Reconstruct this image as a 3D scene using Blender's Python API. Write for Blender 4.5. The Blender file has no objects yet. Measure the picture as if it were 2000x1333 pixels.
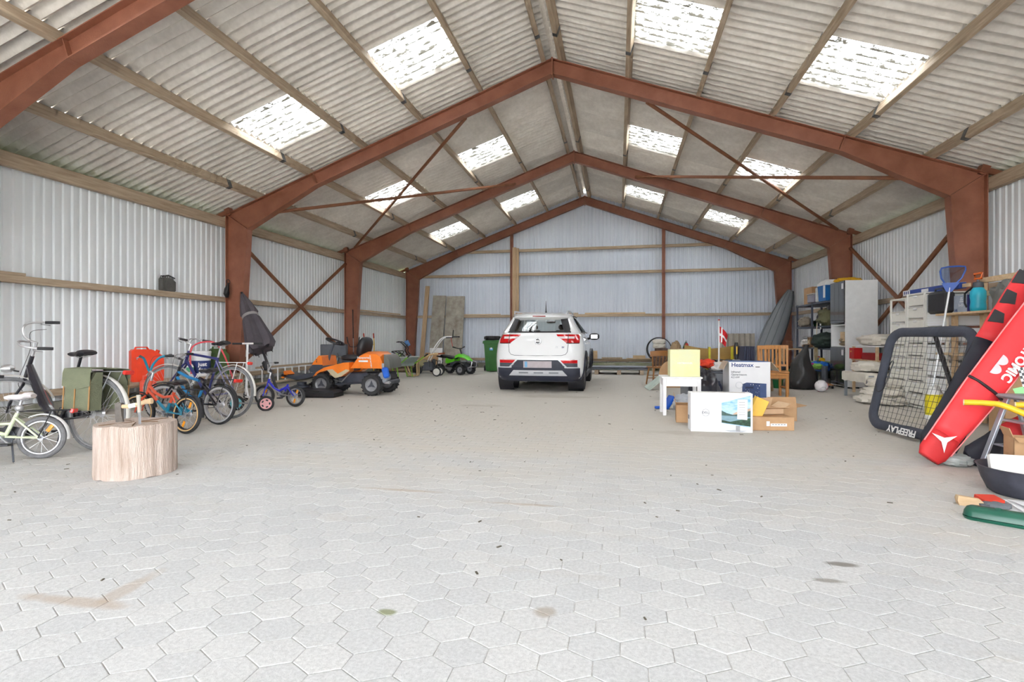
import bpy, bmesh, math, random
from math import sin, cos, pi, radians as R, sqrt, atan2
from mathutils import Vector, Matrix, Euler, noise as mnoise
random.seed(7)
SC = bpy.context.scene
COL = SC.collection

# ---------------------------------------------------------------- camera
cd = bpy.data.cameras.new('camera')
cam = bpy.data.objects.new('camera', cd)
COL.objects.link(cam)
cd.sensor_width = 36.0
cd.lens = 1018.57 / 2000 * 36
cd.shift_y = -5.7 / 2000
cd.clip_start, cd.clip_end = 0.05, 500
cam.location = (1.228, 0.0, 1.15)
cam.rotation_euler = (pi / 2, 0, 0.2010)
SC.camera = cam

# ---------------------------------------------------------------- sky and exposure
wd = bpy.data.worlds.new('overcast_sky')
SC.world = wd
wd.use_nodes = True
_bg = wd.node_tree.nodes['Background']
_bg.inputs[0].default_value = (0.93, 0.96, 1.0, 1)
_bg.inputs[1].default_value = 3.0
SC.view_settings.view_transform = 'Standard'
SC.view_settings.look = 'None'
SC.view_settings.gamma = 1.0
SC.view_settings.use_curve_mapping = False
SC.view_settings.exposure = 2.2
SC.cycles.caustics_reflective = False
SC.cycles.caustics_refractive = False
SC.cycles.max_bounces = 8
SC.cycles.adaptive_threshold = 0.06
SC.cycles.adaptive_min_samples = 16

# ---------------------------------------------------------------- helpers
def tag(o, label=None, cat=None, group=None, kind=None):
    if label: o['label'] = label
    if cat: o['category'] = cat
    if group: o['group'] = group
    if kind: o['kind'] = kind
    return o

def thing(name, label, cat, loc=(0, 0, 0), rot=(0, 0, 0), group=None, kind=None):
    o = bpy.data.objects.new(name, None)
    o.empty_display_size = 0.1
    COL.objects.link(o)
    o.location = loc
    o.rotation_euler = rot
    return tag(o, label, cat, group, kind)

def V(*a): return Vector(a)

class MB:
    """collects geometry for ONE mesh"""
    def __init__(s): s.v = []; s.f = []
    def add(s, vs, fs, M=None):
        n = len(s.v)
        s.v += [tuple(M @ Vector(p)) if M else tuple(p) for p in vs]
        s.f += [tuple(i + n for i in f) for f in fs]
        return s
    def box(s, c, d, rot=None, ch=0.0):
        """centre c, size d, rot euler, ch chamfer"""
        M = Matrix.Translation(c) @ (Euler(rot).to_matrix().to_4x4() if rot else Matrix())
        x, y, z = d[0] / 2, d[1] / 2, d[2] / 2
        if ch <= 0 or ch * 2 >= min(d):
            vs = [(a, b, e) for e in (-z, z) for (a, b) in ((-x, -y), (x, -y), (x, y), (-x, y))]
            return s.add(vs, [(3, 2, 1, 0), (4, 5, 6, 7), (0, 1, 5, 4), (1, 2, 6, 5), (2, 3, 7, 6), (3, 0, 4, 7)], M)
        vs, idx = [], {}
        for sx in (-1, 1):
            for sy in (-1, 1):
                for sz in (-1, 1):
                    for ax in range(3):
                        p = [sx * (x - ch), sy * (y - ch), sz * (z - ch)]
                        p[ax] = (sx * x, sy * y, sz * z)[ax]
                        idx[(sx, sy, sz, ax)] = len(vs); vs.append(tuple(p))
        fs = []
        def quad(ids):
            a, b, c_ = (Vector(vs[i]) for i in ids[:3])
            n = (b - a).cross(c_ - a)
            m = sum((Vector(vs[i]) for i in ids), Vector())
            fs.append(tuple(ids) if n.dot(m) > 0 else tuple(reversed(ids)))
        for ax in range(3):
            o1, o2 = [k for k in range(3) if k != ax]
            for sg in (-1, 1):
                ids = []
                for a, b in ((-1, -1), (1, -1), (1, 1), (-1, 1)):
                    k = [0, 0, 0]; k[ax] = sg; k[o1] = a; k[o2] = b
                    ids.append(idx[(k[0], k[1], k[2], ax)])
                quad(ids)
            for a in (-1, 1):
                for b in (-1, 1):
                    k = [0, 0, 0]; k[o1] = a; k[o2] = b
                    k1 = list(k); k1[ax] = -1; k2 = list(k); k2[ax] = 1
                    quad([idx[(*k1, o1)], idx[(*k2, o1)], idx[(*k2, o2)], idx[(*k1, o2)]])
        for sx in (-1, 1):
            for sy in (-1, 1):
                for sz in (-1, 1):
                    quad([idx[(sx, sy, sz, 0)], idx[(sx, sy, sz, 1)], idx[(sx, sy, sz, 2)]])
        return s.add(vs, fs, M)
    def tube(s, pts, r, n=8, closed=False, cap=True, flat=1.0, up=None):
        """swept circle (or ellipse: flat scales the second axis) along pts; r number or list"""
        P = [Vector(p) for p in pts]
        m = len(P)
        rr = r if isinstance(r, (list, tuple)) else [r] * m
        base = len(s.v)
        ref = None
        for i in range(m):
            if closed: t = P[(i + 1) % m] - P[i - 1]
            else: t = P[min(i + 1, m - 1)] - P[max(i - 1, 0)]
            t = t.normalized() if t.length > 1e-9 else Vector((0, 0, 1))
            if up is not None: a = Vector(up) - t * t.dot(Vector(up))
            elif ref is None:
                u = Vector((0, 0, 1)) if abs(t.z) < 0.9 else Vector((1, 0, 0))
                a = u - t * u.dot(t)
            else: a = ref - t * ref.dot(t)
            a.normalize(); ref = a
            b = t.cross(a)
            for k in range(n):
                q = 2 * pi * (k + .5) / n
                s.v.append(tuple(P[i] + a * (rr[i] * cos(q)) + b * (rr[i] * flat * sin(q))))
        for i in range(m if closed else m - 1):
            A = base + i * n; B = base + ((i + 1) % m) * n
            for k in range(n):
                k2 = (k + 1) % n
                s.f.append((A + k, A + k2, B + k2, B + k))
        if cap and not closed:
            s.f.append(tuple(base + k for k in reversed(range(n))))
            s.f.append(tuple(base + (m - 1) * n + k for k in range(n)))
        return s
    def cyl(s, a, b, r, r2=None, n=16):
        return s.tube([a, b], [r, r if r2 is None else r2], n)
    def lathe(s, prof, c=(0, 0, 0), axis='z', n=24, M=None, cap=True):
        """prof: list of (radius, height)"""
        base = len(s.v)
        vs = []
        for (r, z) in prof:
            for k in range(n):
                q = 2 * pi * k / n
                x, y = r * cos(q), r * sin(q)
                p = (x, y, z) if axis == 'z' else ((z, x, y) if axis == 'x' else (y, z, x))
                vs.append((p[0] + c[0], p[1] + c[1], p[2] + c[2]))
        fs = []
        for i in range(len(prof) - 1):
            for k in range(n):
                k2 = (k + 1) % n
                fs.append((i * n + k, i * n + k2, (i + 1) * n + k2, (i + 1) * n + k))
        if cap:
            if prof[0][0] > 1e-5: fs.append(tuple(reversed(range(n))))
            if prof[-1][0] > 1e-5: fs.append(tuple((len(prof) - 1) * n + k for k in range(n)))
        return s.add(vs, fs, M)
    def prism(s, outline, d0, d1, plane='xz', M=None):
        """extrude a 2-D outline between d0 and d1 along the plane's normal"""
        n = len(outline)
        def m(p, d):
            return {'xz': (p[0], d, p[1]), 'xy': (p[0], p[1], d), 'yz': (d, p[0], p[1])}[plane]
        vs = [m(p, d0) for p in outline] + [m(p, d1) for p in outline]
        fs = [tuple(range(n)), tuple(reversed(range(n, 2 * n)))]
        fs += [(i, i + n, (i + 1) % n + n, (i + 1) % n) for i in range(n)]
        return s.add(vs, fs, M)
    def ring(s, c, Rr, r, axis='y', n=32, k=8, squash=1.0):
        """torus"""
        pts = []
        for i in range(n):
            q = 2 * pi * i / n
            a, b = Rr * cos(q), Rr * sin(q)
            pts.append({'y': (c[0] + a, c[1], c[2] + b), 'x': (c[0], c[1] + a, c[2] + b), 'z': (c[0] + a, c[1] + b, c[2])}[axis])
        up = {'y': (0, 1, 0), 'x': (1, 0, 0), 'z': (0, 0, 1)}[axis]
        return s.tube(pts, r, k, closed=True, flat=squash, up=up)
    def ball(s, c, r, n=16, m=10, M=None, pw=1.0):
        rx, ry, rz = r if isinstance(r, (tuple, list)) else (r, r, r)
        def sp(x): return math.copysign(abs(x) ** pw, x)
        prof = []
        vs, fs = [], []
        for i in range(m + 1):
            t = -pi / 2 + pi * i / m
            for k in range(n):
                q = 2 * pi * k / n
                vs.append((c[0] + rx * sp(cos(t)) * sp(cos(q)), c[1] + ry * sp(cos(t)) * sp(sin(q)), c[2] + rz * sp(sin(t))))
        for i in range(m):
            for k in range(n):
                k2 = (k + 1) % n
                fs.append((i * n + k, i * n + k2, (i + 1) * n + k2, (i + 1) * n + k))
        return s.add(vs, fs, M)
    def loft(s, secs, closed=True, cap=True):
        """secs: list of equal-length point loops"""
        base = len(s.v); n = len(secs[0])
        for sec in secs: s.v += [tuple(p) for p in sec]
        for i in range(len(secs) - 1):
            for k in range(n if closed else n - 1):
                k2 = (k + 1) % n
                s.f.append((base + i * n + k, base + i * n + k2, base + (i + 1) * n + k2, base + (i + 1) * n + k))
        if cap and closed:
            s.f.append(tuple(base + k for k in reversed(range(n))))
            s.f.append(tuple(base + (len(secs) - 1) * n + k for k in range(n)))
        return s
    def grid(s, fn, nu, nv, thick=0.0):
        """surface fn(u,v) for u,v in 0..1; thick gives it a back side"""
        P = [[Vector(fn(i / nu, j / nv)) for j in range(nv + 1)] for i in range(nu + 1)]
        base = len(s.v); w = nv + 1
        for row in P: s.v += [tuple(p) for p in row]
        q = [(i * w + j, (i + 1) * w + j, (i + 1) * w + j + 1, i * w + j + 1) for i in range(nu) for j in range(nv)]
        s.f += [tuple(base + k for k in f) for f in q]
        if thick:
            b2 = len(s.v)
            for i in range(nu + 1):
                for j in range(nv + 1):
                    a = P[min(i + 1, nu)][j] - P[max(i - 1, 0)][j]
                    b = P[i][min(j + 1, nv)] - P[i][max(j - 1, 0)]
                    nn = a.cross(b); nn = nn.normalized() if nn.length > 1e-9 else Vector((0, 0, 1))
                    s.v.append(tuple(P[i][j] - nn * thick))
            s.f += [tuple(b2 + k for k in reversed(f)) for f in q]
            def I(i, j): return i * w + j
            for i in range(nu):
                s.f.append((base + I(i + 1, 0), base + I(i, 0), b2 + I(i, 0), b2 + I(i + 1, 0)))
                s.f.append((base + I(i, nv), base + I(i + 1, nv), b2 + I(i + 1, nv), b2 + I(i, nv)))
            for j in range(nv):
                s.f.append((base + I(0, j), base + I(0, j + 1), b2 + I(0, j + 1), b2 + I(0, j)))
                s.f.append((base + I(nu, j + 1), base + I(nu, j), b2 + I(nu, j), b2 + I(nu, j + 1)))
        return s
    def xf(s, M):
        s.v = [tuple(M @ Vector(p)) for p in s.v]; return s
    def mesh(s, name, mat, smooth=True, ang=35):
        me = bpy.data.meshes.new(name)
        me.from_pydata(s.v, [], s.f)
        bm = bmesh.new(); bm.from_mesh(me)
        bmesh.ops.recalc_face_normals(bm, faces=bm.faces[:])
        bm.to_mesh(me); bm.free()
        if mat: me.materials.append(mat)
        if smooth:
            me.shade_smooth()
            me.set_sharp_from_angle(angle=R(ang))
        return me
    def build(s, name, mat, parent=None, smooth=True, ang=35, loc=None, rot=None, label=None, kind=None):
        o = bpy.data.objects.new(name, s.mesh(name, mat, smooth, ang))
        COL.objects.link(o)
        if parent: o.parent = parent
        if loc: o.location = loc
        if rot: o.rotation_euler = rot
        if label: o['label'] = label
        if kind: o['kind'] = kind
        return o

def smooth_path(pts, n=5):
    """smooth a polyline (Catmull-Rom)"""
    P = [Vector(p) for p in pts]
    if len(P) < 3: return P
    out = []
    for i in range(len(P) - 1):
        a, b, c, d = P[max(i - 1, 0)], P[i], P[i + 1], P[min(i + 2, len(P) - 1)]
        for k in range(n):
            t = k / n
            out.append(.5 * ((2 * b) + (c - a) * t + (2 * a - 5 * b + 4 * c - d) * t * t + (3 * b - a - 3 * c + d) * t ** 3))
    out.append(P[-1]); return out
def copy_tree(o, parent=None, loc=None, rot=None, label=None):
    c = o.copy(); COL.objects.link(c)
    if parent: c.parent = parent
    if loc is not None: c.location = loc
    if rot is not None: c.rotation_euler = rot
    if label: c['label'] = label
    for ch in [k for k in o.children]:
        copy_tree(ch, c)
    return c

def text(body, size, mat, parent, loc, rot, name='lettering', extrude=0.0008, bold=0.0, align='CENTER', shear=0.0, space=1.0):
    cu = bpy.data.curves.new('lettering', 'FONT')
    cu.body = body; cu.size = size; cu.extrude = extrude; cu.offset = bold
    cu.align_x = align; cu.align_y = 'CENTER'; cu.shear = shear; cu.space_character = space
    cu.resolution_u = 3
    t = bpy.data.objects.new('tmp', cu); COL.objects.link(t)
    dg = bpy.context.evaluated_depsgraph_get()
    me = bpy.data.meshes.new_from_object(t.evaluated_get(dg))
    bpy.data.objects.remove(t); bpy.data.curves.remove(cu)
    me.materials.clear(); me.materials.append(mat)
    o = bpy.data.objects.new(name, me); COL.objects.link(o)
    if parent: o.parent = parent
    o.location = loc; o.rotation_euler = rot
    o['kind'] = 'stuff'
    return o

# ---------------------------------------------------------------- materials
MATS = {}
def mat(name, col, rough=0.5, metal=0.0, var=0.08, scale=6.0, bump=0.0, bscale=40.0, col2=None, spec=0.5, coat=0.0, dust=0.0, trans=0.0, stretch=None):
    """principled surface whose colour wanders between col and col2 over a noise texture"""
    if name in MATS: return MATS[name]
    m = bpy.data.materials.new(name); m.use_nodes = True
    nt = m.node_tree; N = nt.nodes; L = nt.links
    b = N['Principled BSDF']
    tc = N.new('ShaderNodeTexCoord')
    src = tc.outputs['Object']
    if stretch:
        mp = N.new('ShaderNodeMapping'); mp.inputs['Scale'].default_value = stretch
        L.new(src, mp.inputs[0]); src = mp.outputs[0]
    nz = N.new('ShaderNodeTexNoise'); nz.inputs['Scale'].default_value = scale; nz.inputs['Detail'].default_value = 5; nz.inputs['Roughness'].default_value = 0.6
    L.new(src, nz.inputs['Vector'])
    mx = N.new('ShaderNodeMix'); mx.data_type = 'RGBA'
    c = Vector(col[:3])
    c2 = Vector(col2[:3]) if col2 else c * (1 - var * 2.2)
    c1 = c if col2 else Vector((min(1, x * (1 + var)) for x in c))
    mx.inputs[6].default_value = (*c2, 1); mx.inputs[7].default_value = (*c1, 1)
    rp = N.new('ShaderNodeValToRGB'); rp.color_ramp.elements[0].position = 0.3; rp.color_ramp.elements[1].position = 0.7
    L.new(nz.outputs[0], rp.inputs[0]); L.new(rp.outputs[0], mx.inputs[0])
    L.new(mx.outputs[2], b.inputs['Base Color'])
    b.inputs['Roughness'].default_value = rough
    b.inputs['Metallic'].default_value = metal
    b.inputs['Specular IOR Level'].default_value = spec
    if coat: b.inputs['Coat Weight'].default_value = coat
    if trans: b.inputs['Transmission Weight'].default_value = trans
    if bump:
        n2 = N.new('ShaderNodeTexNoise'); n2.inputs['Scale'].default_value = bscale; n2.inputs['Detail'].default_value = 4
        L.new(src, n2.inputs['Vector'])
        bp = N.new('ShaderNodeBump'); bp.inputs['Strength'].default_value = bump; bp.inputs['Distance'].default_value = 0.02
        L.new(n2.outputs[0], bp.inputs['Height']); L.new(bp.outputs[0], b.inputs['Normal'])
    MATS[name] = m
    return m

def srgb(r, g, b):
    f = lambda c: ((c / 255 + 0.055) / 1.055) ** 2.4 if c > 10 else c / 255 / 12.92
    return (f(r), f(g), f(b))
# ================================================================ the hall
FR_Y = [-5.1, -0.1, 4.9, 9.9, 14.9, 19.68]      # portal frames
HW, ZE, ZR = 7.095, 3.83, 6.448           # half width, knee height, ridge height of the steel
TH = math.atan((ZR - ZE) / HW)
Y0, Y1 = -5.3, 19.86

M_steel = mat('red_oxide_steel', srgb(162, 106, 84), 0.5, 0.0, 0.12, 3, 0.15, 60, col2=srgb(138, 86, 66))
M_rod = mat('rusty_rod_steel', srgb(140, 92, 66), 0.6, 0.0, 0.12, 5)
M_wood = mat('aged_timber', srgb(200, 182, 158), 0.75, 0, 0.1, 3, 0.25, 60, col2=srgb(164, 143, 119), stretch=(9, 0.7, 9))
M_woodx = mat('aged_timber_across', srgb(200, 180, 154), 0.75, 0, 0.1, 3, 0.25, 60, col2=srgb(164, 142, 116), stretch=(0.7, 9, 9))
M_woodz = mat('fresh_timber_upright', srgb(205, 178, 145), 0.7, 0, 0.1, 3, 0.25, 60, col2=srgb(172, 140, 104), stretch=(9, 9, 0.7))
M_pale = mat('pale_new_timber', srgb(222, 196, 160), 0.7, 0, 0.1, 3, 0.2, 60, col2=srgb(196, 164, 124), stretch=(1.2, 6, 6))
M_galv = mat('galvanised_plate', srgb(110, 112, 114), 0.5, 0.6, 0.15, 20)
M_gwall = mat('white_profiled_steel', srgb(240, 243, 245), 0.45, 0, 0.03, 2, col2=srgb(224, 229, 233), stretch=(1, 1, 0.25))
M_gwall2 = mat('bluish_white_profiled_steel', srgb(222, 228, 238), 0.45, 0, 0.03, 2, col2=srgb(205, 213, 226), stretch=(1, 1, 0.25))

def roof_mat():
    m = mat('fibre_cement', srgb(246, 241, 234), 0.85, 0, 0.1, 2.0, 0.15, 50, col2=srgb(226, 219, 211), spec=0.2)
    nt = m.node_tree; N = nt.nodes; L = nt.links
    b = N['Principled BSDF']
    src = b.inputs['Base Color'].links[0].from_socket
    oi = N.new('ShaderNodeObjectInfo')
    geo = N.new('ShaderNodeNewGeometry')
    n2 = N.new('ShaderNodeTexNoise'); n2.inputs['Scale'].default_value = 14; n2.inputs['Detail'].default_value = 3
    L.new(geo.outputs['Position'], n2.inputs['Vector'])
    rp = N.new('ShaderNodeValToRGB'); rp.color_ramp.elements[0].position = 0.35; rp.color_ramp.elements[1].position = 0.62
    rp.color_ramp.elements[0].color = (0.72, 0.71, 0.69, 1)
    L.new(n2.outputs[0], rp.inputs[0])
    m1 = N.new('ShaderNodeMix'); m1.data_type = 'RGBA'; m1.blend_type = 'MULTIPLY'; m1.inputs[0].default_value = 0.3
    L.new(src, m1.inputs[6]); L.new(rp.outputs[0], m1.inputs[7])
    hs = N.new('ShaderNodeHueSaturation')
    mr = N.new('ShaderNodeMapRange'); mr.inputs[3].default_value = 0.88; mr.inputs[4].default_value = 1.08
    L.new(oi.outputs['Random'], mr.inputs[0]); L.new(mr.outputs[0], hs.inputs['Value'])
    L.new(m1.outputs[2], hs.inputs['Color']); L.new(hs.outputs[0], b.inputs['Base Color'])
    return m
M_roof = roof_mat()

def skylight_mat():
    m = bpy.data.materials.new('translucent_skylight_sheet'); m.use_nodes = True
    nt = m.node_tree; N = nt.nodes; L = nt.links
    N.remove(N['Principled BSDF']); out = N['Material Output']
    tp = N.new('ShaderNodeBsdfTransparent'); tp.inputs[0].default_value = (0.96, 0.97, 0.97, 1)
    tl = N.new('ShaderNodeBsdfTranslucent'); tl.inputs[0].default_value = (0.9, 0.9, 0.88, 1)
    df = N.new('ShaderNodeBsdfDiffuse'); df.inputs[0].default_value = (0.30, 0.29, 0.25, 1)
    a = N.new('ShaderNodeMixShader'); a.inputs[0].default_value = 0.35
    L.new(tp.outputs[0], a.inputs[1]); L.new(tl.outputs[0], a.inputs[2])
    geo = N.new('ShaderNodeNewGeometry')
    mp = N.new('ShaderNodeMapping'); mp.inputs['Scale'].default_value = (1.0, 3.2, 1.0)
    L.new(geo.outputs['Position'], mp.inputs[0])
    nz = N.new('ShaderNodeTexNoise'); nz.inputs['Scale'].default_value = 7; nz.inputs['Detail'].default_value = 8; nz.inputs['Roughness'].default_value = 0.75
    L.new(mp.outputs[0], nz.inputs['Vector'])
    tc = N.new('ShaderNodeTexCoord'); sx = N.new('ShaderNodeSeparateXYZ'); L.new(tc.outputs['Object'], sx.inputs[0])
    def mth(op, x, y):
        q = N.new('ShaderNodeMath'); q.operation = op
        for k, v in ((0, x), (1, y)):
            if isinstance(v, (int, float)): q.inputs[k].default_value = v
            else: L.new(v, q.inputs[k])
        return q.outputs[0]
    val = mth('MULTIPLY', mth('ADD', mth('COSINE', mth('MULTIPLY', sx.outputs[1], 2 * pi * NW / (SHW + .05)), 0), 0), -.10)
    rp = N.new('ShaderNodeValToRGB'); rp.color_ramp.elements[0].position = 0.50; rp.color_ramp.elements[1].position = 0.58
    rp.color_ramp.elements[1].color = (1, 1, 1, 1)
    L.new(mth('ADD', nz.outputs[0], val), rp.inputs[0])
    b = N.new('ShaderNodeMixShader')
    L.new(rp.outputs[0], b.inputs[0]); L.new(a.outputs[0], b.inputs[1]); L.new(df.outputs[0], b.inputs[2])
    L.new(b.outputs[0], out.inputs[0])
    return m
SHW, NW = 1.18, 7
M_sky = skylight_mat()

# ---- floor: hexagonal concrete pavers in sand
def floor_mat(name, is_joint=False):
    m = bpy.data.materials.new(name); m.use_nodes = True
    nt = m.node_tree; N = nt.nodes; L = nt.links; b = N['Principled BSDF']
    geo = N.new('ShaderNodeNewGeometry')
    def noise(sc, det=4, ro=0.6, vec=None):
        n = N.new('ShaderNodeTexNoise'); n.inputs['Scale'].default_value = sc; n.inputs['Detail'].default_value = det; n.inputs['Roughness'].default_value = ro
        L.new(vec or geo.outputs['Position'], n.inputs['Vector']); return n.outputs[0]
    def ramp(s, a, c, ca=(0, 0, 0, 1), cc=(1, 1, 1, 1)):
        r = N.new('ShaderNodeValToRGB'); e = r.color_ramp.elements
        e[0].position, e[1].position, e[0].color, e[1].color = a, c, ca, cc
        L.new(s, r.inputs[0]); return r.outputs[0]
    def mix(f, a, c, mode='MIX'):
        x = N.new('ShaderNodeMix'); x.data_type = 'RGBA'; x.blend_type = mode
        for k, s in ((0, f), (6, a), (7, c)):
            if isinstance(s, (int, float)): x.inputs[k].default_value = s
            elif isinstance(s, tuple): x.inputs[k].default_value = (*s[:3], 1)
            else: L.new(s, x.inputs[k])
        return x.outputs[2]
    def math_(op, a, c):
        x = N.new('ShaderNodeMath'); x.operation = op; x.use_clamp = False
        for k, s in ((0, a), (1, c)):
            if isinstance(s, (int, float)): x.inputs[k].default_value = s
            else: L.new(s, x.inputs[k])
        return x.outputs[0]
    # fine speckle of the concrete
    col = mix(ramp(noise(60, 6, .7), .35, .65), srgb(184, 185, 186), srgb(208, 209, 209))
    if is_joint: col = mix(ramp(noise(9), .35, .6), srgb(146, 143, 138), srgb(200, 198, 194))
    else:
        at = N.new('ShaderNodeAttribute'); at.attribute_name = 'tint'
        oi = N.new('ShaderNodeObjectInfo')
        sm = math_('FRACT', math_('ADD', at.outputs['Fac'], oi.outputs['Random']), 0)
        tint = ramp(sm, 0, 1, (.93, .935, .94, 1), (1.02, 1.015, 1.005, 1))
        col = mix(1.0, col, tint, 'MULTIPLY')
        col = mix(ramp(noise(300, 2), .66, .7), col, srgb(120, 118, 115))
    # blown-in dust, thicker away from the gate
    sep = N.new('ShaderNodeSeparateXYZ'); L.new(geo.outputs['Position'], sep.inputs[0])
    dep = N.new('ShaderNodeMapRange'); dep.inputs[1].default_value = 2.5; dep.inputs[2].default_value = 7.0; dep.inputs[3].default_value = -.15; dep.inputs[4].default_value = .5
    L.new(sep.outputs[1], dep.inputs[0])
    mp = N.new('ShaderNodeMapping'); mp.inputs['Scale'].default_value = (.45, 1.0, 1); L.new(geo.outputs['Position'], mp.inputs[0])
    du = ramp(math_('ADD', noise(.9, 6, .65, mp.outputs[0]), dep.outputs[0]), .45, .85)
    col = mix(math_('MULTIPLY', du, .9), col, srgb(200, 194, 184))
    col = mix(ramp(noise(2.2, 5, .7, mp.outputs[0]), .58, .75, (0, 0, 0, 1), (.35, .35, .35, 1)), col, srgb(176, 168, 156))
    # stains with a place of their own: (x, y, rx, ry, colour, amount)
    wob = noise(3.5, 4)
    for (x, y, rx, ry, c, amt) in STAINS:
        vm = N.new('ShaderNodeVectorMath'); vm.operation = 'SUBTRACT'; vm.inputs[1].default_value = (x, y, 0); L.new(geo.outputs['Position'], vm.inputs[0])
        sc = N.new('ShaderNodeVectorMath'); sc.operation = 'MULTIPLY'; sc.inputs[1].default_value = (1 / rx, 1 / ry, 0); L.new(vm.outputs[0], sc.inputs[0])
        ln = N.new('ShaderNodeVectorMath'); ln.operation = 'LENGTH'; L.new(sc.outputs[0], ln.inputs[0])
        d = math_('ADD', ln.outputs[1] if False else ln.outputs['Value'], math_('MULTIPLY', math_('SUBTRACT', wob, .5), 1.6))
        col = mix(math_('MULTIPLY', ramp(d, .55, 1.1, (1, 1, 1, 1), (0, 0, 0, 1)), amt), col, c)
    L.new(col, b.inputs['Base Color'])
    b.inputs['Roughness'].default_value = .8
    b.inputs['Specular IOR Level'].default_value = .25
    bp = N.new('ShaderNodeBump'); bp.inputs['Strength'].default_value = .25; bp.inputs['Distance'].default_value = .004
    L.new(noise(180, 3), bp.inputs['Height']); L.new(bp.outputs[0], b.inputs['Normal'])
    return m
STAINS = [
    (4.15, 3.15, .50, .20, srgb(150, 138, 122), .8), (4.7, 3.2, .3, .2, srgb(140, 128, 112), .6),
    (0.93, 2.17, .065, .06, srgb(160, 150, 138), .75),
    (2.33, 2.93, .09, .035, srgb(110, 104, 96), .8), (2.20, 2.72, .10, .03, srgb(120, 114, 104), .7),
    (-1.10, 1.85, .35, .05, srgb(168, 146, 122), .5), (-.98, 2.0, .06, .2, srgb(168, 146, 122), .4),
    (0.28, 2.04, .05, .03, srgb(120, 126, 84), .8), (-.35, 3.7, .35, .03, srgb(170, 150, 128), .5), (.65, 3.55, .3, .03, srgb(170, 150, 128), .45),
    (.0, 10.2, .9, .3, srgb(165, 156, 142), .5), (-1.0, 8.6, .5, .15, srgb(165, 156, 142), .4), (2.2, 6.6, .7, .2, srgb(168, 158, 146), .4),
    (-.25, 12.6, 1.1, 1.2, srgb(190, 182, 170), .5)]
M_paver = floor_mat('concrete_paver')
M_joint = floor_mat('joint_sand', True)

floor = MB().box((0, (Y0 + Y1) / 2, -.1032), (14.6, Y1 - Y0, .2)).build('floor', M_joint)
tag(floor, 'hexagonal grey concrete pavers bedded in pale sand across the hall', 'floor', kind='structure')
PX, PY, PA, PB, PG = .19, .135, .042, .093, .0015
def hexa(cx, cy, z=0.0, zb=-.008):
    o = [(PX / 2, -PA), (PX / 2, PA), (0, PB), (-PX / 2, PA), (-PX / 2, -PA), (0, -PB)]
    vs = []
    for s_, zz in ((PG, zb), (PG, z - .0012), (PG + .004, z)):
        for (x, y) in o:
            vs.append((cx + x * (1 - s_ * 10), cy + y * (1 - s_ * 10), zz))
    fs = [tuple(range(12, 18))]
    for k in range(6):
        k2 = (k + 1) % 6
        fs += [(k, k2, 6 + k2, 6 + k), (6 + k, 6 + k2, 12 + k2, 12 + k)]
    return vs, fs
pav = []
ny = int((Y1 - .1 + 1) / PY)
for j in range(ny):
    y = -1 + j * PY
    off = (PX / 2 if j % 2 else 0)
    for i in range(-38, 39):
        x = i * PX + off
        if abs(x) > 7.15: continue
        dx, dy = x - 1.228, y
        zc = -sin(.201) * dx + cos(.201) * dy; xc = cos(.201) * dx + sin(.201) * dy
        vis = zc > 1.72 and abs(xc / zc) < .99
        pav.append((zc if vis else 99, x, y))
pav.sort()
_m = MB(); _m.add(*hexa(0, 0)); pm = _m.mesh('paver', M_paver, smooth=False)
rnd = random.Random(3)
for (zc, x, y) in pav[:300]:
    o = bpy.data.objects.new('paver', pm); COL.objects.link(o); o.parent = floor
    o.location = (x, y, rnd.uniform(-.0007, .0007)); o.rotation_euler = (rnd.gauss(0, .003), rnd.gauss(0, .003), 0 if rnd.random() < .5 else pi)
pb = MB(); tints = []
for (zc, x, y) in pav[300:]:
    vs, fs = hexa(x, y, rnd.uniform(-.0007, .0007)); pb.add(vs, fs); tints += [rnd.random()] * 18
po = pb.build('paver_field', M_paver, floor, smooth=False, kind='stuff')
ta = po.data.attributes.new('tint', 'FLOAT', 'POINT'); ta.data.foreach_set('value', tints)

yard = MB().box((0, -35.35, -.12), (90, 60, .2)).build('yard_ground', mat('pale_gravel', srgb(205, 200, 190), .9, 0, .1, 8, .4, 40))
grs = MB().box((0, 0, -.4), (400, 400, .2)).build('field_ground', mat('grass_field', srgb(120, 132, 84), .9, 0, .2, 3)); tag(grs, 'grass field around the hall', 'ground', kind='structure')
tag(yard, 'pale gravel yard in front of the open gate', 'ground', kind='structure')

# ---- roof: sheets, skylights, purlins, ridge
ceiling = thing('ceiling', 'pitched roof of corrugated grey fibre cement sheets on timber purlins', 'ceiling', (0, 0, 0), kind='structure')
PUR = [.16, 1.48, 2.80, 4.12, 5.45, 6.72]
SHW, NW = 1.18, 7
def rp(u, w, side):     # roof point: u down the slope, w above the steel
    return (side * (u * cos(TH) + w * sin(TH)), ZR - u * sin(TH) + w * cos(TH))
PH = .165
def sheet_mesh(nm, L_, m):
    b = MB(); K = NW * 6
    vs = []; fs = []
    for t in (0, 1):
        for i in range(K + 1):
            y = i / K * (SHW + .05)
            wv = .042 * cos(2 * pi * i / 6)
            vs.append((t * L_, y, wv + (.026 if t else 0)))
    for i in range(K): fs.append((i, i + 1, K + 2 + i, K + 1 + i))
    b.add(vs, fs)
    return b.mesh(nm, m, True, 60)
edges = [-.02] + [p - .045 for p in PUR[1:]] + [8.45]
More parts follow.
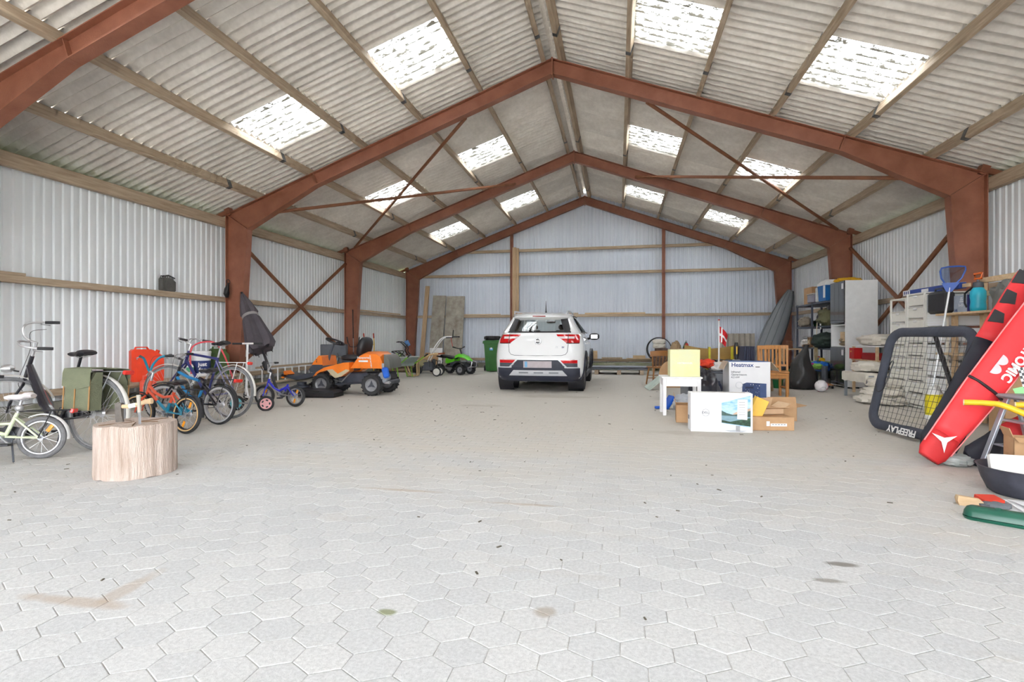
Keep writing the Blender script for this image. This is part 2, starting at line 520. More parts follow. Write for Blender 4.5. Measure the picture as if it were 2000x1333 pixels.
for side in (-1, 1):
    for k in range(6):
        L_ = edges[k + 1] - edges[k] + (.10 if k < 5 else 0)
        ms = sheet_mesh('roof_sheet', L_, M_roof)
        mg = sheet_mesh('skylight_sheet', L_, M_sky)
        n = -11
        y = 7.62 + n * SHW
        while y < Y1:
            sky = k in (1, 3) and abs(((y - 7.62) / (4 * SHW)) - round((y - 7.62) / (4 * SHW))) < .01 and y < 18.5
            if y + SHW > Y0 and y > Y0 - 1.2:
                o = bpy.data.objects.new('skylight_sheet' if sky else 'roof_sheet', mg if sky else ms); COL.objects.link(o); o.parent = ceiling
                x, z = rp(edges[k], PH + .03, side)
                o.location = (x, y if side > 0 else y + SHW + .05, z)
                o.rotation_euler = (0, TH, 0) if side > 0 else (0, TH, pi)
            y += SHW
for side in (-1, 1):
    for u in PUR:
        x, z = rp(u, PH / 2, side)
        o = MB().box((0, 0, 0), (.078, Y1 - Y0 - .1, PH), (0, side * TH, 0), .006).build('purlin', M_wood, ceiling, loc=(x, (Y0 + Y1) / 2, z))
        for yj in (-1.02, 3.98, 8.98, 13.98, 18.7):
            MB().box((0, yj - (Y0 + Y1) / 2, -.004), (.086, .10, PH * .96), (0, side * TH, 0)).build('splice_plate', M_galv, o)
    # eave girt on the wall top
rc = MB()
rc.loft([[(-.32, y, rp(.34, PH + .10, 1)[1]), (0, y, ZR + .36), (.32, y, rp(.34, PH + .10, 1)[1]), (.32, y, rp(.34, PH + .10, 1)[1] - .012), (0, y, ZR + .345), (-.32, y, rp(.34, PH + .10, 1)[1] - .012)] for y in (Y0, Y1)])
rc.build('ridge_cap', M_roof, ceiling)

# ---- portal frames (tapered I sections)
def ibeam(pts_in, pts_out, y, fw=.17, tw=.012, tf=.014):
    """web polygon strip between outer and inner polylines (x,z), flanges on both"""
    b = MB()
    n = len(pts_in)
    for i in range(n - 1):
        poly = [pts_out[i], pts_out[i + 1], pts_in[i + 1], pts_in[i]]
        b.prism(poly, y - tw / 2, y + tw / 2, 'xz')
    for line, sgn in ((pts_in, 1), (pts_out, -1)):
        for i in range(n - 1):
            (x0, z0), (x1, z1) = line[i], line[i + 1]
            L_ = sqrt((x1 - x0) ** 2 + (z1 - z0) ** 2)
            nx, nz = -(z1 - z0) / L_, (x1 - x0) / L_
            b.prism([(x0 + nx * tf / 2, z0 + nz * tf / 2), (x1 + nx * tf / 2, z1 + nz * tf / 2), (x1 - nx * tf / 2, z1 - nz * tf / 2), (x0 - nx * tf / 2, z0 - nz * tf / 2)], y - fw / 2, y + fw / 2, 'xz')
    return b
def frame_parts(y, root):
    for s in (-1, 1):
        kin = (s * (HW - .52), ZE - .34)     # inner knee corner
        col = ibeam([(s * (HW - .30), 0), kin], [(s * HW, 0), (s * HW, ZE)], y)
        co = col.build('column', M_steel, root, ang=30)
        MB().prism([(s * HW, ZE + .005), (s * HW, ZE - .012), (kin[0], kin[1] - .012), (kin[0], kin[1] + .005)], y - .085, y + .085, 'xz').build('knee_plate', M_steel, co)
        hx = HW - 2.12                        # end of the haunch
        zt = lambda x: ZR - x * math.tan(TH)
        ra = ibeam([kin, (s * hx, zt(hx) - .275), (s * .006, ZR - .275)], [(s * HW, ZE), (s * hx, zt(hx)), (s * .006, ZR)], y)
        ro = ra.build('rafter', M_steel, root, ang=30)
        for xx, dep in ((hx, .275),):
            MB().box((s * xx, y, zt(xx) - dep / 2), (.012, .15, dep), (0, s * TH, 0)).build('stiffener', M_steel, ro)
    ap = MB().box((0, y, ZR - .15), (.03, .19, .34)); ap.build('apex_plate', M_steel, root)
    for s in (-1, 1):   # rail bracket above the knee
        MB().box((s * (HW - .02), y, ZE + .06), (.12, .12, .16), (0, s * TH, 0)).build('purlin_cleat', M_steel, root)
        MB().box((s * (HW + .2), y, ZE + .0), (.55, .05, .09), (0, s * TH, 0)).build('eave_bracket', M_steel, root)
FR_LAB = ['at the open gate well behind the photographer', 'right above the photographer, out of the picture', 'nearest one, cut off at the upper left', 'second from the gate, spanning the whole picture', 'third from the gate, with bracing rods in front of it', 'against the far gable wall']
for i, y in enumerate(FR_Y):
    fr = thing('portal_frame', 'red steel portal frame ' + FR_LAB[i], 'steel frame', (0, y, 0), group='red portal frames', kind='structure')
    fr.location = (0, 0, 0)
    frame_parts(y, fr)

# ---- bracing
def brace(a, b, r, label):
    o = MB().tube([a, b], r, 8).build('bracing_rod', M_rod)
    tag(o, label, 'bracing', 'bracing rods between the frames', 'structure')
for s, w in ((-1, 'left'), (1, 'right')):
    brace((s * 1.75, 9.98, 5.53), (s * 6.75, 14.82, 3.95), .036, f'slim rusty rod falling from the second frame to the {w} knee of the third')
    brace((s * 6.0, 9.98, 3.86), (s * 1.70, 14.82, 5.62), .036, f'slim rusty rod rising from the {w} knee of the second frame under the skylights')
    x = s * 7.02
    brace((x, 10.05, 3.35), (x, 14.8, .62), .045, f'rusty diagonal wall brace on the {w} wall falling away from the second column')
    brace((x + s * .03, 14.8, 3.45), (x + s * .03, 10.05, .45), .045, f'rusty diagonal wall brace on the {w} wall falling towards the second column')

# ---- walls of ribbed steel panels, each with its rails
RIB, NR = .137, 8
def panel_mesh(nm, h, m):
    """ribbed panel: runs along +x, ribs towards -y"""
    xs = []
    for r in range(NR):
        b = r * RIB
        xs += [(b, 0), (b + .068, 0), (b + .082, -.022), (b + .120, -.022)]
    xs.append((NR * RIB, 0)); xs.append((NR * RIB + .004, .003))
    b = MB(); n = len(xs)
    hs = h if isinstance(h, (list, tuple)) else None
    vs = [(x, y, 0) for x, y in xs] + [(x, y, (hs(x) if callable(h) else h)) for x, y in xs] if not callable(h) else [(x, y, 0) for x, y in xs] + [(x, y, h(x)) for x, y in xs]
    b.add(vs, [(i, i + 1, n + i + 1, n + i) for i in range(n - 1)])
    return b.mesh(nm, m, False)
PW = NR * RIB
for s, w in ((-1, 'left'), (1, 'right')):
    wall = thing('wall_' + w, f'{w} side wall of white ribbed steel panels on timber rails', 'wall', (0, 0, 0), kind='structure')
    pmh = panel_mesh('wall_panel', 3.76, M_gwall)
    y = Y1
    while y > Y0:
        o = bpy.data.objects.new('wall_panel', pmh); COL.objects.link(o); o.parent = wall
        if s < 0: o.location = (-7.235, y - PW, 0.02); o.rotation_euler = (0, 0, pi / 2); o.scale = (1, -1, 1); o.location = (-7.235, y - PW, .02)
        else: o.location = (7.235, y, .02); o.rotation_euler = (0, 0, -pi / 2); o.scale = (1, -1, 1)
        y -= PW
    for z, hh, dd in ((3.655, .20, .10), (1.985, .105, .10), (.325, .10, .10)):
        MB().box((s * 7.155, (Y0 + Y1) / 2, z), (dd, Y1 - Y0, hh), None, .004).build('rail', M_wood, wall)
    MB().box((s * 7.66, (Y0 + Y1) / 2, 3.66), (.03, Y1 - Y0, .34)).build('fascia_board', mat('dark_fascia_board', srgb(112, 92, 74), .85, 0, .15, 6), wall)  # dark board added outside the eave to block daylight and darken the gap
    MB().box((s * 7.49, (Y0 + Y1) / 2, 3.51), (.40, Y1 - Y0, .025)).build('soffit_board', MATS['dark_fascia_board'], wall)  # added closing board, keeps ground light out so the eave gap stays dark
    MB().box((s * 7.19, (Y0 + Y1) / 2, .09), (.16, Y1 - Y0, .19)).build('kerb', mat('mossy_concrete', srgb(150, 148, 138), .9, 0, .2, 3, .3, 30, col2=srgb(110, 112, 92)), wall)
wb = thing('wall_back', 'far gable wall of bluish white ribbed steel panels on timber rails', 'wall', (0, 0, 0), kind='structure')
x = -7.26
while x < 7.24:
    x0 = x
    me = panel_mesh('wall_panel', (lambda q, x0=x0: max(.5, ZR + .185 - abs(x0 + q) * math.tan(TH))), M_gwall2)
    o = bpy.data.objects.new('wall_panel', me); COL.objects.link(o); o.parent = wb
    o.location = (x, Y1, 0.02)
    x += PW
yb = Y1 - .09
for z, hh, hw in ((4.52, .10, 4.75), (3.60, .10, 7.2), (2.0, .10, 7.2), (.325, .10, 7.2)):
    MB().box((0, yb, z), (hw * 2, .09, hh), None, .004).build('rail', M_woodx, wb)
MB().box((0, Y1 - .10, .09), (14.4, .22, .19)).build('kerb', MATS['mossy_concrete'], wb)
for x in (-2.785, 2.84):
    g = ibeam([(x - .05, .0), (x - .05, ZR - .29 - abs(x) * math.tan(TH))], [(x + .05, 0), (x + .05, ZR - .29 - abs(x) * math.tan(TH))], Y1 - .2, .10)
    g.build('gable_post', M_steel, wb)

# ---- front gable with the wide open gate behind the photographer
wf = thing('wall_front', 'front gable wall of white ribbed steel around the open gate', 'wall', (0, 0, 0), kind='structure')
GX0, GX1, GZ = -4.6, 5.8, 4.0
def gz(x): return ZR + .185 - abs(x) * math.tan(TH)
for poly in ([(-7.24, 0), (GX0, 0), (GX0, gz(GX0)), (-7.24, gz(7.24))], [(GX1, 0), (7.24, 0), (7.24, gz(7.24)), (GX1, gz(GX1))], [(GX0, GZ), (GX1, GZ), (GX1, gz(GX1)), (0, gz(0)), (GX0, gz(GX0))]):
    MB().prism(poly, Y0 - .04, Y0, 'xz').build('wall_panel', M_gwall, wf)
# ================================================================ common paints
def C_(r, g, b): return srgb(r, g, b)
M_black = mat('black_plastic', C_(38, 38, 42), .45, 0, .12, 12)
M_rubber = mat('black_rubber', C_(52, 52, 54), .75, 0, .15, 18, .2, 90)
M_grub = mat('dusty_grey_rubber', C_(120, 120, 122), .8, 0, .15, 14)
M_chrome = mat('brushed_alloy', C_(205, 205, 208), .3, .75, .06, 20)
M_dchr = mat('dull_alloy', C_(165, 166, 170), .42, .6, .08, 20)
M_spoke = mat('spoke_steel', C_(215, 215, 218), .35, .5, .04, 20)
M_red = mat('red_reflector', C_(226, 44, 34), .25, 0, .08, 20, coat=.4)
M_amber = mat('amber_reflector', C_(250, 160, 26), .3, 0, .08, 20, coat=.3)
M_white = mat('white_paint', C_(238, 238, 238), .4, 0, .03, 8)
M_dgrey = mat('dark_grey_paint', C_(74, 78, 86), .5, 0, .1, 8)
M_mgrey = mat('mid_grey_paint', C_(140, 144, 150), .5, 0, .08, 8)
M_navy = mat('navy_paint', C_(38, 44, 112), .3, 0, .06, 8, coat=.4)
M_yellow = mat('yellow_paint', C_(246, 196, 40), .4, 0, .06, 8)
M_card = mat('brown_cardboard', C_(200, 162, 122), .85, 0, .05, 5, col2=C_(182, 144, 106))
M_oak = mat('oiled_beech', C_(206, 148, 84), .5, 0, .08, 4, col2=C_(178, 118, 62), stretch=(6, 6, .8))

def saddle_mb(Ls=.27, W=.075, H=.06):
    b = MB(); secs = []
    n = 12
    for i in range(9):
        t = i / 8
        x = Ls * (t - .42)
        w = W * (1.0 if t < .15 else 1.0) * (1 - .72 * min(1, max(0, (t - .22) / .5)) ** .8)
        if i == 0: w *= .75
        if i == 8: w *= .6
        top = .012 * (1 - t) + (.012 if i in (1, 2) else 0)
        hh = H * (.55 if i in (0, 8) else 1) * (1 - .35 * t)
        secs.append([(x, w * cos(2 * pi * k / n), top + (hh * .42 * sin(2 * pi * k / n) if sin(2 * pi * k / n) > 0 else hh * .7 * sin(2 * pi * k / n))) for k in range(n)])
    return b.loft(secs)

def wheel_parts(parent, c, Rw, tw, m_tyre, m_rim, nsp=22, M=None, wall=None, hub=.03, m_hub=None, spk=.0016, m_spoke=None, refl=None):
    """wheel = rim mesh with tyre, spokes and hub as sub-parts; axle along local y"""
    def put(b):
        b.xf(Matrix.Translation(c))
        if M: b.xf(M)
        return b
    rr = Rw - tw * 1.05
    rim = put(MB().ring((0, 0, 0), rr, tw * .42, 'y', 36, 8, .62)).build('wheel', m_rim, parent)
    put(MB().ring((0, 0, 0), Rw - tw * .5, tw * .5, 'y', 44, 10)).build('tyre', m_tyre, rim)
    if wall:
        w = MB()
        for s in (-1, 1): w.ring((0, s * tw * .40, 0), Rw - tw * .78, tw * .20, 'y', 44, 6)
        put(w).build('sidewall', wall, rim)
    sp = MB()
    for k in range(nsp):
        a = 2 * pi * k / nsp; o = (.5 if k % 2 else -.5) * (1 if (k // 2) % 2 else -1)
        s = 1 if k % 2 else -1
        sp.tube([(hub * .8 * cos(a + o), s * hub, hub * .8 * sin(a + o)), (rr * cos(a), 0, rr * sin(a))], spk, 4, cap=False)
    put(sp).build('spokes', m_spoke or M_spoke, rim, kind='stuff')
    put(MB().lathe([(.006, -.06), (.008, -hub), (hub * .9, -hub), (hub * .55, -hub * .6), (hub * .55, hub * .6), (hub * .9, hub), (.008, hub), (.006, .06)], axis='y', n=14)).build('hub', m_hub or M_dchr, rim)
    if refl:
        for a in refl: put(MB().box((rr * .68 * cos(a), 0, rr * .68 * sin(a)), (.035, .012, .075), (0, -a + pi / 2, 0), .005)).build('spoke_reflector', M_amber, rim)
    return rim

def guard_mb(c, Rg, a0, a1, w, th=.004, n=16):
    """curved mudguard strip round a wheel, cross-section arched"""
    def fn(u, v):
        a = a0 + (a1 - a0) * u
        q = (v - .5) * 2
        r = Rg - .35 * w * q * q
        return (c[0] + r * cos(a), q * w, c[2] + r * sin(a))
    return MB().grid(fn, n, 6, th)

def make_bike(name, label, loc, phi, lean, p, group='bicycles parked along the left wall'):
    T = thing(name, label, 'bicycle', (loc[0], loc[1], 0), (R(lean), 0, R(phi)), group)
    Rw, Rf, wb, tw = p['R'], p.get('Rf', p['R']), p['wb'], p['tw']
    RA, FA = V(0, 0, Rw), V(wb, 0, Rf)
    HT, HB = V(*p['HT']), V(*p['HB'])
    ax = (HT - HB).normalized()
    S = Matrix.Translation(HB) @ Matrix.Rotation(R(p.get('steer', 0)), 4, ax) @ Matrix.Translation(-HB)
    mf = p['m_frame']
    for nm, m, tubes in p['frame']:
        b = MB()
        for pts, r in tubes: b.tube(pts, r, 10)
        b.build(nm, m, T)
    # head tube, fork, front wheel, bars turn together
    MB().tube([HB, HT], p.get('rh', .02), 12).build('head_tube', p.get('m_head', mf), T)
    fk = MB()
    crown = HB - ax * .02
    for s in (-1, 1):
        fk.tube([crown, crown + V(.01, s * .045, -.03), FA + V(-.03, s * .05, .10), FA + V(0, s * .055, 0)], [.014, .014, .011, .008], 8)
    fk.tube([HB, crown], .018, 10)
    fk.xf(S).build('fork', p.get('m_fork', mf), T)
    wheel_parts(T, RA, Rw, tw, p['tyre'], p['rim'], p.get('nsp', 22), None, p.get('wall'), p.get('hub', .03), refl=p.get('refl'), m_hub=p.get('m_hub'))
    wheel_parts(T, FA, Rf, tw, p['tyre'], p['rim'], p.get('nsp', 22), S, p.get('wall'), .022, refl=p.get('refl'))
    # handlebar
    st = HT + ax * p.get('stem', .10)
    roll = Matrix.Translation(st) @ Matrix.Rotation(R(p.get('roll', 0)), 4, 'X') @ Matrix.Translation(-st)
    MB().tube([HT, st, st + V(.05, 0, .02)], [.014, .015, .016], 10).xf(S).build('stem', p.get('m_stem', M_chrome), T)
    hb = MB(); c0 = st + V(.05, 0, .02)
    half = p['bar']
    full = [c0 + V(x, -y, z) for x, y, z in reversed(half)] + [c0] + [c0 + V(x, y, z) for x, y, z in half]
    hb.tube(smooth_path(full, 4), p.get('rbar', .011), 8).xf(S @ roll)
    ho = hb.build('handlebar', p.get('m_bar', M_chrome), T)
    for s in (-1, 1):
        e1, e0 = V(*half[-1]), V(*half[-2])
        d = (e1 - e0).normalized()
        g1 = c0 + V(e1.x, s * e1.y, e1.z); dd = V(d.x, s * d.y, d.z)
        MB().tube([g1 - dd * p.get('grip', .12), g1 - dd * .06, g1 + dd * .006], [.016, .0175, .016], 10).xf(S @ roll).build('grip', p.get('m_grip', M_black), ho)
        if p.get('lever', True):
            q = g1 - dd * (p.get('grip', .12) + .02)
            MB().tube([q + V(.01, 0, -.01), q + V(.045, 0, -.02) + dd * .03, q + V(.04, 0, -.035) + dd * .10], [.008, .006, .005], 6).xf(S @ roll).build('brake_lever', M_dchr, ho)
    cab = MB(); q = c0 + V(half[-2][0], -half[-2][1], half[-2][2])
    cab.tube(smooth_path([q, q + V(.13, .04, -.02), q + V(.14, .10, -.20), HB + V(.05, 0, .0), HB + V(.03, 0, -.12)]), .0028, 5)
    cab.xf(S).build('brake_cable', M_black, T)
    # saddle
    SP, STt = V(*p['SP']), V(*p['ST'])
    if p.get('saddle', True):
        MB().tube([STt, SP + V(0, 0, -.03)], .0135, 10).build('seat_post', p.get('m_post', M_chrome), T)
        s_ = saddle_mb(p.get('sL', .27), p.get('sW', .075)); s_.xf(Matrix.Translation(SP)).build('saddle', p.get('m_saddle', M_black), T)
        rl = MB()
        for s in (-1, 1): rl.tube([SP + V(-.08, s * .035, -.02), SP + V(0, s * .02, -.04), SP + V(.10, s * .012, -.015)], .0035, 6)
        rl.build('saddle_rails', M_dchr, T)
    # drive
    BB = V(*p['BB'])
    cr = MB().lathe([(.075 * p.get('cs', 1), -.006), (.078 * p.get('cs', 1), 0), (.075 * p.get('cs', 1), .006)], (BB.x, -.05, BB.z), 'y', 22).build('chainring', M_dgrey, T)
    ca = p.get('ca', 40)
    arm = MB(); L_ = p.get('cl', .16)
    d = V(cos(R(ca)), 0, sin(R(ca))) * L_
    arm.tube([BB + V(0, -.07, 0), BB + d + V(0, -.085, 0)], .009, 6)
    arm.tube([BB + V(0, .07, 0), BB - d + V(0, .085, 0)], .009, 6)
    arm.tube([BB + V(0, -.075, 0), BB + V(0, .075, 0)], .014, 8)
    ao = arm.build('crank', M_dchr, T)
    for s in (-1, 1):
        MB().box(BB + d * (-s) + V(0, s * .125, 0), (.075, .07, .022), None, .005).build('pedal', M_black, ao)
    if p.get('chainguard'):
        m = p['chainguard']
        MB().tube([V(0, -.06, Rw + .02), V(BB.x * .5, -.06, (Rw + BB.z) / 2 + .035), BB + V(.02, -.06, .05), BB + V(.1, -.06, 0)], [.03, .04, .055, .03], 8, flat=.25, up=(0, 0, 1)).build('chain_guard', m, T)
    else:
        ch = MB()
        ch.tube([V(0, -.05, Rw + .03), BB + V(0, -.05, .07), BB + V(.06, -.05, .0), BB + V(0, -.05, -.07), V(0, -.05, Rw - .03), V(-.03, -.05, Rw)], .004, 5, closed=True)
        ch.build('chain', M_dgrey, T)
    if p.get('guards'):
        m = p['guards']; gw = tw * .58
        guard_mb(RA, Rw + .022, R(-8 + p.get('ga', 0)) + pi, R(50), gw).build('mudguard', m, T) if False else None
        guard_mb(RA, Rw + .024, R(62), R(186), gw).build('mudguard', m, T)
        if p.get('fguard', True): guard_mb(FA, Rf + .024, R(35), R(165), gw).xf(S).build('mudguard', m, T)
    if p.get('carrier'):
        m = p['carrier']; zc = p.get('carz', 2 * Rw + .06); x0, x1 = p.get('carx', (-.30, .16))
        b = MB()
        for s in (-1, 1):
            b.tube([(x1, s * .05, zc), (x0 + .03, s * .065, zc), (x0, s * .05, zc), (x0, 0, zc)], .0055, 6)
            b.tube([(x0 + .14, s * .064, zc), (.0, s * .065, Rw)], .005, 6)
        b.tube([(x1 - .1, -.055, zc), (x1 - .1, .055, zc)], .005, 6); b.tube([(x0 + .12, -.062, zc), (x0 + .12, .062, zc)], .005, 6)
        b.tube([(x1, 0, zc), (x0, 0, zc)], .0045, 6)
        b.build('carrier', m, T)
    if p.get('tail'):
        x, z = p['tail']
        MB().box((x, 0, z), (.035, p.get('tailw', .09), .042), (0, R(-15), 0), .008).build('tail_light', M_red, T)
    if p.get('stand', True):
        MB().tube([(BB.x - .08, .05, BB.z - .03), (BB.x - .16, .16, .0)], .008, 6).build('kickstand', M_dgrey, T)
    return T, S

RED_O = mat('orange_red_lacquer', C_(240, 96, 62), .3, 0, .06, 8, coat=.4)
TEAL = mat('teal_lacquer', C_(28, 138, 172), .3, 0, .06, 8, coat=.4)
MINT = mat('mint_lacquer', C_(212, 222, 188), .35, 0, .05, 8, coat=.3)
BLK = mat('black_lacquer', C_(30, 28, 38), .25, 0, .08, 8, coat=.5)
BLUE = mat('bright_blue_lacquer', C_(38, 44, 196), .3, 0, .05, 8, coat=.4)
TBLU = mat('petrol_blue_lacquer', C_(24, 126, 186), .3, 0, .06, 8, coat=.4)
TAN = mat('tan_sidewall', C_(226, 188, 134), .7, 0, .06, 10)

# --- black step-through city bike with green panniers
dz = .375
dutch, S_d = make_bike('city_bicycle', 'tall black step-through city bicycle with green canvas panniers over its rear wheel', (-4.02, 4.38), 179, 3, dict(
    R=dz, wb=1.15, tw=.040, tyre=M_grub, rim=M_chrome, m_frame=BLK, hub=.05, nsp=30,
    HT=(.90, 0, .96), HB=(.985, 0, .70), BB=(.46, 0, .30), ST=(.30, 0, .76), SP=(.245, 0, .985), steer=48, roll=-18,
    frame=[('frame', BLK, [([(.93, 0, .86), (.86, 0, .72), (.70, 0, .46), (.56, 0, .32), (.46, 0, .30)], [.030, .042, .046, .044, .030]), ([(.46, 0, .30), (.30, 0, .76)], .019),
        ([(.46, .03, .30), (.2, .055, .33), (0, .06, dz)], .011), ([(.46, -.03, .30), (.2, -.055, .33), (0, -.06, dz)], .011),
        ([(.36, .02, .60), (.1, .055, .45), (0, .06, dz)], .009), ([(.36, -.02, .60), (.1, -.055, .45), (0, -.06, dz)], .009)])],
    bar=[(.05, .06, .04), (.06, .16, .085), (.02, .25, .09), (-.10, .285, .07), (-.22, .29, .06)], stem=.15, m_stem=M_chrome, m_grip=M_black, grip=.12,
    m_fork=BLK, guards=mat('silver_mudguard', C_(226, 224, 218), .4, .2, .05, 8), carrier=M_dchr, carz=.81, carx=(-.36, .12), tail=(-.37, .80), tailw=.11, chainguard=BLK, m_post=BLK, m_hub=M_chrome, sW=.10, sL=.28))
lampb = MB(); lampb.lathe([(.0, .06), (.03, .055), (.042, .02), (.04, -.02), (.015, -.05)], axis='x', n=14)
lo = lampb.xf(S_d @ Matrix.Translation((1.10, 0, .84))).build('headlamp', M_chrome, dutch)
MB().tube([(1.02, 0, .80), (1.08, 0, .82)], .008, 6).xf(S_d).build('lamp_bracket', M_black, lo)
M_canvas = mat('olive_canvas', C_(118, 122, 98), .9, 0, .08, 7, .4, 140)
M_leath = mat('tan_leather', C_(176, 132, 84), .7, 0, .08, 10)
pn = thing('pannier_bag', 'pair of worn olive canvas panniers with leather piping hung over the city bicycle', 'bag', (-4.02, 4.38, 0), (R(3), 0, R(179)))
for s in (-1, 1):
    bgm = MB()
    def sec(z, w, h_, off): return [(-.16 + off, s * (.075), z), (.15 + off, s * .075, z), (.15 + off, s * (.075 + w), z), (-.16 + off, s * (.075 + w), z)]
    bgm.loft([sec(.42, .12, 0, .02), sec(.46, .13, 0, .02), sec(.70, .12, 0, .02), sec(.80, .07, 0, .02)])
    bo = bgm.build('bag', M_canvas, pn)
    MB().grid(lambda u, v, s=s: (-.155 + .345 * v, s * (.05 + .155 * min(1, u * 1.6) + (.006 if u > .6 else 0)), .845 - .02 * u - (max(0, u - .6) / .4) * (.16 + .03 * sin(v * pi))), 10, 8, .006).build('flap', M_canvas, bo)
    for xx in (-.145, .035, .175):
        MB().box((xx, s * .208, .58), (.012, .006, .30), (0, 0, 0)).build('leather_strap' if xx == .035 else 'piping', M_leath, bo)
MB().box((.02, 0, .835), (.33, .20, .012), None, .004).build('bridge', M_canvas, pn)

# --- mint child's bike at the left edge
mint, _ = make_bike('kids_bicycle', 'small mint green childrens bicycle with white saddle at the left edge', (-4.17, 3.98), 207, 4, dict(
    R=.20, wb=.70, tw=.045, tyre=M_grub, rim=M_chrome, m_frame=MINT, nsp=16, cs=.75, cl=.10,
    HT=(.56, 0, .56), HB=(.60, 0, .42), BB=(.29, 0, .22), ST=(.20, 0, .44), SP=(.175, 0, .59), steer=-18,
    frame=[('frame', MINT, [([(.58, 0, .47), (.47, 0, .30), (.29, 0, .24)], .017), ([(.575, 0, .52), (.42, 0, .34), (.24, 0, .34)], .014), ([(.29, 0, .22), (.20, 0, .44)], .017),
        ([(.29, .02, .22), (0, .05, .2)], .009), ([(.29, -.02, .22), (0, -.05, .2)], .009), ([(.22, .015, .40), (.0, .05, .2)], .009), ([(.22, -.015, .40), (.0, -.05, .2)], .009)])],
    bar=[(0, .05, .06), (-.02, .14, .13), (-.07, .22, .13)], guards=M_white, carrier=M_black, carz=.455, carx=(-.24, .16), tail=(-.25, .445), tailw=.085, m_saddle=mat('white_vinyl', C_(234, 226, 228), .5), sL=.23, sW=.07, chainguard=M_black, refl=[2.2]))
MB().ball((.19, 0, .485), (.035, .03, .035), 12, 8).build('bell', M_chrome, mint)

# --- orange and teal child's bike
oran, _ = make_bike('kids_bicycle', 'orange and teal childrens bicycle with cream tyre walls behind the chopping block', (-3.87, 5.36), 173, 5, dict(
    R=.227, wb=.80, tw=.045, tyre=M_rubber, wall=TAN, rim=M_black, m_frame=RED_O, nsp=18, cs=.8, cl=.11, hub=.04,
    HT=(.64, 0, .62), HB=(.685, 0, .46), BB=(.33, 0, .25), ST=(.235, 0, .48), SP=(.205, 0, .60), steer=14, m_fork=RED_O,
    frame=[('upper_frame', RED_O, [([(.655, 0, .555), (.55, 0, .47), (.40, 0, .42), (.26, 0, .44)], .018), ([(.67, 0, .50), (.50, 0, .37)], .018), ([(.235, 0, .49), (.285, 0, .36)], .018), ([(.24, .02, .45), (.15, .045, .36)], .009), ([(.24, -.02, .45), (.15, -.045, .36)], .009)]),
        ('lower_frame', TEAL, [([(.50, 0, .37), (.33, 0, .25)], .018), ([(.285, 0, .36), (.33, 0, .25)], .018), ([(.33, .02, .25), (0, .05, .227)], .010), ([(.33, -.02, .25), (0, -.05, .227)], .010), ([(.15, .045, .36), (0, .05, .227)], .009), ([(.15, -.045, .36), (0, -.05, .227)], .009)])],
    bar=[(0, .05, .08), (-.02, .12, .16), (-.04, .20, .19), (-.10, .27, .19)], m_bar=TEAL, rbar=.014, grip=.10, guards=M_black, carrier=M_black, carz=.53, carx=(-.20, .2), refl=[-1.2, 1.9], chainguard=TEAL))

# --- petrol blue / black youth bike
petr, _ = make_bike('kids_bicycle', 'black and petrol blue youth bicycle with red tail light between orange and navy bicycles', (-3.97, 6.0), 177, 5, dict(
    R=.262, wb=.90, tw=.045, tyre=M_rubber, rim=M_chrome, m_frame=BLK, nsp=28, cs=.9, cl=.14, hub=.045, m_hub=M_chrome,
    HT=(.70, 0, .76), HB=(.755, 0, .56), BB=(.37, 0, .27), ST=(.25, 0, .60), SP=(.215, 0, .71), steer=20, wall=mat('reflective_sidewall', C_(200, 200, 202), .4),
    frame=[('frame', BLK, [([(.36, 0, .61), (.26, 0, .57)], .02), ([(.37, 0, .27), (.25, 0, .60)], .018), ([(.37, .02, .27), (0, .055, .262)], .012), ([(.37, -.02, .27), (0, -.055, .262)], .012), ([(.28, .02, .52), (0, .055, .262)], .012), ([(.28, -.02, .52), (0, -.055, .262)], .012)]),
        ('blue_tubes', TBLU, [([(.72, 0, .69), (.55, 0, .62), (.36, 0, .575)], .02), ([(.735, 0, .62), (.60, 0, .45), (.37, 0, .28)], .02), ([(.355, .0, .32), (.30, .0, .46)], .0195)])],
    bar=[(0, .08, .02), (-.01, .20, .05), (-.04, .29, .05)], guards=M_black, carrier=M_black, carz=.60, carx=(-.27, .18), tail=(-.27, .585), tailw=.13, m_stem=M_black))

# --- navy men's bike
navy, _ = make_bike('mens_bicycle', 'full size navy diamond frame bicycle with straight top tube and white carrier', (-4.20, 6.50), 177, 4, dict(
    R=.372, wb=1.10, tw=.036, tyre=M_grub, rim=M_chrome, m_frame=M_navy, nsp=32, hub=.035,
    HT=(.80, 0, .965), HB=(.85, 0, .80), BB=(.43, 0, .30), ST=(.275, 0, .87), SP=(.235, 0, 1.07), steer=16, roll=3, m_fork=M_navy,
    frame=[('frame', M_navy, [([(.815, 0, .925), (.285, 0, .85)], .018), ([(.845, 0, .83), (.43, 0, .31)], .022), ([(.43, 0, .30), (.275, 0, .87)], .018)]),
        ('rear_stays', mat('lilac_grey_lacquer', C_(132, 128, 166), .35), [([(.43, .02, .30), (0, .06, .372)], .010), ([(.43, -.02, .30), (0, -.06, .372)], .010), ([(.29, .02, .82), (0, .06, .372)], .009), ([(.29, -.02, .82), (0, -.06, .372)], .009)])],
    bar=[(.03, .07, .05), (.02, .18, .07), (-.05, .27, .05), (-.17, .31, .03)], stem=.10, guards=mat('silver_mudguard', C_(1, 1, 1)), carrier=M_white, carz=.80, carx=(-.26, .2), tail=(-.28, .79), tailw=.08, sL=.28, sW=.085))
text('everton', .085, M_white, navy, (.625, .026, .565), (pi / 2, R(-51), pi), bold=.002)

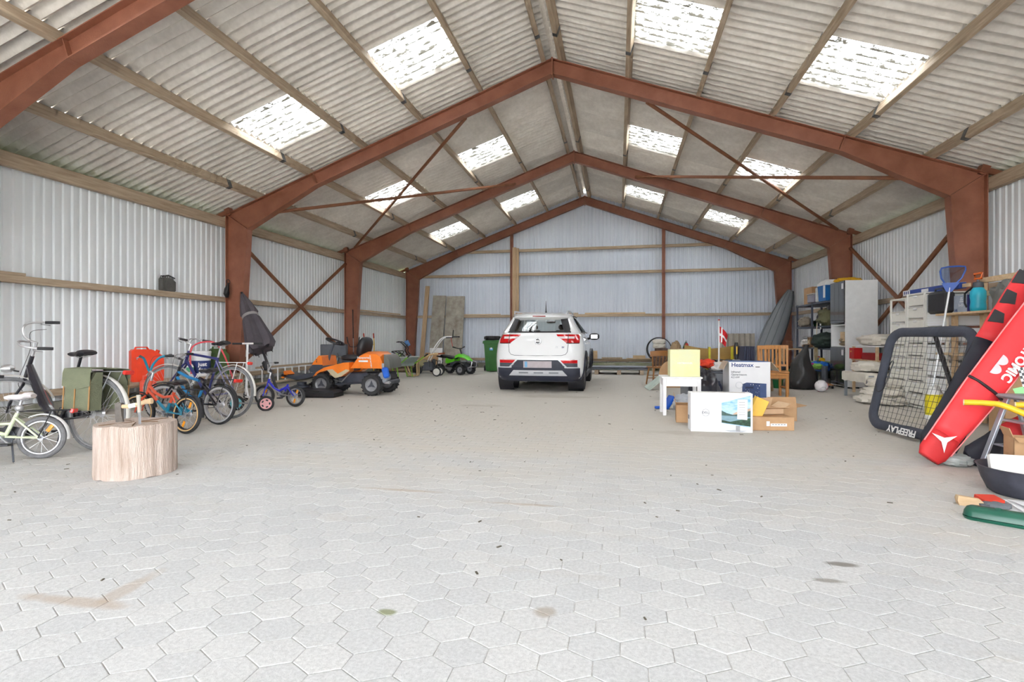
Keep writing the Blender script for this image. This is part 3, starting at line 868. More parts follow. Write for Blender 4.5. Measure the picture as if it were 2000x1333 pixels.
# --- small blue bike without saddle
blue, _ = make_bike('toddler_bicycle', 'tiny bright blue childrens bicycle without saddle beside the parasol pole', (-4.07, 7.83), 181, 3, dict(
    R=.175, wb=.58, tw=.048, tyre=M_rubber, rim=M_dchr, m_frame=BLUE, nsp=14, cs=.7, cl=.08, saddle=False, lever=False,
    HT=(.50, 0, .46), HB=(.525, 0, .36), BB=(.27, 0, .20), ST=(.16, 0, .36), SP=(.16, 0, .40), steer=8, m_fork=BLUE,
    frame=[('frame', BLUE, [([(.51, 0, .42), (.40, 0, .30), (.30, 0, .26), (.17, 0, .33)], .018), ([(.145, 0, .37), (.20, 0, .26)], .017), ([(.16, .02, .34), (0, .05, .175)], .009), ([(.16, -.02, .34), (0, -.05, .175)], .009)]),
        ('lower_frame', M_dchr, [([(.515, 0, .38), (.27, 0, .20)], .017), ([(.20, 0, .26), (.27, 0, .20)], .016), ([(.27, .02, .2), (0, .05, .175)], .010), ([(.27, -.02, .2), (0, -.05, .175)], .010)])],
    bar=[(-.02, .04, .09), (-.05, .12, .15), (-.08, .18, .15)], grip=.08, guards=None, chainguard=M_dchr, refl=[-1.3, 1.9], stand=False))
# --- stabiliser wheels on a silver bar
stb = thing('stabiliser_bar', 'silver stabiliser bar with one pink and one teal wheel in front of the blue bicycle', 'training wheels', (-4.45, 7.28, 0), (0, 0, R(6)))
MB().tube([(-.27, 0, .115), (.20, 0, .115)], .012, 8).build('bar', M_dchr, stb)
for x, m, w in ((.22, mat('pink_plastic', C_(240, 176, 178), .5), 0), (-.28, mat('turquoise_plastic', C_(90, 190, 206), .5), 0)):
    q = Matrix.Translation((x, 0, .115)) @ Matrix.Rotation(R(28), 4, 'Z')
    wo = MB().lathe([(.02, -.022), (.085, -.02), (.085, .02), (.02, .022)], axis='y', n=24, M=q).build('wheel', m, stb)
    MB().ring((0, 0, 0), .100, .016, 'y', 28, 8, 1.5).xf(q).build('tyre', M_rubber, wo)
    for k in range(5):
        a = 2 * pi * k / 5
        MB().box((.055 * cos(a), -.022, .055 * sin(a)), (.022, .006, .035), (0, -a, 0), .003).xf(q).build('wheel_opening', M_black, wo)
# ================================================================ left side: things round the bikes
# --- chopping block with hatchet and knife
M_stump = mat('weathered_pale_wood', C_(222, 206, 196), .85, 0, .1, 5, .8, 26, col2=C_(178, 156, 140), stretch=(6, 6, .5))
st = thing('chopping_block', 'thick pale barkless log section standing upright as a chopping block', 'tree stump', (-2.82, 3.74, 0))
b = MB(); n = 72; secs = []
for z, k in ((0, 1.0), (.03, 1.005), (.15, .995), (.30, .99), (.405, .985), (.43, .965)):
    sec = []
    for i in range(n):
        a = 2 * pi * i / n
        r = .298 * k * (1 + .03 * mnoise.noise(V(cos(a) * 2, sin(a) * 2, z * .8)) + .022 * mnoise.noise(V(cos(a) * 9, sin(a) * 9, z * .7)))
        r -= .012 if (i % 13 == 4 or i % 17 == 9) and z > .02 else 0
        zz = z + (.012 * mnoise.noise(V(cos(a) * 2, sin(a) * 2, 7)) if z > .4 else 0) + (.02 * max(0, mnoise.noise(V(cos(a) * 4, sin(a) * 4, 3))) if z == 0 else 0)
        sec.append((r * cos(a), r * sin(a), zz))
    secs.append(sec)
b.loft(secs); b.build('log', M_stump, st, ang=50)
ck = MB()
for a, rr_ in ((1.2, .25), (2.9, .2), (4.2, .26), (5.4, .22), (.3, .17)):
    ck.prism([(.03 * cos(a), .03 * sin(a)), (rr_ * cos(a + .02), rr_ * sin(a + .02)), (rr_ * cos(a - .015), rr_ * sin(a - .015))], .415, .436, 'xy')
ck.build('radial_cracks', mat('crack_brown', C_(120, 92, 66), .9), st, kind='stuff')
hx = thing('hatchet', 'hatchet with taped wooden handle driven into the chopping block', 'axe', (-2.955, 3.70, .43), (0, 0, R(9)))
hd = MB().loft([[(-.028, -.003, -.015), (.045, -.003, -.025), (.045, .003, -.025), (-.028, .003, -.015)], [(-.025, -.012, .06), (.03, -.012, .06), (.03, .012, .06), (-.025, .012, .06)], [(-.028, -.016, .12), (.028, -.016, .12), (.028, .016, .12), (-.028, .016, .12)], [(-.028, -.016, .165), (.028, -.016, .165), (.028, .016, .165), (-.028, .016, .165)]])
hd.build('axe_head', mat('forged_steel', C_(128, 122, 116), .5, .5, .15, 12), hx)
hl = MB().tube([(-.03, 0, .135), (.08, 0, .135), (.16, 0, .152), (.24, 0, .178), (.29, 0, .185)], [.017, .017, .017, .021, .026], 10, flat=.75); hl.build('handle', M_pale, hx)
MB().tube([(.09, 0, .1365), (.15, 0, .150)], .0195, 10, flat=.78).build('white_tape', M_white, hx)
kn = thing('knife', 'old knife stuck upright in the chopping block', 'knife', (-2.70, 3.66, .425), (R(3), 0, 0))
MB().box((0, 0, .05), (.026, .004, .12), None, .0015).build('blade', M_dchr, kn)
MB().tube([(0, 0, .105), (0, 0, .17), (0, 0, .25)], [.014, .013, .017], 10).build('handle', mat('horn_handle', C_(190, 184, 172), .6), kn)

# --- things on the low bench by the wall
bn = thing('low_bench', 'low rough plank bench along the left wall behind the bicycles', 'bench', (-6.62, 8.0, 0))
for k in range(2): MB().box((-.13 + k * .26, 0, .40), (.24, 3.3, .04), None, .004).build('plank', M_wood, bn)
for y in (-1.5, 0, 1.5): MB().box((0, y, .19), (.42, .06, .38)).build('support', M_wood, bn)
def jerrycan(name, label, loc, rz, m, w=.36, h=.46, d=.17):
    t = thing(name, label, 'fuel can', loc, (0, 0, rz))
    o = MB()
    out = [(-w / 2, .02), (-w / 2 + .02, 0), (w / 2 - .02, 0), (w / 2, .02), (w / 2, h * .72), (w / 2 - .02, h * .80), (w * .18, h * .97), (w * .1, h), (-w / 2 + .03, h), (-w / 2, h - .03)]
    o.prism(out, -d / 2, d / 2, 'xz'); bo = o.build('body', m, t)
    for s in (-1, 1): MB().prism([(x * .72, .06 + (z - .06) * .78) for x, z in out], s * d / 2, s * (d / 2 + .012), 'xz').build('pressed_panel', m, bo)
    for k in (-1, 0, 1): MB().tube([(-w * .36, k * .045, h - .005), (-w * .33, k * .045, h + .035), (w * .0, k * .045, h + .035), (w * .05, k * .045, h - .005)], .009, 8).build('handle', m, t)
    MB().cyl((w * .30, 0, h * .86), (w * .36, 0, h * .97), .032, .03, 14).build('cap', M_dgrey if 'red' not in label else m, t)
    return t
jr = jerrycan('jerry_can', 'large red steel jerry can on the bench behind the orange bicycle', (-6.6, 7.42, .42), R(58), mat('fuel_can_red', C_(238, 66, 28), .45, 0, .06, 6), .46, .54, .2)
jerrycan('jerry_can', 'dark green steel jerry can beside the red column', (-6.62, 9.08, .42), R(55), mat('army_green', C_(66, 92, 38), .5, 0, .1, 6), .33, .52, .18)
gb = jerrycan('jerry_can', 'small grey fuel can with spout standing on the wall rail', (-7.155, 8.39, 2.04), R(90), mat('sooty_grey_tin', C_(104, 104, 100), .5, .3, .12, 9), .30, .25, .09)
MB().tube([(-.12, 0, .27), (.02, 0, .30), (.17, 0, .26)], [.012, .016, .012], 8).build('spout', M_black, gb)
pc = thing('petrol_can', 'small red plastic petrol can in front of the red jerry can', 'fuel can', (-6.15, 7.02, 0), (0, 0, R(50)))
MB().box((0, 0, .35), (.22, .14, .26), None, .03).build('body', mat('coral_plastic', C_(240, 96, 74), .5), pc)
MB().tube([(-.07, 0, .46), (-.06, 0, .54), (.02, 0, .55), (.05, 0, .47)], .018, 8).build('handle', MATS['coral_plastic'], pc)
MB().box((0, -.072, .33), (.14, .004, .10)).build('sticker', M_white, pc)
MB().box((0, 0, .11), (.26, .20, .22), None, .004).build('wooden_foot', M_wood, pc)
bt = thing('weedkiller_bottle', 'white bottle with green label standing on the bench behind navy bicycle', 'bottle', (-6.55, 8.28, .42), (0, 0, R(50)))
MB().lathe([(.055, 0), (.06, .02), (.06, .20), (.04, .24), (.02, .26), (.02, .30)], n=18).build('body', M_white, bt)
MB().lathe([(.0615, .10), (.0615, .19)], n=18, cap=False).build('green_label', mat('green_label', C_(80, 170, 128), .6), bt)
MB().cyl((0, 0, .30), (0, 0, .33), .022, None, 12).build('cap', M_dgrey, bt)
sk = thing('paint_pail', 'white plastic pail with navy printed band on the bench behind navy bicycle', 'bucket', (-6.62, 8.62, .42), (0, 0, R(50)))
MB().lathe([(.13, 0), (.15, .02), (.165, .40), (.17, .44), (.175, .45), (.17, .48), (.02, .485)], n=28).build('body', M_white, sk)
MB().lathe([(.1535, .06), (.163, .30)], n=28, cap=False).build('navy_band', mat('navy_print', C_(44, 62, 124), .6), sk)
MB().tube([(.172 * cos(a), .172 * sin(a), .44 - .12 * abs(sin(a)) ** 1.5) for a in [pi * k / 12 for k in range(13)]], .004, 6).build('bail_handle', M_dchr, sk)
text('just', .10, M_white, sk, (0, -.165, .23), (pi / 2, 0, 0), bold=.003)
text('for', .10, M_white, sk, (0, -.163, .13), (pi / 2, 0, 0), bold=.003)
hs = MB().tube(smooth_path([(-4.95, 6.60, .62), (-4.98, 6.62, .95), (-4.93, 6.70, 1.07), (-4.80, 6.84, 1.09), (-4.70, 6.88, 1.0), (-4.55, 6.84, .80), (-4.45, 6.82, .60), (-4.40, 6.82, .47)]), .012, 8)
ho = hs.build('rubber_hose', mat('pink_red_hose', C_(214, 72, 84), .5)); tag(ho, 'pinkish red hose looped over the handlebar of the navy bicycle', 'hose')
# --- white kick scooter
ks = thing('kick_scooter', 'white kick scooter with black T handlebar standing by the red column', 'scooter', (-5.42, 8.35, 0), (0, 0, R(150)))
MB().tube([(0, 0, .12), (-.04, 0, .60), (-.06, 0, 1.04)], [.022, .02, .018], 10).build('steering_column', M_white, ks)
hb = MB().tube([(-.06, -.10, 1.05), (-.06, .10, 1.05)], .016, 10).build('handlebar', M_white, ks)
for s in (-1, 1): MB().tube([(-.06, s * .10, 1.05), (-.065, s * .26, 1.05)], .019, 10).build('grip', M_black, hb)
MB().box((-.36, 0, .085), (.58, .11, .02), None, .006).build('deck', M_white, ks)
MB().tube([(-.08, 0, .09), (0, 0, .30)], .018, 8).build('neck', M_white, ks)
for x in (.02, -.70):
    w_ = MB().lathe([(.03, -.012), (.085, -.012), (.09, 0), (.085, .012), (.03, .012)], (x, 0, .09), 'y', 20).build('wheel', M_rubber, ks)
# --- folded parasol leaning on the column
Tp, Bp = V(-6.62, 9.72, 2.12), V(-5.30, 9.12, .03)
ax_ = (Tp - Bp); Lp = ax_.length; q = ax_.to_track_quat('Z', 'Y')
pa = thing('parasol', 'folded dark grey cantilever parasol leaning against the red column', 'parasol', tuple(Bp)); pa.rotation_mode = 'QUATERNION'; pa.rotation_quaternion = q
MB().tube([(0, 0, 0), (0, 0, Lp)], .026, 12).build('pole', M_black, pa)
M_cloth = mat('charcoal_parasol_cloth', C_(92, 86, 92), .9, 0, .1, 5, .3, 90)
def cs(z, r, a=.35, ph=0): return [(r * (1 + a * sin(k * 2 * pi / 32 * 8 + ph)) * cos(2 * pi * k / 32), r * (1 + a * sin(k * 2 * pi / 32 * 8 + ph)) * sin(2 * pi * k / 32), z) for k in range(32)]
cn = MB().loft([cs(Lp * .42, .19, .25, .6), cs(Lp * .46, .235, .25, .5), cs(Lp * .52, .22, .25, .4), cs(Lp * .62, .185, .22, .3), cs(Lp * .73, .15, .15, .2), cs(Lp * .75, .125, .1, .1), cs(Lp * .78, .15, .2), cs(Lp * .88, .10, .2), cs(Lp * .98, .035, .1)])
co = cn.build('canopy', M_cloth, pa, ang=60)
MB().lathe([(.16, Lp * .735), (.162, Lp * .76)], n=24, cap=False).build('tie_band', mat('grey_strap', C_(150, 146, 146), .8), co)
for k in range(8):
    a = 2 * pi * k / 8
    MB().tube([(.20 * cos(a), .20 * sin(a), Lp * .40), (.10 * cos(a), .10 * sin(a), Lp * .60)], .007, 6).build('rib', M_black, pa)
MB().box((.05, 0, Lp * .27), (.10, .08, .20), None, .015).build('crank_housing', M_black, pa)
MB().tube([(.10, 0, Lp * .27), (.16, 0, Lp * .27), (.17, .05, Lp * .22)], .008, 6).build('crank_handle', M_black, pa)
# --- ladder lying on its side by the wall
ld = thing('ladder', 'long ladder with timber rails and white rungs lying on its side along the left wall', 'ladder', (-6.72, 12.6, 0))
for z in (.12, .48): MB().box((0, 0, z), (.05, 4.6, .045), None, .004).build('side_rail', M_wood, ld)
for k in range(16): MB().cyl((0, -2.1 + k * .28, .12), (0, -2.1 + k * .28, .48), .018, None, 10).build('rung', M_white, ld)
for y in (-1.9, 1.9): MB().box((0, y, .05), (.06, .10, .10)).build('prop_block', M_wood, ld)
# --- dark crate on a work stand behind the mower
wsd = thing('work_stand', 'dark grey metal tool cabinet on a post stand behind the ride-on mower', 'tool stand', (-5.85, 12.1, 0), (0, 0, R(22)))
MB().box((0, 0, .84), (.62, .36, .30), None, .01).build('cabinet_box', M_dgrey, wsd)
MB().box((0, 0, .675), (.70, .42, .02), None, .004).build('tray', mat('beige_shelf', C_(168, 160, 148), .6), wsd)
for s in (-1, 1): MB().box((s * .16, 0, .34), (.10, .08, .66), None, .006).build('post', M_dgrey, wsd)
MB().box((0, 0, .012), (.6, .4, .024)).build('foot_plate', M_dgrey, wsd)
for k in range(4): MB().cyl((.12 + .06 * (k % 2), -.05 + .1 * (k // 2), .99), (.12 + .06 * (k % 2), -.05 + .1 * (k // 2), 1.05), .02, None, 10).build('knob', M_black, wsd)
# --- string trimmer leaning on the third column
Tp, Bp = V(-6.78, 14.75, 2.02), V(-6.2, 13.75, .06)
tr = thing('string_trimmer', 'petrol string trimmer leaning against the third red column', 'trimmer', tuple(Bp)); tr.rotation_mode = 'QUATERNION'; tr.rotation_quaternion = (Tp - Bp).to_track_quat('Z', 'Y'); Lp = (Tp - Bp).length
MB().tube([(0, 0, 0), (0, 0, Lp * .55)], .014, 10).build('lower_shaft', M_dchr, tr); MB().tube([(0, 0, Lp * .55), (0, 0, Lp)], .015, 10).build('upper_shaft', M_black, tr)
MB().ball((0, 0, .05), (.13, .11, .12), 14, 8, pw=.8).build('engine', M_dgrey, tr)
MB().tube([(-.16, 0, Lp * .50), (-.10, 0, Lp * .43), (0, 0, Lp * .42), (.10, 0, Lp * .43), (.16, 0, Lp * .50)], .012, 8).build('handle', M_black, tr)
for s in (-1, 1): MB().tube([(s * .15, 0, Lp * .48), (s * .18, 0, Lp * .57)], .018, 8).build('grip', M_black, tr)
# --- sack truck
hk = thing('sack_truck', 'yellow sack truck with red grips behind the mower hood', 'hand truck', (-6.5, 15.25, 0), (R(-8), 0, R(20)))
for s in (-1, 1):
    MB().tube([(s * .15, 0, .12), (s * .15, 0, .98), (s * .15, -.10, 1.12), (s * .15, -.14, 1.16)], .014, 8).build('side_tube', M_yellow, hk)
    MB().tube([(s * .15, -.13, 1.15), (s * .15, -.24, 1.27)], .021, 10).build('grip', mat('red_grip', C_(190, 66, 46), .6), hk)
    MB().lathe([(.03, -.02), (.09, -.03), (.11, 0), (.09, .03), (.03, .02)], (s * .22, .06, .11), 'x', 18).build('wheel', M_rubber, hk)
for z in (.3, .6, .95): MB().tube([(-.15, 0, z), (.15, 0, z)], .011, 8).build('cross_tube', M_yellow, hk)
MB().box((0, -.12, .012), (.36, .22, .012)).build('toe_plate', M_yellow, hk)
# --- planks lying on rails
def plank(label, c, d, m, rot=None, name='loose_plank', group='loose planks on the wall rails'):
    o = MB().box(c, d, rot, .003).build(name, m); return tag(o, label, 'plank', group)
plank('short dark plank end lying on the left wall rail at the picture edge', (-7.15, 5.4, 2.06), (.08, 1.1, .04), M_wood)
plank('two metre white batten lying on the left wall rail beside the far corner', (-7.13, 17.0, 2.075), (.05, 4.2, .035), M_pale)
plank('thin board on the left wall rail above the bracing cross', (-7.15, 13.6, 2.05), (.07, 1.6, .02), M_wood)
plank('thin plank on the back wall rail left of the gable post', (-4.1, 19.76, 2.07), (1.7, .07, .03), M_pale)
plank('short plank on the back wall rail right of the gable post', (-2.1, 19.76, 2.09), (1.0, .07, .07), M_pale)
plank('weathered plank on the back wall rail above the car roof', (-.75, 19.76, 2.08), (1.0, .07, .05), M_wood)
plank('long pale plank on the back wall rail right of the car', (1.1, 19.755, 2.075), (2.2, .06, .05), M_pale)
# --- timber and boards in the far left corner
o = MB().box((0, 0, 1.62), (.17, .05, 3.24), None, .004).build('tall_timber', M_woodz, loc=(-6.32, 19.25, 0.0), rot=(R(-7), R(2.2), 0)); tag(o, 'tall pale timber leaning on the far wall beside grey boards', 'timber')
M_conc = mat('stained_formwork', C_(184, 178, 166), .9, 0, .2, 4, .4, 25, col2=C_(136, 127, 114))
for i, (x, w, h_, l) in enumerate(((-5.78, .54, 2.86, 'tall stained grey formwork board leaning beside the pale timber'), (-5.06, .74, 2.82, 'wider stained grey formwork board leaning on the far wall nearest the bin'))):
    o = MB().box((0, 0, h_ / 2), (w, .03, h_), None, .004).build('formwork_board', M_conc, loc=(x, 19.28 - .05 * i, 0.0), rot=(R(-8), R(1.6 - i * .8), 0)); tag(o, l, 'board')
o = MB().box((0, 0, .39), (.52, .03, .78), None, .004).build('leaning_whiteboard', M_white, loc=(-5.62, 18.9, 0), rot=(R(-10), 0, 0)); tag(o, 'white panel leaning against the grey boards', 'board')
o = MB().box((0, 0, .30), (.52, .03, .60), None, .004).build('fibreboard', M_card, loc=(-5.72, 18.74, 0), rot=(R(-10), 0, 0)); tag(o, 'brown fibreboard sheet in front of the white panel', 'board')
for row, nn in enumerate((4, 3, 2)):
    for i in range(nn):
        pos = 'bottom middle top'.split()[row]
        wh = [['nearest', 'second', 'third', 'farthest'], ['nearest', 'middle', 'farthest'], ['nearer', 'farther']][row][i]
        o = MB().cyl((-.6, 0, 0), (.6, 0, 0), .07, .066, 10).build('log', mat('grey_log', C_(142, 124, 104), .9, 0, .2, 8, .4, 30), loc=(-6.0 + .02 * i, 16.4 + i * .142 + row * .071, .07 + row * .123))
        tag(o, f'short grey log, {wh} in the {pos} row of the firewood stack behind the wheelbarrow', 'log', f'{pos} row of the firewood stack')

for k, (x, h_, l) in enumerate(((-2.66, 4.62, 'tall pale plank standing against the left gable post, the wider one'), (-2.53, 4.58, 'tall narrow plank beside the wider one at the left gable post'))):
    o = MB().box((0, 0, h_ / 2), (.15 - .06 * k, .045, h_), None, .004).build('gable_plank', M_woodz, loc=(x, 19.5, 0), rot=(R(-.6), 0, 0)); tag(o, l, 'plank')
hk_ = thing('hanging_bag', 'small black net bag hanging on the second red column at the left', 'bag', (-7.0, 9.79, 2.0)); lump_pts = [(0, 0, .34), (0, -.02, .28), (0, -.05, .20), (0, -.06, .10), (0, -.04, .02)]
MB().tube(lump_pts, [.012, .03, .05, .06, .03], 10).build('net_bag', M_black, hk_); MB().ring((0, -.01, .36), .05, .008, 'x', 18, 6).build('loop', M_black, hk_)
rq0 = random.Random(21); db = MB()
for k in range(150):
    x, y = rq0.uniform(-5.5, 5.5), rq0.uniform(2.0, 12.0); a = rq0.uniform(0, 3); l = rq0.uniform(.004, .012) * (1 + y * .12)
    db.box((x, y, .003), (l * 2, l * .7, .004), (0, 0, a))
dbo = db.build('floor_debris', mat('dark_leaf_bits', C_(92, 86, 74), .9)); tag(dbo, 'scattered dark leaf bits and chips on the paving', 'debris', kind='stuff')
# ================================================================ machines on the left
M_or = mat('orange_machine_paint', C_(250, 132, 38), .35, 0, .05, 6, coat=.3)
M_cream = mat('cream_plastic', C_(206, 190, 156), .5, 0, .06, 8)
M_gmet = mat('graphite_plastic', C_(70, 74, 84), .45, 0, .1, 9)

def fat_wheel(parent, c, Rw, W, m_rim, lugs=20, tri=None, rim_k=.58):
    """machine wheel, axle along y: tyre part with lugs, rim and cap as sub-parts"""
    h = W / 2
    ty = MB().lathe([(Rw * rim_k, -h * .8), (Rw * .72, -h), (Rw * .9, -h), (Rw * .975, -h * .7), (Rw * .985, 0), (Rw * .975, h * .7), (Rw * .9, h), (Rw * .72, h), (Rw * rim_k, h * .8)], c, 'y', 36, cap=False)
    for k in range(lugs):
        for s in (-1, 1):
            a = 2 * pi * (k + (.25 if s > 0 else -.25)) / lugs
            M = Matrix.Translation(c) @ Matrix.Rotation(-a, 4, 'Y') @ Matrix.Translation((Rw * .975, s * h * .45, 0)) @ Matrix.Rotation(R(28 * s), 4, 'X')
            ty.add(*_boxvf(.03 * Rw / .2, h * .8, Rw * .09), M)
    to = ty.build('wheel', M_rubber, parent)
    MB().lathe([(.02, -h * .55), (Rw * rim_k * .8, -h * .55), (Rw * rim_k, -h * .85), (Rw * rim_k * 1.04, -h * .8), (Rw * rim_k * 1.04, h * .8), (Rw * rim_k, h * .85), (Rw * rim_k * .8, h * .55), (.02, h * .55)], c, 'y', 32).build('rim', m_rim, to)
    for s in (-1, 1):
        MB().lathe([(Rw * .12, h * .5 * s), (Rw * .12, h * .72 * s), (.004, h * .78 * s)], c, 'y', 14).build('hub_cap', M_dgrey, to)
        if tri:
            for k in range(3):
                a = R(90 + 120 * k)
                MB().prism([(c[0] + Rw * .46 * cos(a), c[2] + Rw * .46 * sin(a)), (c[0] + Rw * .16 * cos(a + 1.0), c[2] + Rw * .16 * sin(a + 1.0)), (c[0] + Rw * .16 * cos(a - 1.0), c[2] + Rw * .16 * sin(a - 1.0))], c[1] + s * h * .56, c[1] + s * h * .66, 'xz').build('rim_spoke', M_gmet, to)
    return to
def _boxvf(x, y, z):
    vs = [(a * x / 2, b * y / 2, e * z / 2) for e in (-1, 1) for (a, b) in ((-1, -1), (1, -1), (1, 1), (-1, 1))]
    return vs, [(3, 2, 1, 0), (4, 5, 6, 7), (0, 1, 5, 4), (1, 2, 6, 5), (2, 3, 7, 6), (3, 0, 4, 7)]

# --- orange ride-on mower, heading to the left wall
rm = thing('ride_on_mower', 'orange ride-on mower with black seat and front cutting deck', 'ride-on mower', (-3.58, 10.02, 0), (0, 0, pi))
for x in (0, 1.1):
    for s in (-1, 1): fat_wheel(rm, (x, s * .37, .215), .215, .16, M_mgrey if False else M_dchr, 18, True)
# chassis
MB().box((.52, 0, .33), (.66, .40, .22), None, .02).build('chassis', M_gmet, rm)
MB().box((-.02, 0, .34), (.5, .36, .24), None, .02).build('engine_block', M_black, rm)
MB().tube([(.3, .22, .24), (.9, .22, .20)], .02, 8).build('linkage_rod', M_dgrey, rm)
MB().tube([(.55, .24, .45), (.75, .24, .25), (.95, .24, .3)], .014, 8).build('lift_rod', M_dchr, rm)
eng = MB().lathe([(.10, -.09), (.12, -.05), (.12, .05), (.10, .09)], (-.20, .26, .36), 'y', 18).build('muffler', M_mgrey, rm)
MB().box((-.24, .05, .26), (.20, .5, .08), None, .015).build('rear_bumper', M_dgrey, rm)
MB().box((-.28, .28, .26), (.12, .10, .06), None, .012).build('exhaust_outlet', M_chrome, rm)
bpad = MB().box((-.27, .34, .46), (.12, .12, .22), (0, R(14), 0), .03).build('blue_cover', mat('blue_plastic', C_(38, 104, 212), .4), rm)
# hood: side profile lofted across the width with a crowned top
prof = [(.50, .54), (.40, .72), (.30, .83), (.18, .875), (-.06, .87), (-.14, .82), (-.19, .70), (-.20, .54)]
def hood(w0, y): return [(x, y, z if z < .6 else z - (.04 if abs(y) > .27 else 0)) for x, z in prof]
MB().loft([hood(0, -.33), hood(0, -.31), hood(0, -.20), hood(0, .20), hood(0, .31), hood(0, .33)]).build('hood', M_or, rm)
MB().prism([(-.205, .54), (-.205, .82), (-.25, .80), (-.32, .70), (-.33, .54)], -.29, .29, 'xz').build('hood_grille', mat('smoked_grille', C_(104, 104, 98), .3), rm)
MB().box((-.205, .335, .60), (.05, .012, .09), None, .004).build('tail_lens', M_chrome, rm)
text('Husqvarna', .062, M_white, rm, (.22, .334, .755), (pi / 2, 0, pi), bold=.001)
MB().box((.22, .333, .685), (.20, .004, .035)).build('side_decal', M_white, rm)
text('RIDER BATTERY', .035, M_white, rm, (.06, .335, .68), (pi / 2, R(82), pi), bold=.0008)
# seat
sc_ = MB().loft([[(x, y * w, z) for x, y, z in ((.40, -1, .74), (.78, -1, .72), (.84, -.8, .78), (.80, -.6, .82), (.5, -.5, .80), (.5, .5, .80), (.80, .6, .82), (.84, .8, .78), (.78, 1, .72), (.40, 1, .74))] for w in (.05, .20, .235, .24)][::-1])
MB().ball((.60, 0, .745), (.24, .25, .065), 20, 10, pw=.7).build('seat', M_black, rm)
MB().ball((.36, 0, .95), (.10, .24, .23), 20, 12, Matrix.Translation((.36, 0, .95)) @ Matrix.Rotation(R(-14), 4, 'Y') @ Matrix.Translation((-.36, 0, -.95)), pw=.72).build('backrest', M_black, rm)
MB().ball((.72, .0, .66), (.14, .13, .06), 14, 8, pw=.7).build('seat_mount', M_gmet, rm)
# mid body
mb_ = [(.50, .66), (.62, .655), (.85, .60), (1.05, .55), (1.22, .46), (1.30, .36), (1.26, .36), (1.16, .45), (.98, .50), (.90, .47), (.76, .36), (.66, .37), (.50, .48)]
for s in (-1, 1):
    MB().prism(mb_, s * .20, s * .40, 'xz').build('front_fender', M_or, rm)
    MB().prism([(.56, .52), (.74, .43), (.86, .52), (.98, .505), (.88, .40), (.80, .34), (.66, .38), (.48, .50)], s * .40, s * .412, 'xz').build('cream_side_panel', M_cream, rm)
MB().box((.86, 0, .50), (.60, .42, .06), None, .01).build('floor_pan', M_gmet, rm)
MB().prism([(1.15, .58), (1.18, .77), (1.24, .79), (1.36, .66), (1.46, .50), (1.43, .49), (1.33, .60)], -.28, .28, 'xz').build('front_cowl', M_or, rm)
MB().prism([(1.10, .48), (1.16, .60), (1.36, .60), (1.44, .50), (1.40, .44)], -.33, .33, 'xz').build('cowl_base', M_gmet, rm)
for z in (.70, .66): MB().cyl((1.28, .30, z), (1.28, .306, z), .012, None, 10).build('cowl_bolt', M_black, rm)
MB().tube([(1.22, 0, .58), (1.14, 0, .86), (1.06, 0, 1.05)], [.03, .025, .022], 10).build('steering_column', M_gmet, rm)
q = Matrix.Translation((1.03, 0, 1.075)) @ Matrix.Rotation(R(-22), 4, 'Y')
sw = MB().ring((0, 0, 0), .19, .017, 'z', 36, 8).xf(q).build('steering_wheel', M_black, rm)
for k in range(3):
    a = R(120 * k + 30); MB().tube([(0, 0, -.03), (.185 * cos(a), .185 * sin(a), 0)], .012, 6).xf(q).build('wheel_spoke', M_black, sw)
for s in (-1, 1): MB().tube([(.80, s * .30, .58), (.78, s * .32, .80), (.80, s * .32, .84)], .01, 6).build('lever', M_black, rm)
# cutting deck
MB().loft([[(1.20, -.56, z), (.98, .25, z), (.56, .50, z), (.52, .93, z), (1.30, 1.0, z), (1.95, .60, z), (2.0, -.56, z)] if z < .1 else [(1.24, -.52, z), (1.03, .27, z), (.62, .53, z), (.58, .89, z), (1.28, .96, z), (1.90, .57, z), (1.95, -.52, z)] for z in (.015, .09, .135)]).build('cutting_deck', M_black, rm)
for (x, y, r) in ((1.62, .30, .16), (1.62, -.25, .16)):
    MB().lathe([(r, .13), (r, .17), (r * .6, .19), (r * .6, .24), (.02, .25)], (x, y, 0), 'z', 24).build('blade_housing', M_gmet, rm)
MB().box((.98, .945, .08), (.30, .03, .10), (0, 0, R(3)), .01).build('deck_flap', M_black, rm)
MB().prism([(1.26, .46), (1.75, .36), (2.05, .40), (2.08, .36), (1.72, .28), (1.28, .37)], -.20, .34, 'xz').build('deck_cover', M_gmet, rm)
MB().prism([(1.90, .40), (1.99, .47), (2.02, .45), (2.0, .38), (2.08, .33), (2.03, .31)], .12, .34, 'xz').build('deck_handle', M_or, rm)

# --- walk-behind mower with black handle and blue grip box
lm = thing('push_mower', 'push mower with black looped handle behind the ride-on mower', 'lawn mower', (-5.0, 16.3, 0), (0, 0, R(35)))
MB().ball((0, 0, .20), (.36, .25, .12), 20, 10, pw=.7).build('deck', M_gmet, lm)
MB().lathe([(.14, .28), (.14, .38), (.10, .42), (.01, .43)], n=18).build('engine', M_black, lm)
for x in (-.28, .28):
    for s in (-1, 1): MB().lathe([(.03, -.02), (.09, -.025), (.105, 0), (.09, .025), (.03, .02)], (x, s * .26, .105), 'y', 18).build('wheel', M_rubber, lm)
for yy, k in ((0, 0),):
    MB().tube(smooth_path([(-.25, -.21, .22), (-.62, -.21, .70), (-.62, -.20, .84), (-.80, -.20, 1.02), (-.92, -.15, 1.02), (-.94, 0, 1.02), (-.92, .15, 1.02), (-.80, .20, 1.02), (-.62, .20, .84), (-.62, .21, .70), (-.25, .21, .22)], 4), .017, 8).build('handle', M_black, lm)
MB().tube([(-.66, -.2, .82), (-.60, 0, .95), (-.66, .2, .82)], .008, 6).build('brake_bail', M_black, lm)
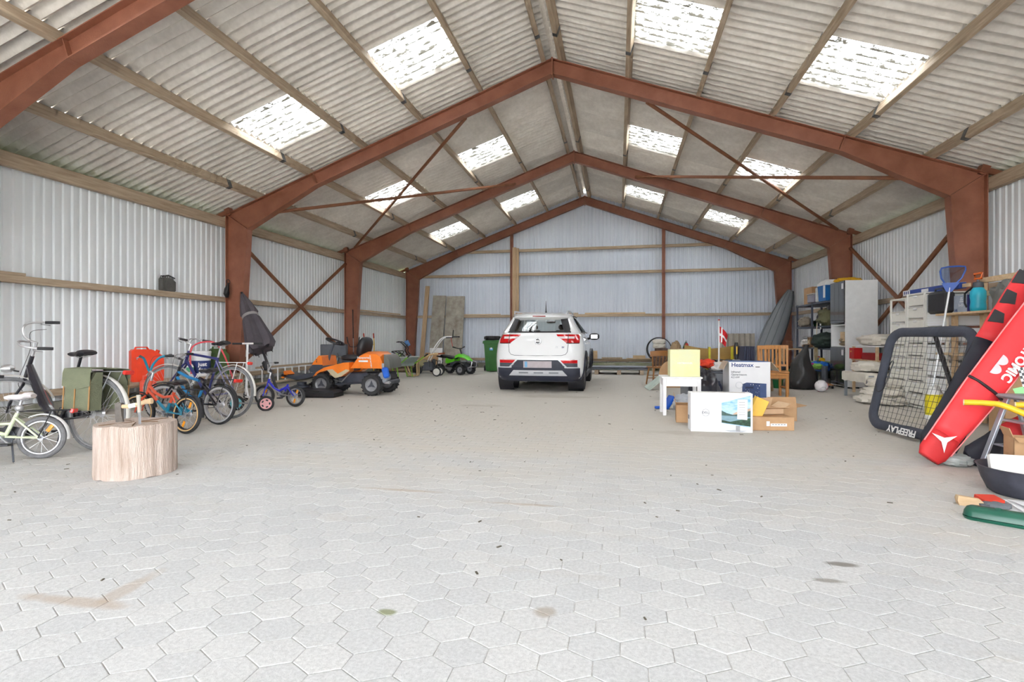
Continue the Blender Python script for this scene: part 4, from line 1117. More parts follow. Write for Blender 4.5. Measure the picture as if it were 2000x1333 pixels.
MB().box((-.55, .26, .98), (.14, .05, .20), (0, R(-25), 0), .02).build('blue_battery_pack', mat('faded_blue', C_(92, 140, 196), .5), lm)
# --- wheelbarrow with green frame, tipped on its nose
GRN = mat('lime_green_tube', C_(136, 206, 50), .4, 0, .05, 6)
wbw = thing('wheelbarrow', 'grey wheelbarrow with lime green tube handles near the far left corner', 'wheelbarrow', (-5.1, 14.35, 0), (0, 0, R(150)))
tub = MB().loft([[(x, y, z) for x, y in ((-.38, -.26), (.34, -.20), (.34, .20), (-.38, .26))] if z < .4 else [(x, y, z) for x, y in ((-.52, -.34), (.58, -.30), (.58, .30), (-.52, .34))] for z in (.34, .60)], cap=False)
tub.f.append((3, 2, 1, 0))
sol = tub.build('tub', mat('grey_green_tub', C_(140, 152, 146), .5), wbw); md = sol.modifiers.new('thick', 'SOLIDIFY'); md.thickness = .012
MB().tube([(-.53, -.34, .61), (.59, -.30, .61), (.59, .30, .61), (-.53, .34, .61)], .012, 8, closed=True).build('tub_rim', mat('pale_rim', C_(196, 200, 194), .5), sol)
for s in (-1, 1):
    MB().tube([(.75, s * .06, .22), (.2, s * .20, .32), (-.45, s * .27, .42), (-.95, s * .30, .68)], .016, 8).build('handle', GRN, wbw)
    MB().tube([(-.25, s * .25, .38), (-.34, s * .25, .02), (-.10, s * .24, .02), (.0, s * .22, .34)], .014, 8).build('leg', GRN, wbw)
    MB().tube([(-.83, s * .295, .62), (-.97, s * .302, .69)], .02, 8).build('grip', M_black, wbw)
MB().lathe([(.05, -.03), (.15, -.04), (.19, -.02), (.20, 0), (.19, .02), (.15, .04), (.05, .03)], (.78, 0, .20), 'y', 24).build('wheel', M_rubber, wbw)
# brush heap in the barrow
br = thing('brush_cutting_tangle', 'tangle of green hoses and tools piled in the grey wheelbarrow', 'hose pile', (-5.1, 14.35, .36), (0, 0, R(150)))
rnd2 = random.Random(5)
for k in range(5):
    pts = [(rnd2.uniform(-.26, .26), rnd2.uniform(-.14, .14), rnd2.uniform(.06, .42)) for _ in range(6)]
    MB().tube(smooth_path(pts), .013, 6).build('hose_loop', GRN if k % 2 else mat('dark_hose', C_(54, 62, 48), .6), br)
MB().box((-.05, 0, .08), (.40, .30, .14), (0, 0, .2), .02).build('carton', M_card, br)
# --- two wheeled tiller with tan frame and white handles
TN = mat('tan_tube', C_(214, 184, 136), .5, 0, .06, 8)
tl = thing('garden_tiller', 'old garden tiller with tan tube frame and long white handlebars', 'tiller', (-4.35, 15.0, 0), (0, 0, R(4)))
for s in (-1, 1):
    MB().tube(smooth_path([(-.62, s * .10 - .1, .03), (-.40, s * .10 - .1, .02), (-.36, s * .10 - .1, .12), (-.36, s * .1 - .1, .38), (-.28, s * .1 - .1, .50), (.08, s * .1 - .1, .66), (.30, s * .1 - .1, .68)]), .022, 8).build('frame_tube', TN, tl)
    MB().tube([(.30, s * .1 - .1, .68), (.44, s * .1 - .1, .69)], .027, 8).build('grip', mat('brown_grip', C_(156, 84, 48), .6), tl)
    MB().tube([(-.78, s * .12 - .1, .40), (-.62, s * .10 - .1, .03)], .02, 8).build('leg', TN, tl)
    MB().tube(smooth_path([(-.10, s * .12 + .12, .42), (.08, s * .12 + .12, .80), (.30, s * .13 + .12, 1.10), (.48, s * .14 + .12, 1.19), (.72, s * .15 + .12, 1.19)]), .018, 8).build('handlebar', M_white, tl)
    MB().tube([(.68, s * .15 + .12, 1.19), (.84, s * .15 + .12, 1.19)], .024, 8).build('handlebar_grip', M_black, tl)
    MB().lathe([(.03, -.03), (.12, -.035), (.14, 0), (.12, .035), (.03, .03)], (.24, s * .17, .14), 'y', 24).build('wheel', M_rubber, tl)
    MB().lathe([(.004, -.042), (.10, -.040), (.10, .040), (.004, .042)], (.24, s * .17, .14), 'y', 22).build('wheel_disc', mat('cream_disc', C_(224, 222, 214), .5), tl)
MB().box((-.06, 0, .30), (.34, .30, .26), None, .03).build('engine', M_dgrey, tl)
MB().ball((-.20, 0, .36), (.15, .16, .13), 16, 10).build('tank', mat('drab_tank', C_(168, 160, 124), .5), tl)
MB().lathe([(.05, 0), (.06, .02), (.06, .12), (.03, .16)], (.10, 0, .36), 'z', 14).build('air_filter', M_black, tl)
for k in range(4): MB().tube([(.02 + .08 * k, -.16, .28), (.02 + .08 * k, -.17, .46), (.02 + .08 * k, .16, .46), (.02 + .08 * k, .16, .28)], .01, 6).build('guard_bar', M_black, tl)
MB().box((.56, .12, 1.17), (.16, .30, .05), None, .01).build('control_box', M_black, tl)
MB().tube([(.66, .12, 1.18), (.68, .12, 1.40)], .014, 6).build('lever', M_black, tl)
MB().tube([(.64, .0, 1.16), (.66, .0, 1.02), (.68, .02, .90)], .01, 6).build('red_cord', mat('red_cord', C_(190, 70, 60), .6), tl)
# --- green children's quad
LG = mat('vivid_green_plastic', C_(104, 214, 40), .35, 0, .05, 6, coat=.3)
av = thing('quad_bike', 'small lime green and black childrens quad bike facing right', 'quad bike', (-4.25, 16.08, 0), (0, 0, R(-18)))
for x in (0, .80):
    for s in (-1, 1): fat_wheel(av, (x, s * .27, .165), .165, .15, M_dchr, 14, None, .55)
MB().tube([(-.05, .12, .24), (.15, .14, .20), (.60, .14, .20), (.85, .12, .25)], .028, 8).build('frame_rail', M_dgrey, av)
MB().tube([(-.05, -.12, .24), (.15, -.14, .20), (.60, -.14, .20), (.85, -.12, .25)], .028, 8).build('frame_rail', M_dchr, av)
MB().box((.36, 0, .20), (.42, .46, .025), None, .008).build('footrest', M_dchr, av)
MB().loft([[(x, y * w, z + dz_) for y in (-1, -.6, .6, 1) for dz_ in (0,)] for x, w, z in ((-.16, .07, .60), (-.05, .12, .585), (.15, .12, .54), (.32, .10, .51), (.46, .09, .56))], closed=False).build('seat_top', M_black, av) if False else MB().ball((.16, 0, .545), (.34, .13, .055), 18, 8, Matrix.Translation((.16, 0, .545)) @ Matrix.Rotation(R(7), 4, 'Y') @ Matrix.Translation((-.16, 0, -.545)), pw=.75).build('seat', M_black, av)
MB().tube([(-.02, 0, .54), (-.25, 0, .55), (-.34, 0, .56)], [.04, .03, .02], 8).build('tail_rack', M_black, av)
for s in (-1, 1):
    MB().prism([(.12, .38), (.16, .52), (.30, .46), (.46, .50), (.47, .42), (.20, .34)], s * .12, s * .17, 'xz').build('side_fairing', LG, av)
    MB().grid(lambda u, v, s=s: (.80 + .25 * cos(R(200 - 190 * u)), s * (.10 + .26 * v), .20 + .29 * sin(R(200 - 190 * u)) * .62 + .02), 10, 2, .012).build('fender', M_black, av)
    MB().tube([(.82, s * .10, .24), (.74, s * .20, .48)], .025, 8).build('shock_absorber', M_chrome, av)
MB().loft([[(.46, -.13, .50), (.46, .13, .50), (.46, .10, .60), (.46, -.10, .60)], [(.62, -.15, .56), (.62, .15, .56), (.62, .10, .66), (.62, -.10, .66)], [(.85, -.15, .52), (.85, .15, .52), (.85, .10, .58), (.85, -.10, .58)], [(1.02, -.08, .42), (1.02, .08, .42), (1.02, .05, .46), (1.02, -.05, .46)]]).build('front_cowl', LG, av)
MB().tube([(.66, 0, .60), (.58, 0, .80)], .022, 8).build('steering_post', M_black, av)
hb = MB().tube([(.54, -.28, .86), (.58, -.10, .82), (.58, .10, .82), (.54, .28, .86)], .014, 8).build('handlebar', M_black, av)
for s in (-1, 1): MB().tube([(.55, s * .20, .845), (.53, s * .32, .87)], .021, 8).build('grip', M_black, hb)
MB().box((.40, 0, .32), (.30, .24, .20), None, .03).build('engine', M_dgrey, av)
MB().tube([(1.0, -.16, .24), (1.10, -.15, .26), (1.12, -.12, .40), (1.0, -.08, .44), (1.0, .08, .44), (1.12, .12, .40), (1.10, .15, .26), (1.0, .16, .24)], .018, 8, closed=True).build('bumper', M_chrome, av)
# --- wheelie bin with a tyre on its lid
bi = thing('wheelie_bin', 'dark green wheelie bin with blue sticker left of the car', 'bin', (-3.02, 17.5, 0), (0, 0, R(10)))
BG = mat('bin_green', C_(50, 112, 46), .45, 0, .06, 5)
def bs(z, w, d): return [(-w, -d, z), (w, -d, z), (w, d, z), (-w, d, z)]
MB().loft([bs(.03, .20, .22), bs(.08, .22, .24), bs(.90, .27, .30), bs(.98, .285, .315)]).build('body', BG, bi)
MB().box((0, 0, .985), (.64, .68, .05), None, .012).build('rim', BG, bi)
MB().loft([bs(1.01, .315, .34), bs(1.05, .31, .33), bs(1.08, .24, .27)]).build('lid', BG, bi)
MB().cyl((-.20, .37, 1.02), (.20, .37, 1.02), .018, None, 10).build('handle', BG, bi)
for s in (-1, 1): MB().lathe([(.02, -.025), (.08, -.03), (.10, 0), (.08, .03), (.02, .025)], (s * .28, .20, .10), 'x', 20).build('wheel', M_rubber, bi)
for x in (-.13, .13): MB().box((x, -.262, .46), (.03, .02, .62), (R(-4), 0, 0), .006).build('rib', BG, bi)
MB().box((-.03, -.292, .80), (.12, .006, .13), (R(-4), 0, 0)).build('sticker', mat('sky_blue_sticker', C_(74, 156, 220), .5), bi)
MB().lathe([(.0, 0), (.032, 0), (.032, .003)], (-.03, -.297, .80), 'y', 14).build('sticker_figure', M_white, bi)
ty = thing('spare_tyre', 'small bare black tyre lying flat on the wheelie bin lid', 'tyre', (-3.02, 17.5, 1.08), (0, 0, 0))
MB().ring((0, 0, .075), .21, .075, 'z', 36, 12).build('tyre_body', M_rubber, ty)
tl_ = MB()
for k in range(24):
    a = 2 * pi * k / 24; tl_.box((.284 * cos(a), .284 * sin(a), .075), (.02, .045, .10), (0, 0, a))
tl_.build('tread_blocks', M_rubber, ty, kind='stuff')
# ================================================================ the white car, tail towards the photographer
def glass_mat(name, tint, refl=.07):
    m = bpy.data.materials.new(name); m.use_nodes = True
    nt = m.node_tree; N = nt.nodes; L = nt.links
    N.remove(N['Principled BSDF'])
    t = N.new('ShaderNodeBsdfTransparent'); t.inputs[0].default_value = (*tint, 1)
    g = N.new('ShaderNodeBsdfGlossy'); g.inputs[1].default_value = .02
    mx = N.new('ShaderNodeMixShader')
    mx.inputs[0].default_value = refl; L.new(t.outputs[0], mx.inputs[1]); L.new(g.outputs[0], mx.inputs[2])
    L.new(mx.outputs[0], N['Material Output'].inputs[0])
    return m
M_glass = glass_mat('clear_car_glass', (.9, .92, .91))
M_dglass = glass_mat('tinted_car_glass', (.5, .52, .52))
M_car = mat('white_car_paint', C_(238, 239, 240), .18, 0, .01, 2, coat=.8)
M_nav = mat('dark_bumper_plastic', C_(48, 52, 66), .5, 0, .06, 10)
M_silv = mat('silver_skid_plate', C_(206, 208, 212), .35, .3, .03, 10)
M_int = mat('dark_car_interior', C_(50, 50, 52), .8, 0, .08, 6)
M_lred = mat('tail_lamp_red', C_(206, 26, 30), .15, 0, .06, 10, coat=.7)
M_lwht = mat('tail_lamp_clear', C_(236, 222, 222), .15, 0, .04, 10, coat=.7)
car = thing('car', 'white compact hatchback car parked with its tail towards the viewer', 'car', (-.435, 10.83, 0))
def interp(tab, z):
    if z <= tab[0][0]: return tab[0][1:]
    for a, b in zip(tab, tab[1:]):
        if z <= b[0]:
            t = (z - a[0]) / (b[0] - a[0]); t = t * t * (3 - 2 * t) if False else t
            return tuple(p + (q - p) * t for p, q in zip(a[1:], b[1:]))
    return tab[-1][1:]
#        z    half width, rear, corner, front
CT = [(.24, .84, .16, .25, 4.30), (.32, .90, .07, .25, 4.44), (.42, .935, .035, .26, 4.50), (.55, .95, .015, .28, 4.51), (.68, .955, .0, .30, 4.50), (.80, .96, .025, .32, 4.47),
      (.92, .955, .05, .34, 4.40), (1.0, .95, .065, .36, 4.25), (1.06, .94, .075, .38, 3.75), (1.12, .925, .09, .40, 3.40), (1.18, .90, .11, .42, 3.30), (1.24, .87, .14, .42, 3.22), (1.29, .84, .175, .42, 3.14)]
def rear_y(x, z):
    w, r, c, f = interp(CT, z) if z <= 1.29 else upper(z)
    y = r + .075 * (x / w) ** 2
    e = (abs(x) - (w - c)) / c
    if e > 0: y += c * (1 - sqrt(max(0, 1 - min(1, e) ** 2.2))) * .9
    return y
def upper(z):   # raked tail glass above the belt
    t = (z - 1.29) / .33
    return (.84 - .20 * t - .02 * t * t, .175 + .17 * t, .40, 3.14 - 1.0 * t)
def slice_(z):
    w, r, c, f = interp(CT, z)
    pts = []
    n = 22
    for i in range(n + 1):
        q = -1 + 2 * i / n
        x = w * math.copysign(abs(q) ** .8 if abs(q) > 0 else 0, q)
        x = w * sin(q * pi / 2)
        pts.append((x, rear_y(x * .9999, z), z))
    side = [1.1, 1.6, 2.2, 2.8, 3.2]
    yl = pts[-1][1]
    for t in (.12, .25, .4, .55, .7, .82): pts.append((w * (1 - .015 * t), yl + (f - .45 - yl) * t, z))
    m = 12
    for i in range(m + 1):
        q = cos(pi * i / m)
        x = w * .97 * q
        pts.append((x, f - .42 * (1 - sqrt(max(0, 1 - abs(q) ** 2.6))), z))
    for t in reversed((.12, .25, .4, .55, .7, .82)): pts.append((-w * (1 - .015 * t), yl + (f - .45 - yl) * t, z))
    return pts
body = MB().loft([slice_(z) for z in (.24, .28, .32, .37, .42, .48, .55, .62, .68, .74, .80, .86, .92, .96, 1.0, 1.03, 1.06, 1.09, 1.12, 1.15, 1.18, 1.21, 1.24, 1.265, 1.29)])
bo = body.build('body', M_car, car, ang=40)
cut = MB()
for y in (.80, 3.44):
    for s in (-1, 1): cut.lathe([(.43, s * .58), (.43, s * 1.2)], (0, y, .37), 'x', 40)
co_ = cut.build('cutter', M_nav)
bo.parent = None
md = bo.modifiers.new('b', 'BOOLEAN'); md.object = co_; md.operation = 'DIFFERENCE'; md.solver = 'EXACT'
dg = bpy.context.evaluated_depsgraph_get(); nm = bpy.data.meshes.new_from_object(bo.evaluated_get(dg))
bo.modifiers.clear(); bo.data = nm; bo.parent = car
bpy.data.objects.remove(co_)
nm.materials.clear(); nm.materials.append(M_car)
for p_ in nm.polygons: p_.material_index = 0
nm.shade_smooth(); nm.set_sharp_from_angle(angle=R(40))
def patch(name, m, zs, xl, xr, off, parent=car, nx=10, th=.012):
    """panel laid over the tail: for each z the range xl(z)..xr(z)"""
    n = len(zs) - 1
    def fn(u, v):
        k = u * n; i = min(int(k), n - 1); t = k - i
        z = zs[i] + (zs[i + 1] - zs[i]) * t
        a = xl(z) if callable(xl) else xl; b = xr(z) if callable(xr) else xr
        x = a + (b - a) * v
        return (x, rear_y(x, z) - off, z)
    o = MB().grid(fn, n, nx, -th)
    return o.build(name, m, parent, ang=50)
def zz(a, b, n): return [a + (b - a) * i / n for i in range(n + 1)]
# greenhouse: roof, pillars, panes
def roofsec(z, k):
    w = {0: .655, 1: .64, 2: .54}[k]
    y0, y1 = {0: (.30, 2.16), 1: (.20, 2.10), 2: (.36, 1.9)}[k]
    pts = []
    for i in range(24):
        a = 2 * pi * i / 24
        sx, sy = math.copysign(abs(cos(a)) ** .45, cos(a)), math.copysign(abs(sin(a)) ** .45, sin(a))
        pts.append((w * sx, (y0 + y1) / 2 + (y1 - y0) / 2 * sy, z + .02 * (1 - abs(sy)) * (k > 0)))
    return pts
MB().loft([roofsec(1.60, 0), roofsec(1.635, 0), roofsec(1.66, 1), roofsec(1.70, 2)]).build('roof', M_car, car, ang=50)
patch('roof_spoiler', M_car, zz(1.595, 1.65, 4), -.61, .61, .11, th=.10)
sl = patch('brake_light', mat('brake_lamp_red', C_(150, 40, 40), .2, 0, .05, 10, coat=.5), zz(1.607, 1.628, 2), -.14, .14, .114)
for s in (-1, 1):
    # C pillar, wide at the belt
    secs = []
    for i in range(7):
        t = i / 6; z = 1.27 + .36 * t
        xi = .675 - .105 * t; w_ = interp(CT, 1.27)[0] - .185 * t - .015 * sin(pi * t); ry = rear_y(xi, z) - .004; ye = 1.05 - .33 * t
        secs.append([(s * xi, ry, z), (s * (xi + (w_ - xi) * .5), ry + .035, z), (s * (xi + (w_ - xi) * .85), ry + .10, z), (s * w_, ry + .22, z), (s * (w_ + .004), (ry + ye) / 2 + .1, z), (s * w_, ye, z), (s * (w_ - .04), ye, z), (s * (xi - .02), ry + .25, z), (s * (xi - .02), ry + .02, z)])
    MB().loft(secs).build('rear_pillar', M_car, car, ang=50)
    MB().loft([[(s * .84, 3.05, 1.28), (s * .80, 3.15, 1.28), (s * .78, 3.08, 1.28), (s * .82, 2.95, 1.28)], [(s * .65, 2.05, 1.63), (s * .60, 2.12, 1.63), (s * .58, 2.05, 1.63), (s * .63, 1.98, 1.63)]]).build('front_pillar', M_car, car)
    MB().loft([[(s * .845, 1.75, 1.28), (s * .845, 1.88, 1.28), (s * .82, 1.88, 1.28), (s * .82, 1.75, 1.28)], [(s * .655, 1.65, 1.62), (s * .655, 1.76, 1.62), (s * .63, 1.76, 1.62), (s * .63, 1.65, 1.62)]]).build('door_pillar', M_black, car)
    for (a, b, c, d, nm_) in ((1.05, 1.75, .74, 1.65, 'rear_door_glass'), (1.88, 2.95, 1.76, 2.02, 'front_door_glass')):
        MB().grid(lambda u, v, s=s: (s * (.838 - .19 * v), (a + (b - a) * u) * (1 - v) + (c + (d - c) * u) * v, 1.285 + .335 * v), 4, 4, .006).build(nm_, M_dglass, car)
    MB().tube([(s * .855, 1.0, 1.29), (s * .86, 2.0, 1.285), (s * .86, 3.0, 1.28)], .012, 6).build('window_trim', M_black, car)
    MB().tube([(s * .655, .76, 1.63), (s * .67, 1.4, 1.645), (s * .665, 2.0, 1.64)], .012, 6).build('window_trim', M_black, car)
    MB().tube([(s * .56, .40, 1.665), (s * .585, .50, 1.735), (s * .59, 1.2, 1.75), (s * .585, 1.9, 1.735), (s * .56, 2.0, 1.665)], [.018, .02, .02, .02, .018], 8, flat=.7).build('roof_rail', M_silv, car)
tg = patch('tailgate_glass', M_glass, zz(1.285, 1.60, 6), lambda z: -(.68 - .105 * max(0, (z - 1.285) / .315)), lambda z: (.68 - .105 * max(0, (z - 1.285) / .315)), .004, th=.006)
for s in (-1, 1):
    patch('glass_border', M_black, zz(1.29, 1.60, 6), (lambda z, s=s: s * (.685 - .105 * (z - 1.29) / .31) if s < 0 else .54 - .10 * (z - 1.29) / .31), (lambda z, s=s: -(.54 - .10 * (z - 1.29) / .31) if s < 0 else (.685 - .105 * (z - 1.29) / .31)), .008, tg, 6)
patch('glass_border', M_black, zz(1.268, 1.296, 2), -.68, .68, .009, tg, 16)
patch('glass_border', M_black, zz(1.565, 1.60, 2), -.57, .57, .010, tg, 10)
MB().tube([(.03, rear_y(0, 1.30) - .03, 1.30), (-.14, rear_y(0, 1.31) - .03, 1.315), (-.34, rear_y(.3, 1.32) - .03, 1.32)], [.014, .008, .005], 6).build('wiper', M_black, car)
MB().grid(lambda u, v: ((u - .5) * (1.56 - .40 * v), 3.14 - 1.02 * v + .10 * (1 - (2 * u - 1) ** 2), 1.28 + .34 * v), 8, 4, .006).build('windscreen', M_glass, car)
MB().box((0, 1.7, 1.275), (1.5, 2.4, .02)).build('parcel_shelf', M_int, car)
for x in (-.36, .36):
    MB().box((x, 1.72, 1.30), (.36, .12, .08), None, .03).build('seat_back', M_int, car)
    MB().box((x, 1.72, 1.41), (.22, .09, .13), None, .04).build('headrest', M_int, car)
for x in (-.38, .38): MB().box((x, .95, 1.27), (.20, .08, .07), None, .03).build('rear_headrest', M_int, car)
MB().box((0, 2.28, 1.56), (.22, .03, .065), None, .012).build('interior_mirror', M_int, car)
# lamps
def lampshape(s):
    # outer edge x=.80..; inner tip high
    def xi(z): t = (z - 1.05) / .18; return s * (.60 - .235 * t) if t < .92 else s * .385
    return xi
for s in (-1, 1):
    xi = lampshape(s)
    lo, hi = (lambda z, s=s: s * .865), xi
    a, b_ = (lo, hi) if s < 0 else (hi, lo)
    tlm = patch('tail_light', M_lred, zz(1.05, 1.23, 8), a, b_, .010, nx=14)
    if s < 0: patch('clear_band', M_lwht, zz(1.14, 1.185, 3), lambda z: -.76 + 0 * z, lambda z: -.50 + .10 * (z - 1.135) / .06, .016, tlm, 8)
    else: patch('clear_band', M_lwht, zz(1.14, 1.185, 3), lambda z: .50 - .10 * (z - 1.135) / .06, lambda z: .76, .016, tlm, 8)
    patch('lamp_split', M_black, zz(1.05, 1.23, 4), s * .632 - .006, s * .632 + .006, .019, tlm, 2)
    patch('lamp_edge', M_black, zz(1.035, 1.052, 2), min(s * .60, s * .86), max(s * .60, s * .86), .008, tlm, 6)
    x0, x1 = sorted((s * .48, s * .83))
    fo = patch('rear_fog_lamp', M_lred, zz(.625, .69, 3), x0, x1, .012, nx=8)
    patch('grille_insert', M_dgrey, zz(.545, .622, 3), x0 + (.05 if s < 0 else .06) * (s > 0), x1 - (.06 if s < 0 else 0), .012, nx=8)
    xx0, xx1 = sorted((s * .40, s * .47))
    patch('fog_surround', M_silv, zz(.52, .70, 4), (lambda z, s=s: min(s * (.60 - .18 * (z - .52) / .18), s * (.64 - .18 * (z - .52) / .18))), (lambda z, s=s: max(s * (.60 - .18 * (z - .52) / .18), s * (.64 - .18 * (z - .52) / .18))), .016, nx=2)
    patch('fog_surround', M_silv, zz(.520, .543, 1), min(s * .60, s * .86), max(s * .60, s * .86), .016, nx=6)
patch('bumper_band', M_nav, zz(.48, .69, 6), lambda z: -(.60 - .15 * (z - .48) / .21), lambda z: (.60 - .15 * (z - .48) / .21), .006, nx=16)
patch('lower_bumper', M_nav, zz(.235, .52, 9), -.88, .88, .014, nx=30)
sk_ = patch('skid_plate', M_silv, zz(.355, .47, 5), lambda z: -(.62 - .10 * (z - .355) / .115), lambda z: (.62 - .10 * (z - .355) / .115), .032, nx=16, th=.02)
for x in (-.30, .02, .34): patch('skid_recess', M_mgrey, zz(.405, .435, 2), lambda z, x=x: x - .10, lambda z, x=x: x + .10, .036, sk_, 3)
pl = patch('number_plate', mat('blurred_plate', C_(188, 178, 182), .5, 0, .06, 7), zz(.525, .665, 2), -.30, .30, .022, nx=4)
patch('plate_band', mat('plate_blue', C_(120, 176, 214), .5), zz(.535, .655, 2), -.27, -.215, .026, pl, 2)
# tailgate seam
sm = []
for x, z in ((-.64, 1.24), (-.635, 1.0), (-.62, .86), (-.58, .805), (-.50, .785), (0, .78), (.50, .785), (.58, .805), (.62, .86), (.635, 1.0), (.64, 1.24)):
    sm.append((x, rear_y(x, z) - .001, z))
MB().tube(sm, .005, 6).build('tailgate_seam', M_dgrey, car)
for s in (-1, 1):
    MB().tube([(s * x_, rear_y(x_, .70) - .001, .70) for x_ in (.45, .6, .75, .88)], .003, 5).build('bumper_seam', M_mgrey, car)
# badge
bd = MB().lathe([(.004, -.012), (.066, -.010), (.078, .0), (.078, .012)], (0, rear_y(0, 1.08) - .01, 1.085), 'y', 8, Matrix.Identity(4)).build('badge', M_chrome, car)
MB().lathe([(.004, -.016), (.058, -.014), (.058, 0)], (0, rear_y(0, 1.08) - .01, 1.085), 'y', 8).build('badge_field', mat('badge_grey', C_(58, 58, 62), .35, .2), bd)
text('MG', .066, M_white, car, (0, rear_y(0, 1.085) - .028, 1.085), (pi / 2, 0, 0), name='badge_letters', bold=.003)
text('ZS', .045, M_dchr, car, (.40, rear_y(.40, .95) - .006, .955), (pi / 2, 0, R(4)), bold=.001)
text('EV', .045, M_navy, car, (.53, rear_y(.53, .95) - .008, .955), (pi / 2, 0, R(6)), bold=.003)
# aerial, mirrors, wheels, arches, underside
MB().tube([(.08, .78, 1.70), (.085, .72, 1.75), (.085, .70, 1.98)], [.03, .014, .003], 8).build('aerial', M_black, car)
for s in (-1, 1):
    mr = MB().ball((s * 1.06, 2.72, 1.19), (.13, .07, .085), 14, 10, pw=.75).build('wing_mirror', M_black, car)
    MB().box((s * 1.06, 2.652, 1.19), (.17, .006, .10), None, .002).build('mirror_glass', M_chrome, mr)
    MB().tube([(s * .88, 2.76, 1.13), (s * .97, 2.74, 1.15)], .03, 8).build('mirror_arm', M_black, car)
    for y in (.80, 3.44):
        a0, a1 = R(-12), R(192)
        MB().grid(lambda u, v, s=s, y=y: (s * (interp(CT, max(.25, min(1.0, .37 + (.43 + .07 * v) * sin(a0 + (a1 - a0) * u))))[0] * .995 + .004 + .012 * sin(v * pi)), y + (.43 + .07 * v) * cos(a0 + (a1 - a0) * u), .37 + (.43 + .07 * v) * sin(a0 + (a1 - a0) * u)), 24, 3, .02).build('arch_cladding', M_nav, car)
        MB().lathe([(.43, s * .60), (.43, s * .93)], (0, y, .37), 'x', 32, cap=False).build('wheel_well', M_black, car)
        Rt = .355
        ty_ = MB().lathe([(.22, s * .73), (.30, s * .715), (.335, s * .72), (.352, s * .75), (Rt, s * .80), (Rt, s * .87), (.352, s * .915), (.335, s * .94), (.30, s * .948), (.23, s * .93)], (0, y, Rt), 'x', 48, cap=False)
        to_ = ty_.build('wheel', M_rubber, car)
        gr = MB()
        for k in range(60):
            a = 2 * pi * k / 60
            for xx in (.755, .80, .845, .89): gr.box((s * xx, y + .357 * cos(a + (.04 if xx in (.80, .89) else 0)), Rt + .357 * sin(a + (.04 if xx in (.80, .89) else 0))), (.032, .026, .008), (a - pi / 2, 0, 0))
        gr.build('tread_blocks', M_grub, to_, kind='stuff')
        MB().lathe([(.03, s * .90), (.10, s * .88), (.215, s * .915), (.235, s * .93), (.235, s * .75)], (0, y, Rt), 'x', 40).build('rim', M_dchr, to_)
        for k in range(5):
            a = R(72 * k + 20)
            MB().box((s * .912, y + .125 * cos(a), Rt + .125 * sin(a)), (.02, .19, .05), (a, 0, 0), .006).build('rim_spoke', M_chrome, to_)
    MB().box((s * .93, 2.12, .31), (.05, 1.8, .14), None, .02).build('sill_cladding', M_nav, car)
    for y in (1.55, 2.35): MB().box((s * .955, y, 1.03), (.03, .20, .03), None, .008).build('door_handle', M_car, car)
MB().box((0, 2.2, .23), (1.5, 3.6, .05)).build('underbody', M_black, car)
MB().box((0, .95, .24), (1.1, .5, .12), None, .03).build('rear_axle', M_black, car)
MB().tube([(-.3, .3, .24), (-.3, .6, .22)], .05, 10).build('tow_eye_cover', M_black, car)
# ================================================================ right half: boxes, furniture and clutter
def lump(c, r, amp=.15, fr=2.2, seed=0, n=28, m=18, pw=.85, flat=True, taper=0.0):
    """crumpled bag or heap, flat on the ground"""
    b = MB(); rx, ry, rz = r
    vs, fs = [], []
    def sp(x): return math.copysign(abs(x) ** pw, x)
    for i in range(m + 1):
        t = -pi / 2 + pi * i / m
        for k in range(n):
            q = 2 * pi * k / n
            d = V(cos(t) * cos(q), cos(t) * sin(q), sin(t))
            f = 1 + amp * mnoise.noise(d * fr + V(seed * 3.1, seed * 1.7, seed)) + amp * .6 * mnoise.noise(d * fr * 2.7 + V(seed, 5, 2)) + amp * .35 * abs(mnoise.noise(d * fr * 6 + V(seed, 1, 9)))
            z = sp(sin(t)); kk = 1 - taper * (z + 1) / 2
            zz = rz * z * f
            if flat and zz < -rz * .82: zz = -rz * .82
            vs.append((c[0] + rx * sp(cos(t)) * cos(q) * f * kk, c[1] + ry * sp(cos(t)) * sin(q) * f * kk, c[2] + zz))
    for i in range(m):
        for k in range(n):
            k2 = (k + 1) % n; fs.append((i * n + k, i * n + k2, (i + 1) * n + k2, (i + 1) * n + k))
    if flat:
        lo = min(v[2] for v in vs); vs = [(x, y, z - lo + c[2] - rz * .82) for x, y, z in vs]
    return b.add(vs, fs)
def single(name, mb, m, label, cat, loc=(0, 0, 0), rot=(0, 0, 0), group=None, ang=40):
    o = mb.build(name, m, ang=ang); o.location = loc; o.rotation_euler = rot
    return tag(o, label, cat, group)
def sheet(w, d, h, sag=.02, seed=0, fr=3.0, nu=18, nv=14, drop=None, th=.012):
    """draped cloth over a w x d top at height h; drop = (x0,x1,y0,y1) hanging lengths"""
    drop = drop or (.0, .0, .0, .0)
    X = [-w / 2, w / 2]; tot_x = drop[0] + w + drop[1]; tot_y = drop[2] + d + drop[3]
    def fn(u, v):
        x = u * tot_x - drop[0]; y = v * tot_y - drop[2]
        z = h; px, py = x, y
        if x < 0: z -= -x; px = 0 - .01
        if x > w: z -= x - w; px = w + .01
        if y < 0: z -= -y * (1 if z == h else .3); py = -.01 - .02 * sin(x * 22 + seed)
        if y > d: z -= (y - d) * (1 if z == h else .3); py = d + .01
        z += sag * mnoise.noise(V(px * fr, py * fr, seed)) + sag * .5 * mnoise.noise(V(px * fr * 3, py * fr * 3, seed + 4))
        return (px - w / 2 + .015 * mnoise.noise(V(px * 4, z * 5, seed)), py - d / 2 + .015 * mnoise.noise(V(py * 4, z * 5, seed + 2)), max(z, .01))
    return MB().grid(fn, nu, nv, -th)
